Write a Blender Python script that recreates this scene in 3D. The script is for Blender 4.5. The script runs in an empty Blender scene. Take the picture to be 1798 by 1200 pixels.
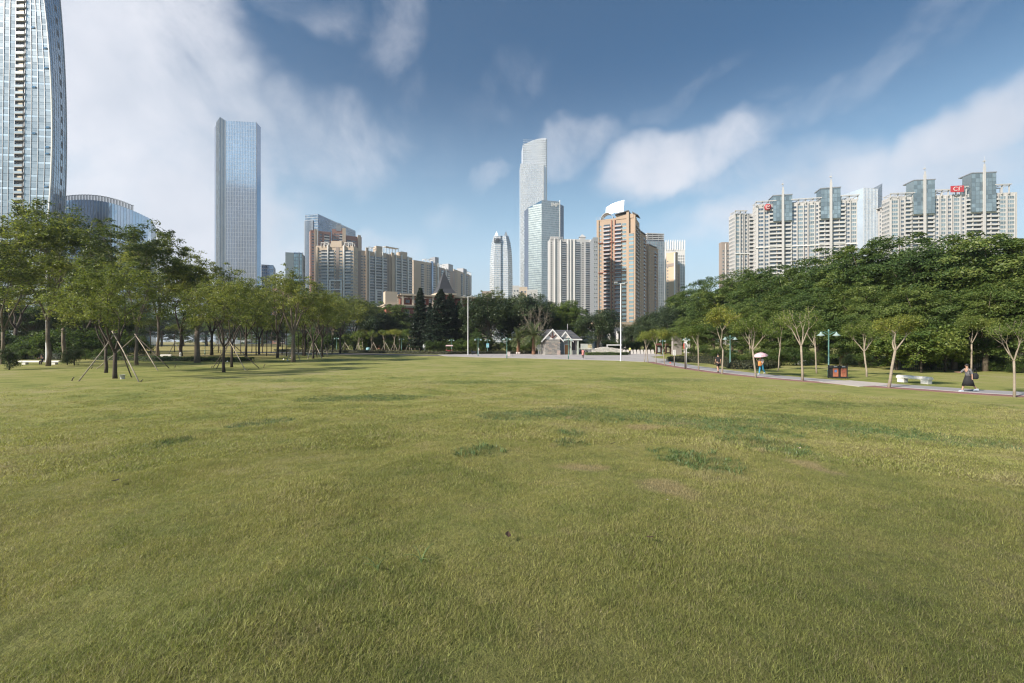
import bpy, bmesh, math, random
import numpy as np
from mathutils import Vector, Matrix, Quaternion
R = math.radians
S = bpy.context.scene
COL = S.collection
F = 16 / 36 * 1798          # focal length in photo pixels
EYE = 1.6
GZ = -1.25                  # level of the flat ground away from the low rise the camera stands on
HG = EYE - GZ

# ------------------------------------------------------------------ camera
cd = bpy.data.cameras.new('camera'); cam = bpy.data.objects.new('camera', cd); COL.objects.link(cam)
cam.location = (0, 0, EYE); cam.rotation_euler = (R(90), 0, 0)
cd.lens = 16; cd.sensor_width = 36; cd.clip_start = .05; cd.clip_end = 20000
S.camera = cam
S.view_settings.view_transform = 'Standard'; S.view_settings.look = 'None'
S.view_settings.exposure = 1.12; S.view_settings.gamma = 1
S.view_settings.use_curve_mapping = False
S.render.resolution_x = 1024; S.render.resolution_y = 683
S.cycles.max_bounces = 6; S.cycles.diffuse_bounces = 2; S.cycles.glossy_bounces = 3
S.cycles.transmission_bounces = 3; S.cycles.transparent_max_bounces = 6; S.cycles.volume_bounces = 0
S.cycles.sample_clamp_indirect = 4; S.cycles.pixel_filter_type = 'BLACKMAN_HARRIS'; S.cycles.filter_width = 1.2

# ------------------------------------------------------------------ sun and sky
SUN_AZ = Vector((-0.83, -0.56, 0)).normalized(); SUN_EL = R(33)
sun_dir = Vector((SUN_AZ.x * math.cos(SUN_EL), SUN_AZ.y * math.cos(SUN_EL), math.sin(SUN_EL)))
sd = bpy.data.lights.new('sun', 'SUN'); sun = bpy.data.objects.new('sun', sd); COL.objects.link(sun)
sd.energy = 4.0; sd.angle = R(3.0); sd.color = (1, .90, .78)
sun.rotation_euler = (-sun_dir).to_track_quat('-Z', 'Y').to_euler(); sun.location = (-60, -40, 80)

W = bpy.data.worlds.new('World'); S.world = W; W.use_nodes = True
nt = W.node_tree; nt.nodes.clear()
class NB:
    """tiny node-graph helper"""
    def __init__(s, nt): s.nt = nt
    def n(s, t, **kw):
        nd = s.nt.nodes.new(t)
        for k, v in kw.items(): setattr(nd, k, v)
        return nd
    def link(s, a, b): s.nt.links.new(a, b)
    def setin(s, sock, v):
        if isinstance(v, bpy.types.NodeSocket): s.link(v, sock)
        else: sock.default_value = v
    def m(s, op, a, b=None, c=None, clamp=False):
        nd = s.n('ShaderNodeMath', operation=op); nd.use_clamp = clamp
        s.setin(nd.inputs[0], a)
        if b is not None: s.setin(nd.inputs[1], b)
        if c is not None: s.setin(nd.inputs[2], c)
        return nd.outputs[0]
    def v(s, op, a, b=None, out=0):
        nd = s.n('ShaderNodeVectorMath', operation=op)
        s.setin(nd.inputs[0], a)
        if b is not None: s.setin(nd.inputs[1], b)
        return nd.outputs[out]
    def mix(s, f, a, b):
        nd = s.n('ShaderNodeMix', data_type='RGBA')
        s.setin(nd.inputs[0], f); s.setin(nd.inputs[6], a); s.setin(nd.inputs[7], b)
        return nd.outputs[2]
    def noise(s, vec, scale, detail=4, rough=.5, dist=0, out=0):
        nd = s.n('ShaderNodeTexNoise'); nd.inputs['Scale'].default_value = scale
        nd.inputs['Detail'].default_value = detail; nd.inputs['Roughness'].default_value = rough
        nd.inputs['Distortion'].default_value = dist
        if vec is not None: s.link(vec, nd.inputs['Vector'])
        return nd.outputs[out]
    def ramp(s, f, stops):
        nd = s.n('ShaderNodeValToRGB'); s.setin(nd.inputs[0], f)
        el = nd.color_ramp.elements
        while len(el) < len(stops): el.new(.5)
        for e, (p, c) in zip(el, stops): e.position = p; e.color = (*c, 1) if len(c) == 3 else c
        return nd.outputs[0]
    def sstep(s, x, a, b):
        nd = s.n('ShaderNodeMapRange', interpolation_type='SMOOTHSTEP')
        s.setin(nd.inputs[0], x); nd.inputs[1].default_value = a; nd.inputs[2].default_value = b
        return nd.outputs[0]
g = NB(nt)
sky = g.n('ShaderNodeTexSky', sky_type='NISHITA'); sky.sun_disc = False
sky.sun_elevation = SUN_EL; sky.sun_rotation = math.atan2(SUN_AZ.x, SUN_AZ.y)
sky.air_density = 1.0; sky.dust_density = 0.8; sky.ozone_density = 1.6; sky.altitude = 0
tc = g.n('ShaderNodeTexCoord'); D = tc.outputs['Generated']
sep = g.n('ShaderNodeSeparateXYZ'); g.link(D, sep.inputs[0]); DZ = sep.outputs[2]
# deeper blue overhead, paler and greyer towards the horizon, the same all round
hor = g.sstep(DZ, 0.0, 0.50)
SKY_K = 0.112
tint = g.ramp(hor, [(0, (.95, 1.0, .98)), (.3, (.74, .98, .96)), (.55, (.31, .67, .72)), (.8, (.14, .44, .54)), (1, (.05, .27, .38))])
base = g.v('MULTIPLY', sky.outputs[0], tint)
base = g.v('SCALE', base); base.node.inputs['Scale'].default_value = SKY_K
lowband = g.m('SUBTRACT', 1.0, g.sstep(DZ, 0.02, 0.54))
base = g.mix(g.m('MULTIPLY', lowband, .85), base, (.27, .315, .36, 1))
# clouds, laid on the dome of directions
warp = g.noise(D, 2.6, 4, .55, 0, 1)
warp = g.v('SUBTRACT', warp, (.5, .5, .5))
ws = g.v('SCALE', warp); ws.node.inputs['Scale'].default_value = .17
warp2 = g.v('SUBTRACT', g.noise(D, 9.0, 3, .55, 0, 1), (.5, .5, .5))
w2 = g.v('SCALE', warp2); w2.node.inputs['Scale'].default_value = .07
DW = g.v('ADD', g.v('ADD', D, ws), w2)
def pxdir(px, py): return Vector(((px - 899) / F, 1, (600 - py) / F)).normalized()
def blob(px, py, rx, ry, ang, k):
    """soft ellipse of cloud: rx, ry radii in photo px at that place, ang its tilt"""
    c = pxdir(px, py); e = Vector((0, 0, 1)).cross(c).normalized() * -1; u = e.cross(c).normalized()
    if u.z < 0: u = -u
    if e.x < 0: e = -e
    a = R(ang); e1 = e * math.cos(a) + u * math.sin(a); e2 = u * math.cos(a) - e * math.sin(a)
    sc = 1 / math.sqrt(F * F + (px - 899) ** 2 + (py - 600) ** 2)
    x = g.v('DOT_PRODUCT', DW, tuple(e1 / (rx * sc)), 1); y = g.v('DOT_PRODUCT', DW, tuple(e2 / (ry * sc)), 1)
    front = g.m('GREATER_THAN', g.v('DOT_PRODUCT', D, tuple(c), 1), 0)
    r2 = g.m('ADD', g.m('MULTIPLY', x, x), g.m('MULTIPLY', y, y))
    q = g.m('MULTIPLY', g.m('SUBTRACT', 1.0, g.sstep(r2, 0.0, 2.2)), front)
    return g.m('MULTIPLY', q, k)
blobs = [(210, 70, 210, 190, -20, 1.0), (330, 200, 190, 150, -25, 1.0), (250, 360, 280, 170, 0, 1.0), (90, 250, 220, 330, 0, 1.0), (520, 470, 110, 80, -20, .8),
         (585, 255, 130, 75, 10, .72), (700, 70, 60, 120, 10, .50), (560, 20, 110, 40, 0, .56), (500, 200, 80, 60, 0, .7),
         (845, 308, 38, 15, 20, .62), (690, 430, 60, 30, 15, .62), (880, 190, 90, 40, 30, .30),
         (1010, 262, 85, 32, 8, .62), (1190, 285, 150, 52, 10, 1.0), (1215, 245, 60, 32, 0, .9), (1110, 305, 80, 30, 10, .6),
         (1535, 90, 165, 36, 31, .50), (1660, 28, 120, 30, 25, .30), (1190, 175, 100, 18, 28, .24),
         (1700, 205, 190, 50, 28, .9), (1500, 330, 280, 65, 8, .82), (1360, 300, 170, 48, 0, .66), (1250, 395, 130, 34, 0, .56), (1700, 330, 200, 80, 0, .55), (790, 370, 50, 20, 20, .34)]
acc = None
for b_ in blobs:
    q = blob(*b_); acc = q if acc is None else g.m('MAXIMUM', acc, q)
fb = g.noise(D, 5.5, 8, .6, .35)
# scattered cloud everywhere else on the dome
genn = g.sstep(g.noise(DW, 1.7, 4, .5), .50, .72)
side = g.m('SUBTRACT', 1.0, g.sstep(g.v('DOT_PRODUCT', D, (0, 1, 0), 1), .35, .62))
acc = g.m('MAXIMUM', acc, g.m('MULTIPLY', g.m('MULTIPLY', genn, side), .9))
wisps = g.m('MULTIPLY', g.sstep(g.noise(g.v('MULTIPLY', DW, (1, 1, 2.6)), 3.0, 6, .6), .56, .82), .16)
dens = g.m('ADD', acc, g.m('MULTIPLY', g.m('SUBTRACT', fb, .5), 1.95))
dens = g.m('MULTIPLY', g.sstep(dens, .06, 1.22), g.sstep(acc, .0, .25))
dens = g.m('MULTIPLY', dens, g.m('ADD', g.m('MULTIPLY', acc, .72), .24))
dens = g.m('MAXIMUM', g.m('MULTIPLY', dens, .95), wisps)
shade = g.noise(D, 4.0, 5, .55)
ccol = g.ramp(shade, [(.3, (.31, .335, .38)), (.52, (.41, .42, .455)), (.72, (.50, .495, .515))])
skycol = g.mix(dens, base, ccol)
bg = g.n('ShaderNodeBackground'); g.link(skycol, bg.inputs[0]); bg.inputs[1].default_value = 1.0
wo = g.n('ShaderNodeOutputWorld'); g.link(bg.outputs[0], wo.inputs[0])

# ------------------------------------------------------------------ small tools
def gy(py): return HG * F / (py - 600)
def gx(px, Y): return (px - 899) / F * Y
def zt(py, Y): return EYE + (600 - py) / F * Y
def terr(x, y):
    r = math.hypot(x, y); t = min(max((r - 3) / 23, 0), 1)
    return GZ * (t * t * (3 - 2 * t))
def at(px, py):
    Y = gy(py); x = gx(px, Y)
    return Vector((x, Y, GZ))
def tag(o, label=None, cat=None, group=None, kind=None):
    if label: o['label'] = label
    if cat: o['category'] = cat
    if group: o['group'] = group
    if kind: o['kind'] = kind
    return o
def thing(name, label, cat, loc=(0, 0, 0), rz=0, group=None, sc=1):
    o = bpy.data.objects.new(name, None); COL.objects.link(o); o.empty_display_size = .3
    o.location = loc; o.rotation_euler = (0, 0, rz); o.scale = (sc, sc, sc) if not hasattr(sc, '__len__') else sc
    return tag(o, label, cat, group)
def link(name, me, parent=None, loc=None, rz=0, sc=None, kind=None, label=None):
    o = bpy.data.objects.new(name, me); COL.objects.link(o); o.parent = parent
    if loc is not None: o.location = loc
    if rz: o.rotation_euler = (0, 0, rz)
    if sc is not None: o.scale = sc
    if kind: o['kind'] = kind
    if label: o['label'] = label
    return o
class MB:
    def __init__(s): s.v = []; s.f = []; s.m = []; s.sm = []
    def add(s, verts, faces, mi=0, M=None, smooth=False):
        b = len(s.v)
        if M is not None: verts = [M @ Vector(p) for p in verts]
        s.v.extend([tuple(p) for p in verts]); s.f.extend([tuple(b + i for i in f) for f in faces])
        s.m.extend([mi] * len(faces)); s.sm.extend([smooth] * len(faces)); return s
    def box(s, x0, x1, y0, y1, z0, z1, mi=0, M=None):
        return s.add([(x0, y0, z0), (x1, y0, z0), (x1, y1, z0), (x0, y1, z0), (x0, y0, z1), (x1, y0, z1), (x1, y1, z1), (x0, y1, z1)],
                     [(0, 3, 2, 1), (4, 5, 6, 7), (0, 1, 5, 4), (1, 2, 6, 5), (2, 3, 7, 6), (3, 0, 4, 7)], mi, M)
    def prism(s, pts, z0, z1, mi=0, M=None, z1s=None):
        n = len(pts); zz = z1s or [z1] * n
        v = [(p[0], p[1], z0) for p in pts] + [(p[0], p[1], zz[i]) for i, p in enumerate(pts)]
        f = [tuple(range(n))[::-1], tuple(range(n, 2 * n))] + [(i, (i + 1) % n, n + (i + 1) % n, n + i) for i in range(n)]
        return s.add(v, f, mi, M)
    def tube(s, pts, rad, n=6, mi=0, cap=True):
        pts = [Vector(p) for p in pts]; k = len(pts)
        if not hasattr(rad, '__len__'): rad = [rad] * k
        vs = []; up = None
        for i, p in enumerate(pts):
            d = (pts[min(i + 1, k - 1)] - pts[max(i - 1, 0)])
            d = d.normalized() if d.length > 1e-9 else Vector((0, 0, 1))
            if up is None: up = d.orthogonal().normalized()
            up = (up - d * up.dot(d)); up = up.normalized() if up.length > 1e-6 else d.orthogonal().normalized()
            w = d.cross(up)
            for j in range(n):
                a = 2 * math.pi * j / n; vs.append(p + (up * math.cos(a) + w * math.sin(a)) * rad[i])
        fs = [(i * n + j, i * n + (j + 1) % n, (i + 1) * n + (j + 1) % n, (i + 1) * n + j) for i in range(k - 1) for j in range(n)]
        if cap: fs += [tuple(range(n))[::-1], tuple(range((k - 1) * n, k * n))]
        return s.add(vs, fs, mi, None, n > 4)
    def lathe(s, prof, n=12, mi=0, M=None, cap=True):
        vs = [(r * math.cos(2 * math.pi * j / n), r * math.sin(2 * math.pi * j / n), z) for r, z in prof for j in range(n)]; k = len(prof)
        fs = [(i * n + j, i * n + (j + 1) % n, (i + 1) * n + (j + 1) % n, (i + 1) * n + j) for i in range(k - 1) for j in range(n)]
        if cap: fs += [tuple(range(n))[::-1], tuple(range((k - 1) * n, k * n))]
        return s.add(vs, fs, mi, M, True)
    def merge(s, o, M): 
        b = len(s.v); s.v.extend([tuple(M @ Vector(p)) for p in o.v]); s.f.extend([tuple(b + i for i in f) for f in o.f])
        s.m.extend(o.m); s.sm.extend(o.sm)
    def mesh(s, name, mats):
        me = bpy.data.meshes.new(name); me.from_pydata(s.v, [], s.f)
        for m_ in (mats if isinstance(mats, (list, tuple)) else [mats]): me.materials.append(m_)
        me.polygons.foreach_set('material_index', s.m); me.polygons.foreach_set('use_smooth', s.sm); me.update(); return me
    def obj(s, name, mats, parent=None, **kw): return link(name, s.mesh(name, mats), parent, **kw)
def np_mesh(name, verts, quads, mat, smooth=False):
    me = bpy.data.meshes.new(name); nv = len(verts); nf, k = quads.shape
    me.vertices.add(nv); me.vertices.foreach_set('co', verts.astype(np.float32).ravel())
    me.loops.add(nf * k); me.loops.foreach_set('vertex_index', quads.astype(np.int32).ravel())
    me.polygons.add(nf); me.polygons.foreach_set('loop_start', np.arange(0, nf * k, k, dtype=np.int32))
    try: me.polygons.foreach_set('loop_total', np.full(nf, k, dtype=np.int32))
    except Exception: pass
    if smooth: me.polygons.foreach_set('use_smooth', np.ones(nf, dtype=bool))
    me.materials.append(mat); me.update(calc_edges=True); me.validate(); return me
ORD = ['first', 'second', 'third', 'fourth', 'fifth', 'sixth', 'seventh', 'eighth', 'ninth', 'tenth', 'eleventh', 'twelfth', 'thirteenth', 'fourteenth', 'fifteenth', 'sixteenth', 'seventeenth', 'eighteenth', 'nineteenth', 'twentieth']

# ------------------------------------------------------------------ materials
MATS = {}
def mat(name, col, rough=.8, metal=0, var=.12, vs=1.5, bump=0, bs=20, isl=0, spec=.5, streak=0, emit=None):
    """plain surface: base colour with a little real grime / grain variation"""
    if name in MATS: return MATS[name]
    m = bpy.data.materials.new(name); m.use_nodes = True; q = NB(m.node_tree); b = m.node_tree.nodes['Principled BSDF']
    b.inputs['Roughness'].default_value = rough; b.inputs['Metallic'].default_value = metal; b.inputs['Specular IOR Level'].default_value = spec
    tcc = q.n('ShaderNodeTexCoord').outputs['Object']
    f = q.noise(tcc, vs, 5, .6)
    if streak:
        f2 = q.noise(q.v('MULTIPLY', tcc, (1, 1, .06)), streak, 4, .6); f = q.m('ADD', q.m('MULTIPLY', f, .5), q.m('MULTIPLY', f2, .5))
    k = q.m('ADD', q.m('MULTIPLY', q.m('SUBTRACT', f, .5), 2 * var * 2), 1.0)
    if isl:
        gm = q.n('ShaderNodeNewGeometry').outputs['Random Per Island']
        k = q.m('MULTIPLY', k, q.m('ADD', q.m('MULTIPLY', q.m('SUBTRACT', gm, .5), 2 * isl), 1.0))
    c = q.v('SCALE', (*col,)); q.setin(c.node.inputs['Scale'], k); q.link(c, b.inputs['Base Color'])
    if bump:
        bn = q.n('ShaderNodeBump'); bn.inputs['Strength'].default_value = bump; bn.inputs['Distance'].default_value = .02
        q.link(q.noise(tcc, bs, 4, .6), bn.inputs['Height']); q.link(bn.outputs[0], b.inputs['Normal'])
    MATS[name] = m; return m
def glass(name, col, rough=.12, metal=.85, isl=.25, waves=.0):
    if name in MATS: return MATS[name]
    m = bpy.data.materials.new(name); m.use_nodes = True; q = NB(m.node_tree); b = m.node_tree.nodes['Principled BSDF']
    b.inputs['Metallic'].default_value = metal
    gm = q.n('ShaderNodeNewGeometry').outputs['Random Per Island']
    oi = q.n('ShaderNodeObjectInfo').outputs['Random']
    rr = q.m('FRACT', q.m('ADD', gm, q.m('MULTIPLY', oi, 3.7)))
    tcc = q.n('ShaderNodeTexCoord').outputs['Object']
    k = q.m('ADD', q.m('MULTIPLY', q.m('SUBTRACT', rr, .5), 2 * isl), 1.0)
    k = q.m('ADD', k, q.m('MULTIPLY', q.m('SUBTRACT', q.noise(tcc, .04, 3, .6), .5), .5))
    c = q.v('SCALE', (*col,)); q.setin(c.node.inputs['Scale'], k); q.link(c, b.inputs['Base Color'])
    q.link(q.m('ADD', q.m('MULTIPLY', rr, rough * .25), rough * .88), b.inputs['Roughness'])
    MATS[name] = m; return m
def leafmat(name, c1, c2, c3, trans=.35, nscale=.25, c4=None):
    """leaf colour differs leaf by leaf, branch by branch and tree by tree"""
    if name in MATS: return MATS[name]
    m = bpy.data.materials.new(name); m.use_nodes = True; q = NB(m.node_tree); nt_ = m.node_tree
    b = nt_.nodes['Principled BSDF']; out = nt_.nodes['Material Output']
    geo = q.n('ShaderNodeNewGeometry'); oi = q.n('ShaderNodeObjectInfo').outputs['Random']
    f = q.noise(geo.outputs['Position'], nscale, 3, .6)
    f = q.m('ADD', q.m('MULTIPLY', q.m('SUBTRACT', f, .5), 1.5), q.m('MULTIPLY', geo.outputs['Random Per Island'], .62))
    f = q.m('ADD', f, q.m('MULTIPLY', oi, .28), clamp=True)
    col = q.ramp(f, [(.08, c1), (.45, c2), (.92, c3)])
    q.link(col, b.inputs['Base Color']); b.inputs['Roughness'].default_value = .5; b.inputs['Specular IOR Level'].default_value = .35
    tr = q.n('ShaderNodeBsdfTranslucent'); tcol = q.v('MULTIPLY', col, (1.25, 1.25, .6)); q.link(tcol, tr.inputs[0])
    mx = q.n('ShaderNodeMixShader'); mx.inputs[0].default_value = trans; q.link(b.outputs[0], mx.inputs[1]); q.link(tr.outputs[0], mx.inputs[2])
    q.link(mx.outputs[0], out.inputs[0]); MATS[name] = m; return m
HAZE = 0.00017
def ghit(px, py):
    """where the view ray through a photo pixel meets the ground"""
    dx, dz = (px - 899) / F, -(py - 600) / F; Y = 1.5
    for _ in range(4000):
        if EYE + dz * Y <= terr(dx * Y, Y): break
        Y += .02 if Y < 30 else .2
    return Vector((dx * Y, Y, terr(dx * Y, Y)))
# ------------------------------------------------------------------ ground
WEEDS = [(460, 743, 42, 6), (290, 780, 34, 6), (845, 797, 48, 9), (1005, 762, 22, 5), (1005, 777, 30, 6), (1170, 800, 40, 9), (1235, 812, 55, 16), (1340, 782, 75, 12),
         (1040, 728, 120, 10), (1250, 745, 120, 13), (1450, 748, 130, 16), (1640, 770, 90, 10), (900, 730, 60, 8), (1480, 712, 150, 7), (640, 700, 120, 6), (840, 672, 120, 4), (1150, 668, 140, 4), (500, 668, 120, 4)]
BARE = [(1135, 752, 32, 4), (1195, 748, 22, 3.5), (1003, 733, 18, 3), (1425, 822, 34, 13), (1330, 792, 20, 4), (1175, 860, 60, 14), (1010, 822, 40, 8)]
def ell(px, py, rx, ry):
    c = ghit(px, py); a = ghit(px, py - ry); return (c.x, c.y, rx / F * c.y * 1.1, max(.12, abs(a.y - c.y) * 1.1))
WE = [ell(*w) for w in WEEDS]; BE = [ell(*w) for w in BARE]
def lawn_colour(q, pos):
    wv = q.v('SUBTRACT', q.noise(pos, 1.1, 4, .6, 0, 1), (.5, .5, .5)); wv = q.v('SCALE', wv); wv.node.inputs['Scale'].default_value = 1.1
    pw = q.v('ADD', pos, wv)
    def mask(es):
        a = None
        for (x, y, rx, ry) in es:
            d = q.v('MULTIPLY', q.v('SUBTRACT', pw, (x, y, 0)), (1 / rx, 1 / ry, 0)); l = q.v('LENGTH', d, None, 1)
            t = q.m('SUBTRACT', 1.0, q.sstep(l, .35, 1.15)); a = t if a is None else q.m('MAXIMUM', a, t)
        return a
    n1 = q.noise(pw, .55, 6, .62); n2 = q.noise(pos, .09, 4, .55); n3 = q.noise(pos, 3.2, 5, .65)
    f = q.m('ADD', q.m('ADD', q.m('MULTIPLY', n1, .5), q.m('MULTIPLY', n2, .36)), q.m('MULTIPLY', n3, .26))
    c = q.ramp(f, [(.40, (.112, .143, .045)), (.48, (.205, .225, .066)), (.57, (.278, .275, .092)), (.68, (.325, .290, .145))])
    # straw showing through in places
    st = q.sstep(q.noise(pw, 1.5, 5, .65), .56, .72)
    c = q.mix(q.m('MULTIPLY', st, .42), c, (.27, .215, .13, 1))
    bn_ = q.m('MULTIPLY', mask(BE), .75); c = q.mix(bn_, c, (.36, .285, .17, 1))
    wm = q.m('MULTIPLY', mask(WE), q.sstep(q.noise(pos, 2.3, 5, .6), .36, .55)); c = q.mix(q.m('MULTIPLY', wm, .6), c, (.058, .102, .030, 1))
    g2 = q.sstep(q.noise(pw, .32, 5, .6), .57, .68); c = q.mix(q.m('MULTIPLY', g2, .5), c, (.095, .140, .036, 1))
    return c
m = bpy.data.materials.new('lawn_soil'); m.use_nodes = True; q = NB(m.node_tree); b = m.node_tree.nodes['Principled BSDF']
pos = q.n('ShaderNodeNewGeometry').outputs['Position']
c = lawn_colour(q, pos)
sp = q.n('ShaderNodeSeparateXYZ'); q.link(pos, sp.inputs[0])
far = q.m('MULTIPLY', q.sstep(sp.outputs[1], 66, 78), q.m('SUBTRACT', 1.0, q.sstep(q.m('ADD', sp.outputs[0], q.m('MULTIPLY', sp.outputs[1], .40)), -14, -6)))
c = q.mix(far, c, q.ramp(q.noise(pos, .12, 4, .6), [(.35, (.27, .235, .085)), (.65, (.37, .31, .13))]))
nearm = q.m('SUBTRACT', 1.0, q.sstep(q.v('LENGTH', pos, None, 1), 5, 16)); c = q.mix(q.m('MULTIPLY', nearm, q.m('ADD', q.m('MULTIPLY', q.noise(pos, 2.2, 5, .65), .30), .28), clamp=True), c, (.085, .080, .036, 1))  # thatch between blades, deepened near the camera so foreground shade is painted in
pebb = q.noise(pos, 60, 3, .7); c = q.mix(q.m('MULTIPLY', q.sstep(pebb, .45, .7), .35), c, (.06, .075, .022, 1))
blade = q.noise(q.v('MULTIPLY', pos, (1, .55, 1)), 16, 4, .75); c = q.mix(q.m('MULTIPLY', q.sstep(blade, .42, .68), .30), c, (.07, .09, .025, 1))
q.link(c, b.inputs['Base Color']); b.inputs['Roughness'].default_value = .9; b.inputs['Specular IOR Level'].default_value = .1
bn = q.n('ShaderNodeBump'); bn.inputs['Strength'].default_value = .9; bn.inputs['Distance'].default_value = .05
q.link(q.m('ADD', q.noise(pos, 5, 8, .75), q.m('MULTIPLY', blade, .7)), bn.inputs['Height']); q.link(bn.outputs[0], b.inputs['Normal'])
LAWN = m
def bump_(x, y):
    r = math.hypot(x, y); return min(1, max(0, (34 - r) / 10)) * (.045 * math.sin(x * 1.7 + math.sin(y * .8)) * math.cos(y * 1.3) + .014 * math.sin(x * 4.3 + 1.7 * math.sin(y * 2.3)) * math.cos(y * 3.9 + math.sin(x)))
rs = [0] + [0.2 * i for i in range(1, 60)] + [12 + 0.5 * i for i in range(0, 47)] + [36, 38, 41, 45, 50, 56, 64, 74, 86, 100, 120, 150, 190, 240, 300, 400, 550, 800, 1200, 2000, 4000, 9000]
NA = 260; V = [(0, 0, terr(0, 0))]; Fc = []
for r in rs[1:]:
    for k in range(NA):
        a = 2 * math.pi * k / NA; x, y = r * math.cos(a), r * math.sin(a)
        V.append((x, y, terr(x, y) + bump_(x, y)))
for k in range(NA): Fc.append((0, 1 + k, 1 + (k + 1) % NA))
for i in range(len(rs) - 2):
    for k in range(NA):
        a, b_ = 1 + i * NA + k, 1 + i * NA + (k + 1) % NA; Fc.append((a, a + NA, b_ + NA, b_))
gm = bpy.data.meshes.new('ground'); gm.from_pydata(V, [], Fc); gm.materials.append(LAWN); gm.polygons.foreach_set('use_smooth', [True] * len(Fc))
tag(link('ground', gm), kind='structure')

# grass blades: clumps scattered over the near lawn
m = bpy.data.materials.new('grass_blade'); m.use_nodes = True; q = NB(m.node_tree); b = m.node_tree.nodes['Principled BSDF']
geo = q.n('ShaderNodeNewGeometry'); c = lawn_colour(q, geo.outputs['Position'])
rnd = geo.outputs['Random Per Island']
oin = q.n('ShaderNodeObjectInfo').outputs['Random']
rnd = q.m('FRACT', q.m('ADD', rnd, q.m('MULTIPLY', oin, 5.3)))
k = q.m('ADD', q.m('MULTIPLY', q.m('FRACT', q.m('MULTIPLY', rnd, 7.13)), 1.0), .62); c = q.v('SCALE', c); q.setin(c.node.inputs['Scale'], k)
c = q.mix(q.m('MULTIPLY', q.sstep(rnd, .84, .86), .7), c, (.33, .275, .18, 1)); c = q.mix(q.m('MULTIPLY', q.m('LESS_THAN', rnd, .06), .7), c, (.13, .088, .066, 1))
b.inputs['Roughness'].default_value = .5; b.inputs['Specular IOR Level'].default_value = .3; q.link(c, b.inputs['Base Color'])
tr = q.n('ShaderNodeBsdfTranslucent'); q.link(q.v('MULTIPLY', c, (1.2, 1.25, .6)), tr.inputs[0]); mx = q.n('ShaderNodeMixShader'); mx.inputs[0].default_value = .35
q.link(b.outputs[0], mx.inputs[1]); q.link(tr.outputs[0], mx.inputs[2]); q.link(mx.outputs[0], m.node_tree.nodes['Material Output'].inputs[0])
BLADE = m
rg = np.random.default_rng(5)
def clump_mesh(n, rad, h, wd, lean=.7):
    vs, fs = [], []
    for i in range(n):
        a = rg.uniform(0, 6.283); r = rad * math.sqrt(rg.uniform()); bx, by = r * math.cos(a), r * math.sin(a)
        az = rg.uniform(0, 6.283); hh = h * rg.uniform(.45, 1.15); ln = hh * lean * rg.uniform(.2, 1.5); dx, dy = math.cos(az), math.sin(az)
        tw = az + 1.57 + rg.uniform(-.5, .5); wx, wy = math.cos(tw) * wd / 2, math.sin(tw) * wd / 2
        b0 = len(vs)
        for t, wk in ((0, 1), (.55, .85)):
            cx, cy, cz = bx + dx * ln * t * t, by + dy * ln * t * t, hh * t * (1 - .12 * t)
            vs += [(cx - wx * wk, cy - wy * wk, cz), (cx + wx * wk, cy + wy * wk, cz)]
        vs.append((bx + dx * ln, by + dy * ln, hh * .88)); fs += [(b0, b0 + 1, b0 + 3, b0 + 2), (b0 + 2, b0 + 3, b0 + 4)]
    me = bpy.data.meshes.new('grass_clump'); me.from_pydata(vs, [], fs); me.materials.append(BLADE); return me
def scatter(name, label, protos, P, rot, scl, idx, cat='grass'):
    """geometry-node scatter: one object, clump proto by idx at each point"""
    c2 = bpy.data.collections.new(name + '_source')
    for i, me in enumerate(protos):
        o = bpy.data.objects.new(f'{name}_source_{chr(97 + i)}', me); c2.objects.link(o)
    me = bpy.data.meshes.new(name); me.vertices.add(len(P)); me.vertices.foreach_set('co', P.astype(np.float32).ravel())
    for nm, ty, arr in (('rot', 'FLOAT_VECTOR', rot), ('scl', 'FLOAT', scl), ('idx', 'INT', idx)):
        at_ = me.attributes.new(nm, ty, 'POINT'); at_.data.foreach_set('vector' if ty == 'FLOAT_VECTOR' else 'value', arr.astype(np.int32 if ty == 'INT' else np.float32).ravel())
    o = link(name, me); ng = bpy.data.node_groups.new(name, 'GeometryNodeTree')
    ng.interface.new_socket('Geometry', in_out='INPUT', socket_type='NodeSocketGeometry'); ng.interface.new_socket('Geometry', in_out='OUTPUT', socket_type='NodeSocketGeometry')
    N = ng.nodes; gi = N.new('NodeGroupInput'); go = N.new('NodeGroupOutput'); ip = N.new('GeometryNodeInstanceOnPoints'); ci = N.new('GeometryNodeCollectionInfo')
    ci.inputs['Collection'].default_value = c2; ci.inputs['Separate Children'].default_value = True; ci.inputs['Reset Children'].default_value = True
    def att(nm, ty):
        a = N.new('GeometryNodeInputNamedAttribute'); a.data_type = ty; a.inputs[0].default_value = nm; return a.outputs[0]
    ip.inputs['Pick Instance'].default_value = True; L = ng.links
    L.new(gi.outputs[0], ip.inputs['Points']); L.new(ci.outputs[0], ip.inputs['Instance']); L.new(att('idx', 'INT'), ip.inputs['Instance Index'])
    L.new(att('rot', 'FLOAT_VECTOR'), ip.inputs['Rotation']); L.new(att('scl', 'FLOAT'), ip.inputs['Scale']); L.new(ip.outputs[0], go.inputs[0])
    md = o.modifiers.new('scatter', 'NODES'); md.node_group = ng
    return tag(o, label, cat, kind='stuff')
def terr_np(x, y):
    r = np.hypot(x, y); t = np.clip((r - 3) / 23, 0, 1); return GZ * t * t * (3 - 2 * t) + np.clip((34 - r) / 10, 0, 1) * (.045 * np.sin(x * 1.7 + np.sin(y * .8)) * np.cos(y * 1.3) + .014 * np.sin(x * 4.3 + 1.7 * np.sin(y * 2.3)) * np.cos(y * 3.9 + np.sin(x)))
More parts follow.
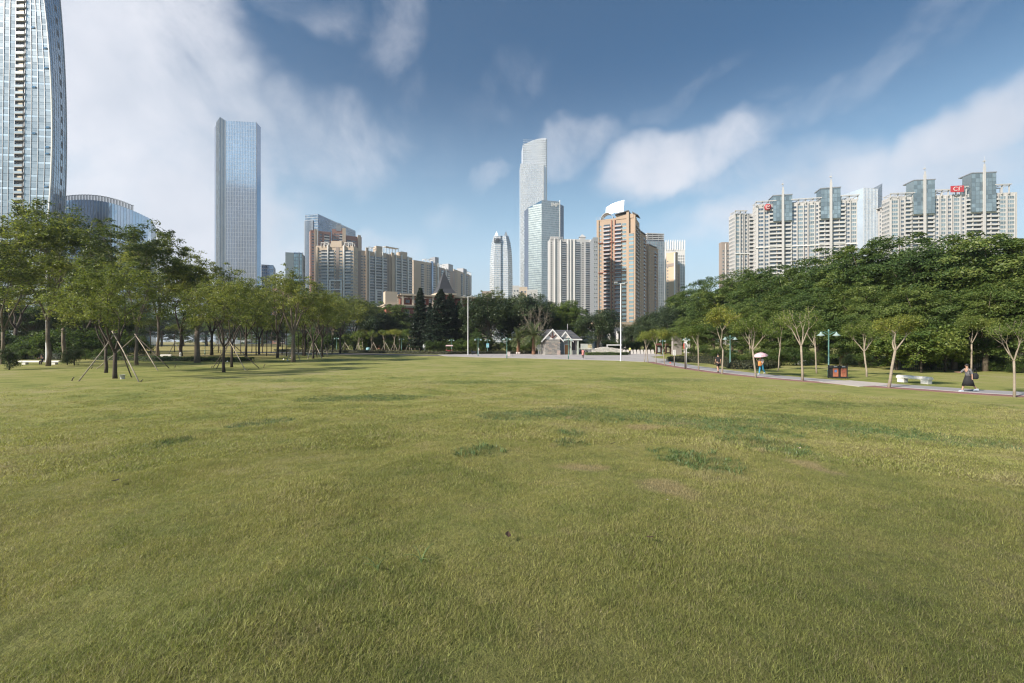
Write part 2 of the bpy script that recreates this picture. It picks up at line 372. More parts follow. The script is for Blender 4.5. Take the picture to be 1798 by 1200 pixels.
def ring_points(r0, r1, dens):
    A = R(116); n = int(dens * .5 * A * (r1 * r1 - r0 * r0)); r = np.sqrt(rg.uniform(r0 * r0, r1 * r1, n)); a = rg.uniform(R(90) - A / 2, R(90) + A / 2, n)
    return np.stack([r * np.cos(a), r * np.sin(a)], 1)
pts = []; sc_ = []; ix = []
for r0, r1, dn, s0, pr in ((.9, 3.2, 1500, .72, (0, 1, 2, 3)), (3.2, 5, 1250, .76, (0, 1, 2, 3)), (5, 8, 760, .86, (0, 1, 2, 3)), (8, 13, 300, 1.05, (4, 5)), (13, 20, 85, 1.4, (4, 5)), (20, 30, 24, 1.7, (4, 5)), (30, 44, 7, 2.0, (4, 5))):
    p = ring_points(r0, r1, dn)
    # patchy height
    hp = .5 + .5 * np.sin(p[:, 0] * 1.9 + 1.3 * np.sin(p[:, 1] * 1.1)) * np.cos(p[:, 1] * 1.6 + np.sin(p[:, 0] * .7))
    keep = np.ones(len(p), bool)
    if r1 > 26: keep = ~(p[:, 0] > 17 - np.clip(p[:, 1] - 22, -10, 0) * -.0 + np.clip(26 - p[:, 1], 0, 10) * .9) & (rg.uniform(0, 1, len(p)) < np.clip((45 - np.hypot(p[:, 0], p[:, 1])) / 14, 0, 1))
    th = np.sin(p[:, 0] * 5.1 + 2.1 * np.sin(p[:, 1] * 3.3)) * np.sin(p[:, 1] * 6.3 + 1.7 * np.sin(p[:, 0] * 2.9)); keep &= rg.uniform(0, 1, len(p)) < np.clip(.95 - .40 * (th > .5), .1, 1)
    p = p[keep]; hp = hp[keep]
    pts.append(p); sc_.append(s0 * (.75 + .5 * hp) * rg.uniform(.75, 1.25, len(p))); ix.append(rg.choice(pr, len(p)))
P2 = np.concatenate(pts); Z = terr_np(P2[:, 0], P2[:, 1]); P3 = np.column_stack([P2, Z - .004]); n = len(P3)
rot = np.column_stack([rg.normal(0, .12, n), rg.normal(0, .12, n), rg.uniform(0, 6.28, n)])
protos = [clump_mesh(26, .085, .034, .0022, 1.2), clump_mesh(24, .085, .040, .0026, .9), clump_mesh(24, .08, .028, .0030, 1.5), clump_mesh(28, .09, .034, .0022, 1.1), clump_mesh(26, .14, .036, .005, 1.2), clump_mesh(26, .15, .030, .006, 1.5)]
scatter('grass', 'short mown lawn grass of yellowish and green blades with dry bits', protos, P3, rot, np.concatenate(sc_), np.concatenate(ix))
# ranker dark green weeds in the patches
wp = []
for (x, y, rx, ry) in WE:
    if math.hypot(x, y) > 24: continue
    k = int(min(900, 60 * math.pi * rx * ry)); a = rg.uniform(0, 6.28, k); r = np.sqrt(rg.uniform(0, 1, k)) * .95; wp.append(np.column_stack([x + rx * r * np.cos(a), y + ry * r * np.sin(a)]))
P2 = np.concatenate(wp); P3 = np.column_stack([P2, terr_np(P2[:, 0], P2[:, 1]) - .004]); n = len(P3)
BLADE_D = mat('weed_leaf', (.060, .105, .030), .55, isl=.5)
wm_ = [clump_mesh(10, .07, .085, .009, 1.0) for _ in range(3)]
for w_ in wm_: w_.materials[0] = BLADE_D
scatter('weeds', 'darker coarse weed tufts growing in patches of the lawn', wm_, P3, np.column_stack([rg.normal(0, .15, n), rg.normal(0, .15, n), rg.uniform(0, 6.28, n)]), rg.uniform(.4, 1.15, n), rg.integers(0, 3, n), 'weeds')
# a few tall arching blades, dead leaves and litter
def leaf_bit(name, label, px, py, col, sz, cat, curl=.4):
    p = ghit(px, py); mb = MB(); n = 5
    for i in range(n):
        t0, t1 = i / n, (i + 1) / n; w0, w1 = math.sin(t0 * 3.14) * .32 + .03, math.sin(t1 * 3.14) * .32 + .03
        z0, z1 = curl * (t0 - .5) ** 2, curl * (t1 - .5) ** 2
        mb.add([(t0 - .5, -w0, z0 + .08), (t0 - .5, 0, z0), (t0 - .5, w0, z0 + .08), (t1 - .5, -w1, z1 + .08), (t1 - .5, 0, z1), (t1 - .5, w1, z1 + .08)], [(0, 1, 4, 3), (1, 2, 5, 4)])
    o = mb.obj(name, mat('leaf_' + cat + label[:6], col, .7)); o.location = (p.x, p.y, terr(p.x, p.y) + .055); o.scale = (sz, sz, sz); o.rotation_euler = (rg.uniform(-.4, .4), rg.uniform(-.3, .3), rg.uniform(0, 6))
    tag(o, label, cat)
leaf_bit('dead_leaf', 'pale dry leaf lying on the lawn at lower centre right', 1172, 888, (.34, .30, .24), .04, 'leaf')
leaf_bit('dead_leaf', 'pale upright scrap by the bare patch right of centre', 1403, 794, (.36, .28, .21), .07, 'leaf', 1.2)
leaf_bit('dead_leaf', 'dark curled leaf on the lawn at lower left', 203, 853, (.03, .022, .016), .09, 'leaf')
leaf_bit('dead_leaf', 'small dark leaf just right of the lawn centre', 1076, 785, (.03, .022, .018), .09, 'leaf')
leaf_bit('dead_leaf', 'brown leaf in the darker grass at lower centre', 892, 953, (.06, .035, .02), .07, 'leaf')
leaf_bit('dead_leaf', 'brown leaf lying right of the lower centre brown one', 1142, 957, (.07, .04, .025), .06, 'leaf')
for px, py in ((137, 762), (216, 756), (211, 718), (393, 739), (332, 748), (370, 766)): leaf_bit('dead_leaf', f'small dark leaf on the lawn, ' + {137: 'far left, above the biggest curled one', 216: 'left, beside a slight hollow', 211: 'left, farthest of the dark ones', 393: 'left of the weed patch near the centre', 332: 'between two others left of centre', 370: 'lowest of the three left of centre', 1260: 'in the foreground right of centre', 1020: 'in the middle of the foreground'}[px], px, py, (.035, .026, .02), .06, 'leaf')
for px, py in ((53, 789), (332, 691), (12, 748)): leaf_bit('dead_leaf', 'pale dry leaf on the lawn, ' + {53: 'far left', 332: 'near the props of the grove', 12: 'at the extreme left edge'}[px], px, py, (.45, .42, .36), .09, 'leaf')
def arching(px, py, n, h, lab):
    p = ghit(px, py); mb = MB()
    for i in range(n):
        a = rg.uniform(0, 6.28); L = h * rg.uniform(.7, 1.3); w = .004; dx, dy = math.cos(a), math.sin(a); k = 6
        pt = [(dx * L * .9 * (t / k) ** 1.6, dy * L * .9 * (t / k) ** 1.6, L * (1.1 * t / k - .62 * (t / k) ** 2.4)) for t in range(k + 1)]
        mb.tube(pt, [w * (1 - .8 * t / k) for t in range(k + 1)], 3)
    o = mb.obj('grass_tuft', mat('tuft', (.10, .16, .05), .5)); o.location = (p.x, p.y, terr(p.x, p.y)); tag(o, lab, 'grass tuft')
arching(740, 992, 6, .15, 'tall tuft of arching blades in the foreground lawn'); arching(662, 1005, 5, .14, 'small arching tuft left of the tallest tuft')

# ------------------------------------------------------------------ plaza and paths
def strip(name, pts, z, m_, sub=1, thick=.05):
    """horizontal sheet with an edge, following an outline"""
    bm = bmesh.new(); vs = [bm.verts.new((x, y, z)) for x, y in pts]; f = bm.faces.new(vs)
    if f.normal.z < 0: f.normal_flip()
    bmesh.ops.triangulate(bm, faces=[f]); r = bmesh.ops.extrude_face_region(bm, geom=bm.faces[:])
    bmesh.ops.translate(bm, verts=[v for v in r['geom'] if isinstance(v, bmesh.types.BMVert)], vec=(0, 0, -thick - .1))
    bmesh.ops.recalc_face_normals(bm, faces=bm.faces); me = bpy.data.meshes.new(name); bm.to_mesh(me); bm.free(); me.materials.append(m_)
    return tag(link(name, me), kind='structure')
def spline(pts, n=8):
    out = []; P = [Vector((*p, 0)) for p in pts]; P = [P[0] * 2 - P[1]] + P + [P[-1] * 2 - P[-2]]
    for i in range(1, len(P) - 2):
        for k in range(n):
            t = k / n; a, b, c, d = P[i - 1:i + 3]
            v = .5 * ((2 * b) + (c - a) * t + (2 * a - 5 * b + 4 * c - d) * t * t + (3 * b - a - 3 * c + d) * t ** 3); out.append((v.x, v.y))
    out.append((P[-2].x, P[-2].y)); return out
ASPH = mat('path_grey', (.27, .262, .268), .85, var=.16, vs=.7, bump=.3, bs=60)
MAROON = mat('path_maroon', (.21, .105, .095), .85, var=.25, vs=1.2, bump=.3, bs=80)
WHITE = mat('white_line', (.62, .60, .57), .7, var=.12, vs=3)
PAVE = mat('plaza_paving', (.36, .335, .325), .8, var=.12, vs=.5, bump=.2, bs=30)
near = spline([(45, 12.5), (34, 18.5), (26.1, 23.2), (23.6, 26.6), (21.4, 30.5), (19.4, 35.2), (18.2, 40.5), (17.8, 47.5), (18.0, 55), (18.6, 63.5)])
def offs(path, d):
    o = []
    for i, p in enumerate(path):
        a, b = Vector(path[max(i - 1, 0)]), Vector(path[min(i + 1, len(path) - 1)]); t = (b - a).normalized(); o.append((p[0] + t.y * d, p[1] - t.x * d))
    return o
o1 = offs(near, 1.15); o2 = offs(near, 1.28); o3 = offs(near, 3.7)
strip('path_maroon_border', near + o1[::-1], GZ + .012, MAROON); strip('path_edge_line', o1 + o2[::-1], GZ + .016, WHITE); strip('path', o2 + o3[::-1], GZ + .012, ASPH)
strip('plaza', [(-6, 81.5), (3, 76.5), (9, 72), (15.5, 67.5), (18.62, 63.4), (22.2, 63.8), (25, 66.5), (26, 70), (24.5, 76), (25.5, 84), (31, 92), (33, 104), (36, 122), (10, 128), (10, 103.5), (-6, 103.5), (-16, 98), (-13, 88)], GZ + .03, PAVE)
strip('road', [(-13.2, 88.3), (-16.2, 97.8), (-40, 112), (-75, 128), (-75, 118), (-45, 104), (-24, 93.5)], GZ + .02, mat('road_asphalt', (.085, .078, .08), .9, var=.15))
strip('slab', [(21.9, 28.7), (25.6, 30.1), (24.6, 33.2), (21.5, 31.9)], GZ + .024, mat('slab_concrete', (.42, .38, .35), .85, var=.12))
strip('far_path', [(-90, 92), (-30, 98), (-30, 99.6), (-90, 94)], GZ + .02, mat('far_path_paving', (.33, .26, .22), .9))
# paving joints of the plaza, each slab row line a shallow dark strip
mb = MB()
for i in range(9):
    y = 72 + i * 3.4; mb.box(max(-10, 9 - (y - 72) * 1.1) if y < 82 else -12, 21, y, y + .10, GZ + .02, GZ + .034)
for i in range(7): x = -4 + i * 4.1; mb.box(x, x + .10, 84 if x < 2 else 76, 102, GZ + .02, GZ + .0342)
tag(mb.obj('paving_band', mat('paving_band', (.22, .205, .20), .85)), kind='structure')
# ------------------------------------------------------------------ buildings
GLB = glass('glass_blue', (.33, .375, .415), .24, .5, .05); GLP = glass('glass_pale', (.62, .68, .74), .2, .5, .10); GLG = glass('glass_green', (.34, .42, .43), .16, .65, .22)
GLD = glass('glass_dark', (.13, .17, .21), .12, .7, .4); GLN = glass('glass_navy', (.20, .27, .36), .10, .85, .25); GLT = glass('glass_teal', (.28, .34, .36), .14, .55, .3)
GLW = glass('glass_white', (.93, .95, .98), .26, .55, .02); GLS = glass('glass_slab', (.58, .66, .76), .14, .7, .04); LGREY = mat('frame_light', (.55, .58, .62), .5, .2); WIN = glass('window_glass', (.10, .125, .15), .15, .45, .6)
CREAM = mat('wall_cream', (.50, .41, .32), .85, streak=.05, vs=.05, var=.12); TAUPE = mat('wall_taupe', (.30, .25, .22), .85, streak=.05, vs=.05, var=.14); PINKB = mat('wall_pink', (.34, .19, .155), .85, streak=.05, vs=.06, var=.12)
WHT = mat('trim_white', (.70, .69, .67), .7, var=.08, vs=.1, streak=.06); GREYW = mat('wall_grey_white', (.46, .452, .448), .85, streak=.06, vs=.06, var=.12); ORG = mat('wall_orange', (.40, .30, .225), .85, streak=.06, vs=.05, var=.12)
ORGD = mat('slab_terracotta', (.32, .13, .09), .85, var=.15); BRICK = mat('wall_red_brick', (.27, .095, .07), .9, var=.18, vs=1.5, bump=.3); DARKM = mat('metal_dark', (.08, .085, .095), .5, .3); GREYM = mat('metal_grey', (.32, .33, .35), .5, .4)
BEIGE = mat('wall_beige', (.56, .43, .31), .85, streak=.06, vs=.05, var=.1); SLATE = mat('slate', (.045, .047, .054), .7, var=.25, vs=2, bump=.4, bs=6); BLK = mat('void_dark', (.03, .032, .036), .6)
def T_window(w, h, fm=None, gm=None, mull=1, fr=.08):
    mb = MB(); mb.box(-w / 2, w / 2, -.03, .05, 0, h, 1)
    mb.box(-w / 2, w / 2, -.14, .04, h - fr, h, 0); mb.box(-w / 2, w / 2, -.18, .04, 0, fr * 1.2, 0); mb.box(-w / 2, -w / 2 + fr, -.139, .04, fr * 1.2, h - fr, 0); mb.box(w / 2 - fr, w / 2, -.139, .04, fr * 1.2, h - fr, 0)
    for k in range(mull): x = -w / 2 + w * (k + 1) / (mull + 1); mb.box(x - .03, x + .03, -.10, .04, fr * 1.2, h - fr, 0)
    mb.mats = [fm or WHT, gm or WIN]; return mb
def T_balcony(w, h, dep=1.2, slabm=None, railm=None, rail=1.05, gm=None, fins=True):
    mb = MB(); mb.box(-w / 2 + .1, w / 2 - .1, -.04, .05, .15, h - .25, 1); mb.box(-w / 2, w / 2, -dep, .04, -.08, .14, 0)
    mb.box(-w / 2, w / 2, -dep - .002, -dep + .08, .14, rail, 2); mb.box(-w / 2, w / 2, -dep - .03, -dep + .11, rail, rail + .07, 0)
    if fins:
        for x in (-w / 2, w / 2 - .12): mb.box(x, x + .12, -dep + .08, .03, .14, rail, 2)
    mb.mats = [slabm or WHT, gm or WIN, railm or GREYW]; return mb
class Bld:
    """a block whose local x runs along its front from A to B, y into it; z from the ground"""
    def __init__(s, name, label, A, B, top, depth, wall, cat='building', group=None, wtop=None, roof=True):
        s.A = Vector((*A, 0)); s.B = Vector((*B, 0)); s.w = (s.B - s.A).length; s.d = depth; s.h = top - GZ
        s.rz = math.atan2(s.B.y - s.A.y, s.B.x - s.A.x); s.root = thing(name, label, cat, (A[0], A[1], GZ), s.rz, group)
        mb = MB(); mb.box(0, s.w, 0, depth, -1, s.h); s.wall = mb.obj('wall', wall, s.root); s.wallmat = wall
        if roof:
            mb = MB()
            for a in ((0, s.w, 0, .35), (0, s.w, depth - .35, depth), (0, .35, .35, depth - .35), (s.w - .35, s.w, .35, depth - .35)): mb.box(a[0] - .06 * (a[0] == 0), a[1], a[2] - .06 * (a[2] == 0), a[3], s.h, s.h + 1.2)
            mb.obj('parapet', wall, s.root)
    def M(s, face, u, z, out=0):
        if face == 'f': return Matrix.Translation((u, -out, z))
        if face == 'l': return Matrix.Translation((-out, s.d - u, z)) @ Matrix.Rotation(R(-90), 4, 'Z')
        return Matrix.Translation((s.w + out, u, z)) @ Matrix.Rotation(R(90), 4, 'Z')
    def grid(s, name, T, face, us, zs, join=False, skip=None, label=None, out=0):
        me = None; J = MB()
        for i, u in enumerate(us):
            for j, z in enumerate(zs):
                if skip and skip(i, j): continue
                M_ = s.M(face, u, z, out)
                if join: J.merge(T, M_)
                else:
                    me = me or T.mesh(name, T.mats); o = link(name, me, s.root); o.matrix_local = M_
        if join and J.v: J.obj(name, T.mats, s.root, kind='stuff')
    def bars(s, name, m_, face, items, join=True):
        """items: (u0,u1,z0,z1,out0,out1) boxes on a face"""
        J = MB()
        for (u0, u1, z0, z1, a, b) in items: J.box(u0, u1, -b, -a, z0, z1, 0, s.M(face, 0, 0))
        if J.v: return J.obj(name, m_, s.root, kind='stuff' if len(items) > 1 else None)
    def curtain(s, face, L, nu, z0, z1, fl, gm, frame, mull=.12, band=.35, tilt=.010, mull_out=.18, seed=0, name='glass_panel'):
        """glass wall: every pane its own slightly tilted sheet, mullions and floor bands in front"""
        rg_ = np.random.default_rng(seed + int(L * 10)); J = MB(); nz = max(1, int(round((z1 - z0) / fl))); du = L / nu; dz = (z1 - z0) / nz; M_ = s.M(face, 0, 0)
        for i in range(nu):
            for j in range(nz):
                e = rg_.normal(0, tilt * .35, 4) * du; u0, u1, a, b = i * du, (i + 1) * du, z0 + j * dz, z0 + (j + 1) * dz
                J.add([(u0, -.10 + e[0], a), (u1, -.10 + e[1], a), (u1, -.10 + e[2], b), (u0, -.10 + e[3], b)], [(0, 1, 2, 3)], 0, M_)
        J.obj(name, gm, s.root, kind='stuff'); K = MB()
        for i in range(nu + 1): K.box(i * du - mull / 2, i * du + mull / 2, -mull_out - .1, -.02, z0, z1, 0, M_)
        K.obj('mullion', frame, s.root, kind='stuff'); K = MB()
        if band:
            for j in range(nz + 1): K.box(0, L, -.1 - mull_out * .6, -.02, z0 + j * dz - band / 2, z0 + j * dz + band / 2, 0, M_)
            K.obj('floor_band', frame, s.root, kind='stuff')
def PX(px, Y): return (gx(px, Y), Y)
fr_ = lambda a, b, n: [a + (b - a) * (i + .5) / n for i in range(n)]

# --- tower at the left edge, bulging profile, panes set one by one
def tower_left():
    r = thing('curved_glass_tower', 'bulging blue glass tower cut by the left and top edge, open balconies in a slot', 'skyscraper', (gx(0, 262), 262, GZ)); ox, oy = r.location.x, r.location.y
    Yl, Yr, Ys = 258, 266, 292
    def pyz(z): return 600 - (z + GZ - EYE) / 262 * F
    def Rr(z): p = min(pyz(z), 420); return 78 + .1185 * p - .000267 * p * p
    def So(z): p = min(pyz(z), 420); return 110 + .062 * p - .000150 * p * p
    def Cc(z): return 37 - 4.5 * min(pyz(z), 420) / 350
    def pt(px, Y, z): return Vector((gx(px, Y) - ox, Y - oy, z))
    def colx(k, z):   # column boundaries across the front, k may be fractional
        c, rr = Cc(z), Rr(z)
        if k <= 0: return c - 8.5 + k * 10.4
        if k <= 1: return c - 8.5 + 17 * k
        return c + 8.5 + (rr - c - 8.5) * (k - 1) / 4
    def Yf(px): return Yl + (Yr - Yl) * (px + 150) / 240
    fl = 3.85; nz = 62; mats_ = [GLB, GLP]; core = MB()
    zs = [j * fl * 2 for j in range(nz // 2 + 1)]
    for a, b in zip(zs[:-1], zs[1:]):
        v = []
        for z in (a, b): v += [pt(-160, Yl + 1.4, z), pt(Rr(z) - .6, Yr + 1.2, z), pt(So(z) - .6, Ys + 1, z), pt(-160, Ys + 30, z)]
        core.add(v, [(0, 1, 5, 4), (1, 2, 6, 5), (2, 3, 7, 6), (3, 0, 4, 7)])
    core.obj('wall', GLN, r); rgg = np.random.default_rng(9); rest = MB(); side = MB(); mul = MB(); bal = MB(); vent = MB()
    cols = [-3, -2, -1, 1, 2, 3, 4] ; 
    for j in range(nz):
        z0, z1 = j * fl, (j + 1) * fl - .16; view = 20 <= j <= 56 and True; inn = pyz(z0) < 392 and pyz(z1) > -4
        for c in range(-12, 5):
            if c == 0: continue
            a0, a1 = colx(c, z0), colx(c + 1, z0); b0, b1 = colx(c, z1), colx(c + 1, z1); e = rgg.normal(0, .002, 4)
            q = [pt(a0 + .25, Yf(a0) + e[0], z0), pt(a1 - .25, Yf(a1) + e[1], z0), pt(b1 - .25, Yf(b1) + e[2], z1), pt(b0 + .25, Yf(b0) + e[3], z1)]
            mid = [q[0].lerp(q[3], .68), q[1].lerp(q[2], .68)]; n_ = Vector((0, -.05, 0)); mi = 1 if rgg.uniform() < .015 else 0
            mb = rest if not (inn and c >= -3) else MB()
            mb.add([q[0], q[1], mid[1], mid[0]], [(0, 1, 2, 3)], mi); mb.add([mid[0] + n_, mid[1] + n_, q[2] + n_, q[3] + n_], [(0, 1, 2, 3)], mi if rgg.uniform() < .7 else 1)
            if c in (2, 4) and rgg.uniform() < .14:
                s0 = q[0].lerp(q[1], .1); s1 = q[0].lerp(q[1], .75); vent.box(s0.x, s1.x, s0.y - .28, s0.y - .05, z0 + .4, z0 + 1.3)
            if mb is not rest: mb.obj('glass_panel', mats_, r)
        # slot with open floors
        z = z0; a0, a1 = colx(0, z), colx(1, z); p0, p1 = pt(a0, Yf(a0), z), pt(a1, Yf(a1), z); mbb = bal if not inn else MB()
        mbb.box(p0.x, p1.x, p0.y + .9, p0.y + 1.2, z, z + fl, 1); mbb.box(p0.x + .1, p1.x - .1, p0.y - .35, p0.y + 1.0, z, z + .35, 0); mbb.box(p0.x + .15, p1.x - .15, p0.y - .3, p0.y - .2, z + .35, z + 1.5, 2)
        if rgg.uniform() < .5: mbb.box(p0.x + .8, p1.x - 1.2, p0.y + .55, p0.y + .75, z + 1.6, z + 2.9, 3)
        mm = [GREYW, BLK, GLB, mat('blind_cream', (.55, .47, .36), .8)]
        if mbb is not bal: mbb.obj('balcony', mm, r)
        # right-hand facet
        for k in range(7):
            f0, f1 = k / 7, (k + 1) / 7; def_ = lambda f, zz: pt(Rr(zz) + (So(zz) - Rr(zz)) * f ** .85, Yr + (Ys - Yr) * f, zz); e = rgg.normal(0, .05, 4)
            q = [def_(f0, z0), def_(f1, z0), def_(f1, z1), def_(f0, z1)]; q = [p_ + Vector((0, e[i], 0)) for i, p_ in enumerate(q)]; side.add(q, [(0, 1, 2, 3)], 0 if (k != 4 or j % 2) else 1)
        for k in range(8):
            if j % 2 == 0:
                f = k / 7; fn = lambda zz: pt(Rr(zz) + (So(zz) - Rr(zz)) * f ** .85, Yr + (Ys - Yr) * f, zz); w_ = .16 if 0 < k < 7 else .4
                for s_ in range(2): mul.tube([fn(j * fl + s_ * fl), fn(j * fl + (s_ + 1) * fl)], w_, 4, 1 if k in (0,) else 0, cap=False)
        if j % 2 == 0:
            for c in range(-12, 6):
                for s_ in range(2):
                    A_, B_ = j * fl + s_ * fl, j * fl + (s_ + 1) * fl; mul.tube([pt(colx(c, A_), Yf(0) - .1 if False else Yf(colx(c, A_)) - .1, A_), pt(colx(c, B_), Yf(colx(c, B_)) - .1, B_)], .17, 4, 0, cap=False)
    bal.obj('balcony', mm, r, kind='stuff'); rest.obj('glass_panel', mats_, r, kind='stuff'); side.obj('side_glass_panel', [glass('glass_side', (.34, .42, .50), .15, .6, .15), BLK], r, kind='stuff'); mul.obj('mullion', [GREYM, WHT], r, kind='stuff'); vent.obj('vent', GLN, r, kind='stuff')
tower_left()

# --- low curved glass building beside it
def curved_block():
    Y = 330; r = thing('curved_office', 'low curved blue glass office with pale louvred roof rim left of the tall slab', 'building', (gx(100, Y), Y, GZ)); ox = r.location.x
    def p(t):   # t 0..1 along the curve, plan
        px = 85 + (265 - 85) * t; yy = Y + 6 - 26 * math.sin(t * math.pi * .75) + 30 * t * t * .9; return gx(px, yy) - ox, yy - Y
    n = 34; topz = lambda t: zt(346 + 22 * t ** 1.5, Y) - GZ; fl = 3.9; gl, bd, mu, fin, core = MB(), MB(), MB(), MB(), MB(); rgg = np.random.default_rng(3)
    for i in range(n):
        a, b = i / n, (i + 1) / n; (x0, y0), (x1, y1) = p(a), p(b); ht = topz((a + b) / 2) - 3.2; nz = int(ht / fl)
        for j in range(nz):
            z0, z1 = ht - (j + 1) * fl, ht - j * fl; e = rgg.normal(0, .04, 4); gl.add([(x0, y0 + e[0], z0), (x1, y1 + e[1], z0), (x1, y1 + e[2], z1), (x0, y0 + e[3], z1)], [(0, 1, 2, 3)], 1 if j > 3 and rgg.uniform() < .15 else 0)
            if 3 < j: bd.add([(x0, y0 - .35, z0), (x1, y1 - .35, z0), (x1, y1 - .35, z0 + 1.0), (x0, y0 - .35, z0 + 1.0), (x0, y0, z0 + 1.0), (x1, y1, z0 + 1.0), (x0, y0, z0), (x1, y1, z0)], [(0, 1, 2, 3), (3, 2, 5, 4), (0, 6, 7, 1)])
        mu.box(x0 - .07, x0 + .07, y0 - .14, y0 - .05, 0, ht); core.add([(x0, y0 + .3, -1), (x1, y1 + .3, -1), (x1, y1 + .3, ht), (x0, y0 + .3, ht), (x0 - 16, 34, ht), (x1 - 16, 34, ht), (x0 - 16, 34, -1), (x1 - 16, 34, -1)], [(0, 1, 2, 3), (3, 2, 5, 4)])
        if a < .82:
            for k in range(2): xx = x0 + (x1 - x0) * k / 2; yy = y0 + (y1 - y0) * k / 2; fin.box(xx - .1, xx + .1, yy + 1, yy + 1.6, ht, ht + 3.8)
            fin.add([(x0, y0 + .9, ht + 3.4), (x1, y1 + .9, ht + 3.4), (x1, y1 + .9, ht + 3.9), (x0, y0 + .9, ht + 3.9)], [(0, 1, 2, 3)])
    x1, y1 = p(1); core.add([(x1, y1 + .3, -1), (x1 - 16, 40, -1), (x1 - 16, 40, topz(1) - 3.3), (x1, y1 + .3, topz(1) - 3.3)], [(0, 1, 2, 3)])
    core.obj('wall', GLB, r); gl.obj('glass_panel', [GLS, GLP], r, kind='stuff'); bd.obj('floor_band', GREYW, r, kind='stuff'); mu.obj('mullion', LGREY, r, kind='stuff'); fin.obj('roof_louvre', GREYW, r, kind='stuff')
curved_block()

# --- tall slab tower with chamfered top
def slab_tower():
    Y = 505; b = Bld('glass_slab_tower', 'tall pale glass slab tower with sloping right corner, standing alone left of centre', PX(397, Y), PX(450, Y + 4), zt(212, Y), 12, GLN, 'skyscraper', roof=False); h = b.h; w = b.w
    b.curtain('f', w, 19, 0, h, 4.1, GLS, LGREY, .2, .14, .012, .2, 1)
    # left bevel and return, local outline
    def facet(p0, p1, h0, h1, gm, nu, seed, nm, mm=WHT):
        L = (Vector(p1) - Vector(p0)).length; rgg = np.random.default_rng(seed); J, K = MB(), MB(); d = (Vector((*p1, 0)) - Vector((*p0, 0))).normalized(); nn = Vector((d.y, -d.x, 0)); nz = int(h / 4.1)
        for i in range(nu):
            for j in range(nz + 3):
                u0, u1 = L * i / nu, L * (i + 1) / nu; t0, t1 = h0 + (h1 - h0) * i / nu, h0 + (h1 - h0) * (i + 1) / nu; z0 = j * 4.1; z1 = z0 + 4.1; q = []
                if z0 > min(t0, t1): continue
                for u, z, tt in ((u0, z0, t0), (u1, z0, t1), (u1, z1, t1), (u0, z1, t0)): q.append(Vector((*p0, 0)) + d * u + nn * (.02 + rgg.normal(0, .02)) + Vector((0, 0, min(z, tt))))
                J.add(q, [(0, 1, 2, 3)])
            K.box(-.1, .1, -.25, 0, 0, h0 + (h1 - h0) * i / nu, 0, Matrix.Translation(Vector((*p0, 0)) + d * (L * i / nu)) @ Matrix.Rotation(math.atan2(d.y, d.x), 4, 'Z'))
        J.obj(nm, gm, b.root, kind='stuff'); K.obj('mullion', mm, b.root, kind='stuff')
    e0, e1 = -13.6, -6.6
    mb = MB(); mb.prism([(e0 + .3, 8), (e1, 1.2), (0, 3), (0, 20), (e0 - 8, 20)], -1, h, 0, None, [h + .5, h + 3.5, h, h, h]); mb.prism([(w, 0.2), (w - 6.4, 24), (w - 14, 26), (w - 14, 19), (w - .4, 12)], -1, h - 20, 0, None, [h - .5, h - 20, h - 20, h - 2, h - 2]); mb.obj('corner_wall', GLN, b.root)
    facet((e0, 7.4), (e1, 0.6), h + 1, h + 3.8, GLD, 4, 4, 'corner_panel'); facet((e1, .6), (0, 2.4), h + 3.8, h, GLB, 5, 5, 'corner_panel'); facet((w + .1, 0), (w - 6.0, 24), h, h - 20, mat('slab_shade', (.15, .165, .19), .9, spec=.05), 6, 6, 'side_panel', DARKM)  # side panel colour darkened to put the right facet's shade into it
    mb = MB(); mb.box(w - 14, w + 1.5, -6, 10, -1, 59); mb.obj('podium', GLN, b.root); J = MB(); rgg = np.random.default_rng(1)
    for i in range(6):
        for j in range(14): x = w - 14 + i * 2.57; z = 2 + j * 4.05; e = rgg.normal(0, .04, 4); J.add([(x, -6.1 + e[0], z), (x + 2.5, -6.1 + e[1], z), (x + 2.5, -6.1 + e[2], z + 4), (x, -6.1 + e[3], z + 4)], [(0, 1, 2, 3)])
    J.obj('podium_panel', GLP, b.root, kind='stuff'); mb = MB(); mb.box(w - 14.5, w + 2, -6.5, 10.4, 59, 61); mb.obj('podium_cornice', DARKM, b.root)
slab_tower()
def plain(name, label, pL, YL, pR, YR, top, depth, gm, nu, fl, frame, side=None, mull=.15, band=.5, cat='building', wall=None, seed=0, nl=0, nr=0, group=None, tilt=.01):
    b = Bld(name, label, PX(pL, YL), PX(pR, YR), zt(top, (YL + YR) / 2), depth, wall or GLN, cat, group)
    b.curtain('f', b.w, nu, 0, b.h, fl, gm, frame, mull, band, tilt, .2, seed)
    if nl: b.curtain('l', b.d, nl, 0, b.h, fl, side or gm, frame, mull, band, tilt, .2, seed + 1)
    if nr: b.curtain('r', b.d, nr, 0, b.h, fl, side or gm, frame, mull, band, tilt, .2, seed + 2)
    return b
plain('office_tower', 'small dark blue office block hugging the foot of the tall slab tower', 459, 560, 480, 565, 467, 25, GLN, 6, 3.8, GREYM, nr=4)
b = plain('residential_tower', 'slim block with white left half and grey glass right half', 516, 430, 530, 432, 446, 20, GLG, 4, 3.3, GREYM, nr=4)
mb = MB(); mb.box(-7.2, -.02, -.6, 16, -1, b.h + .8); mb.obj('white_wall', WHT, b.root); mb = MB(); [mb.box(7.55 if k else 4.2, 8.1 if k else 4.9, -.9, -.2, 0, b.h + 1.5) for k in range(2)]; mb.obj('rib', WHT, b.root, kind='stuff')
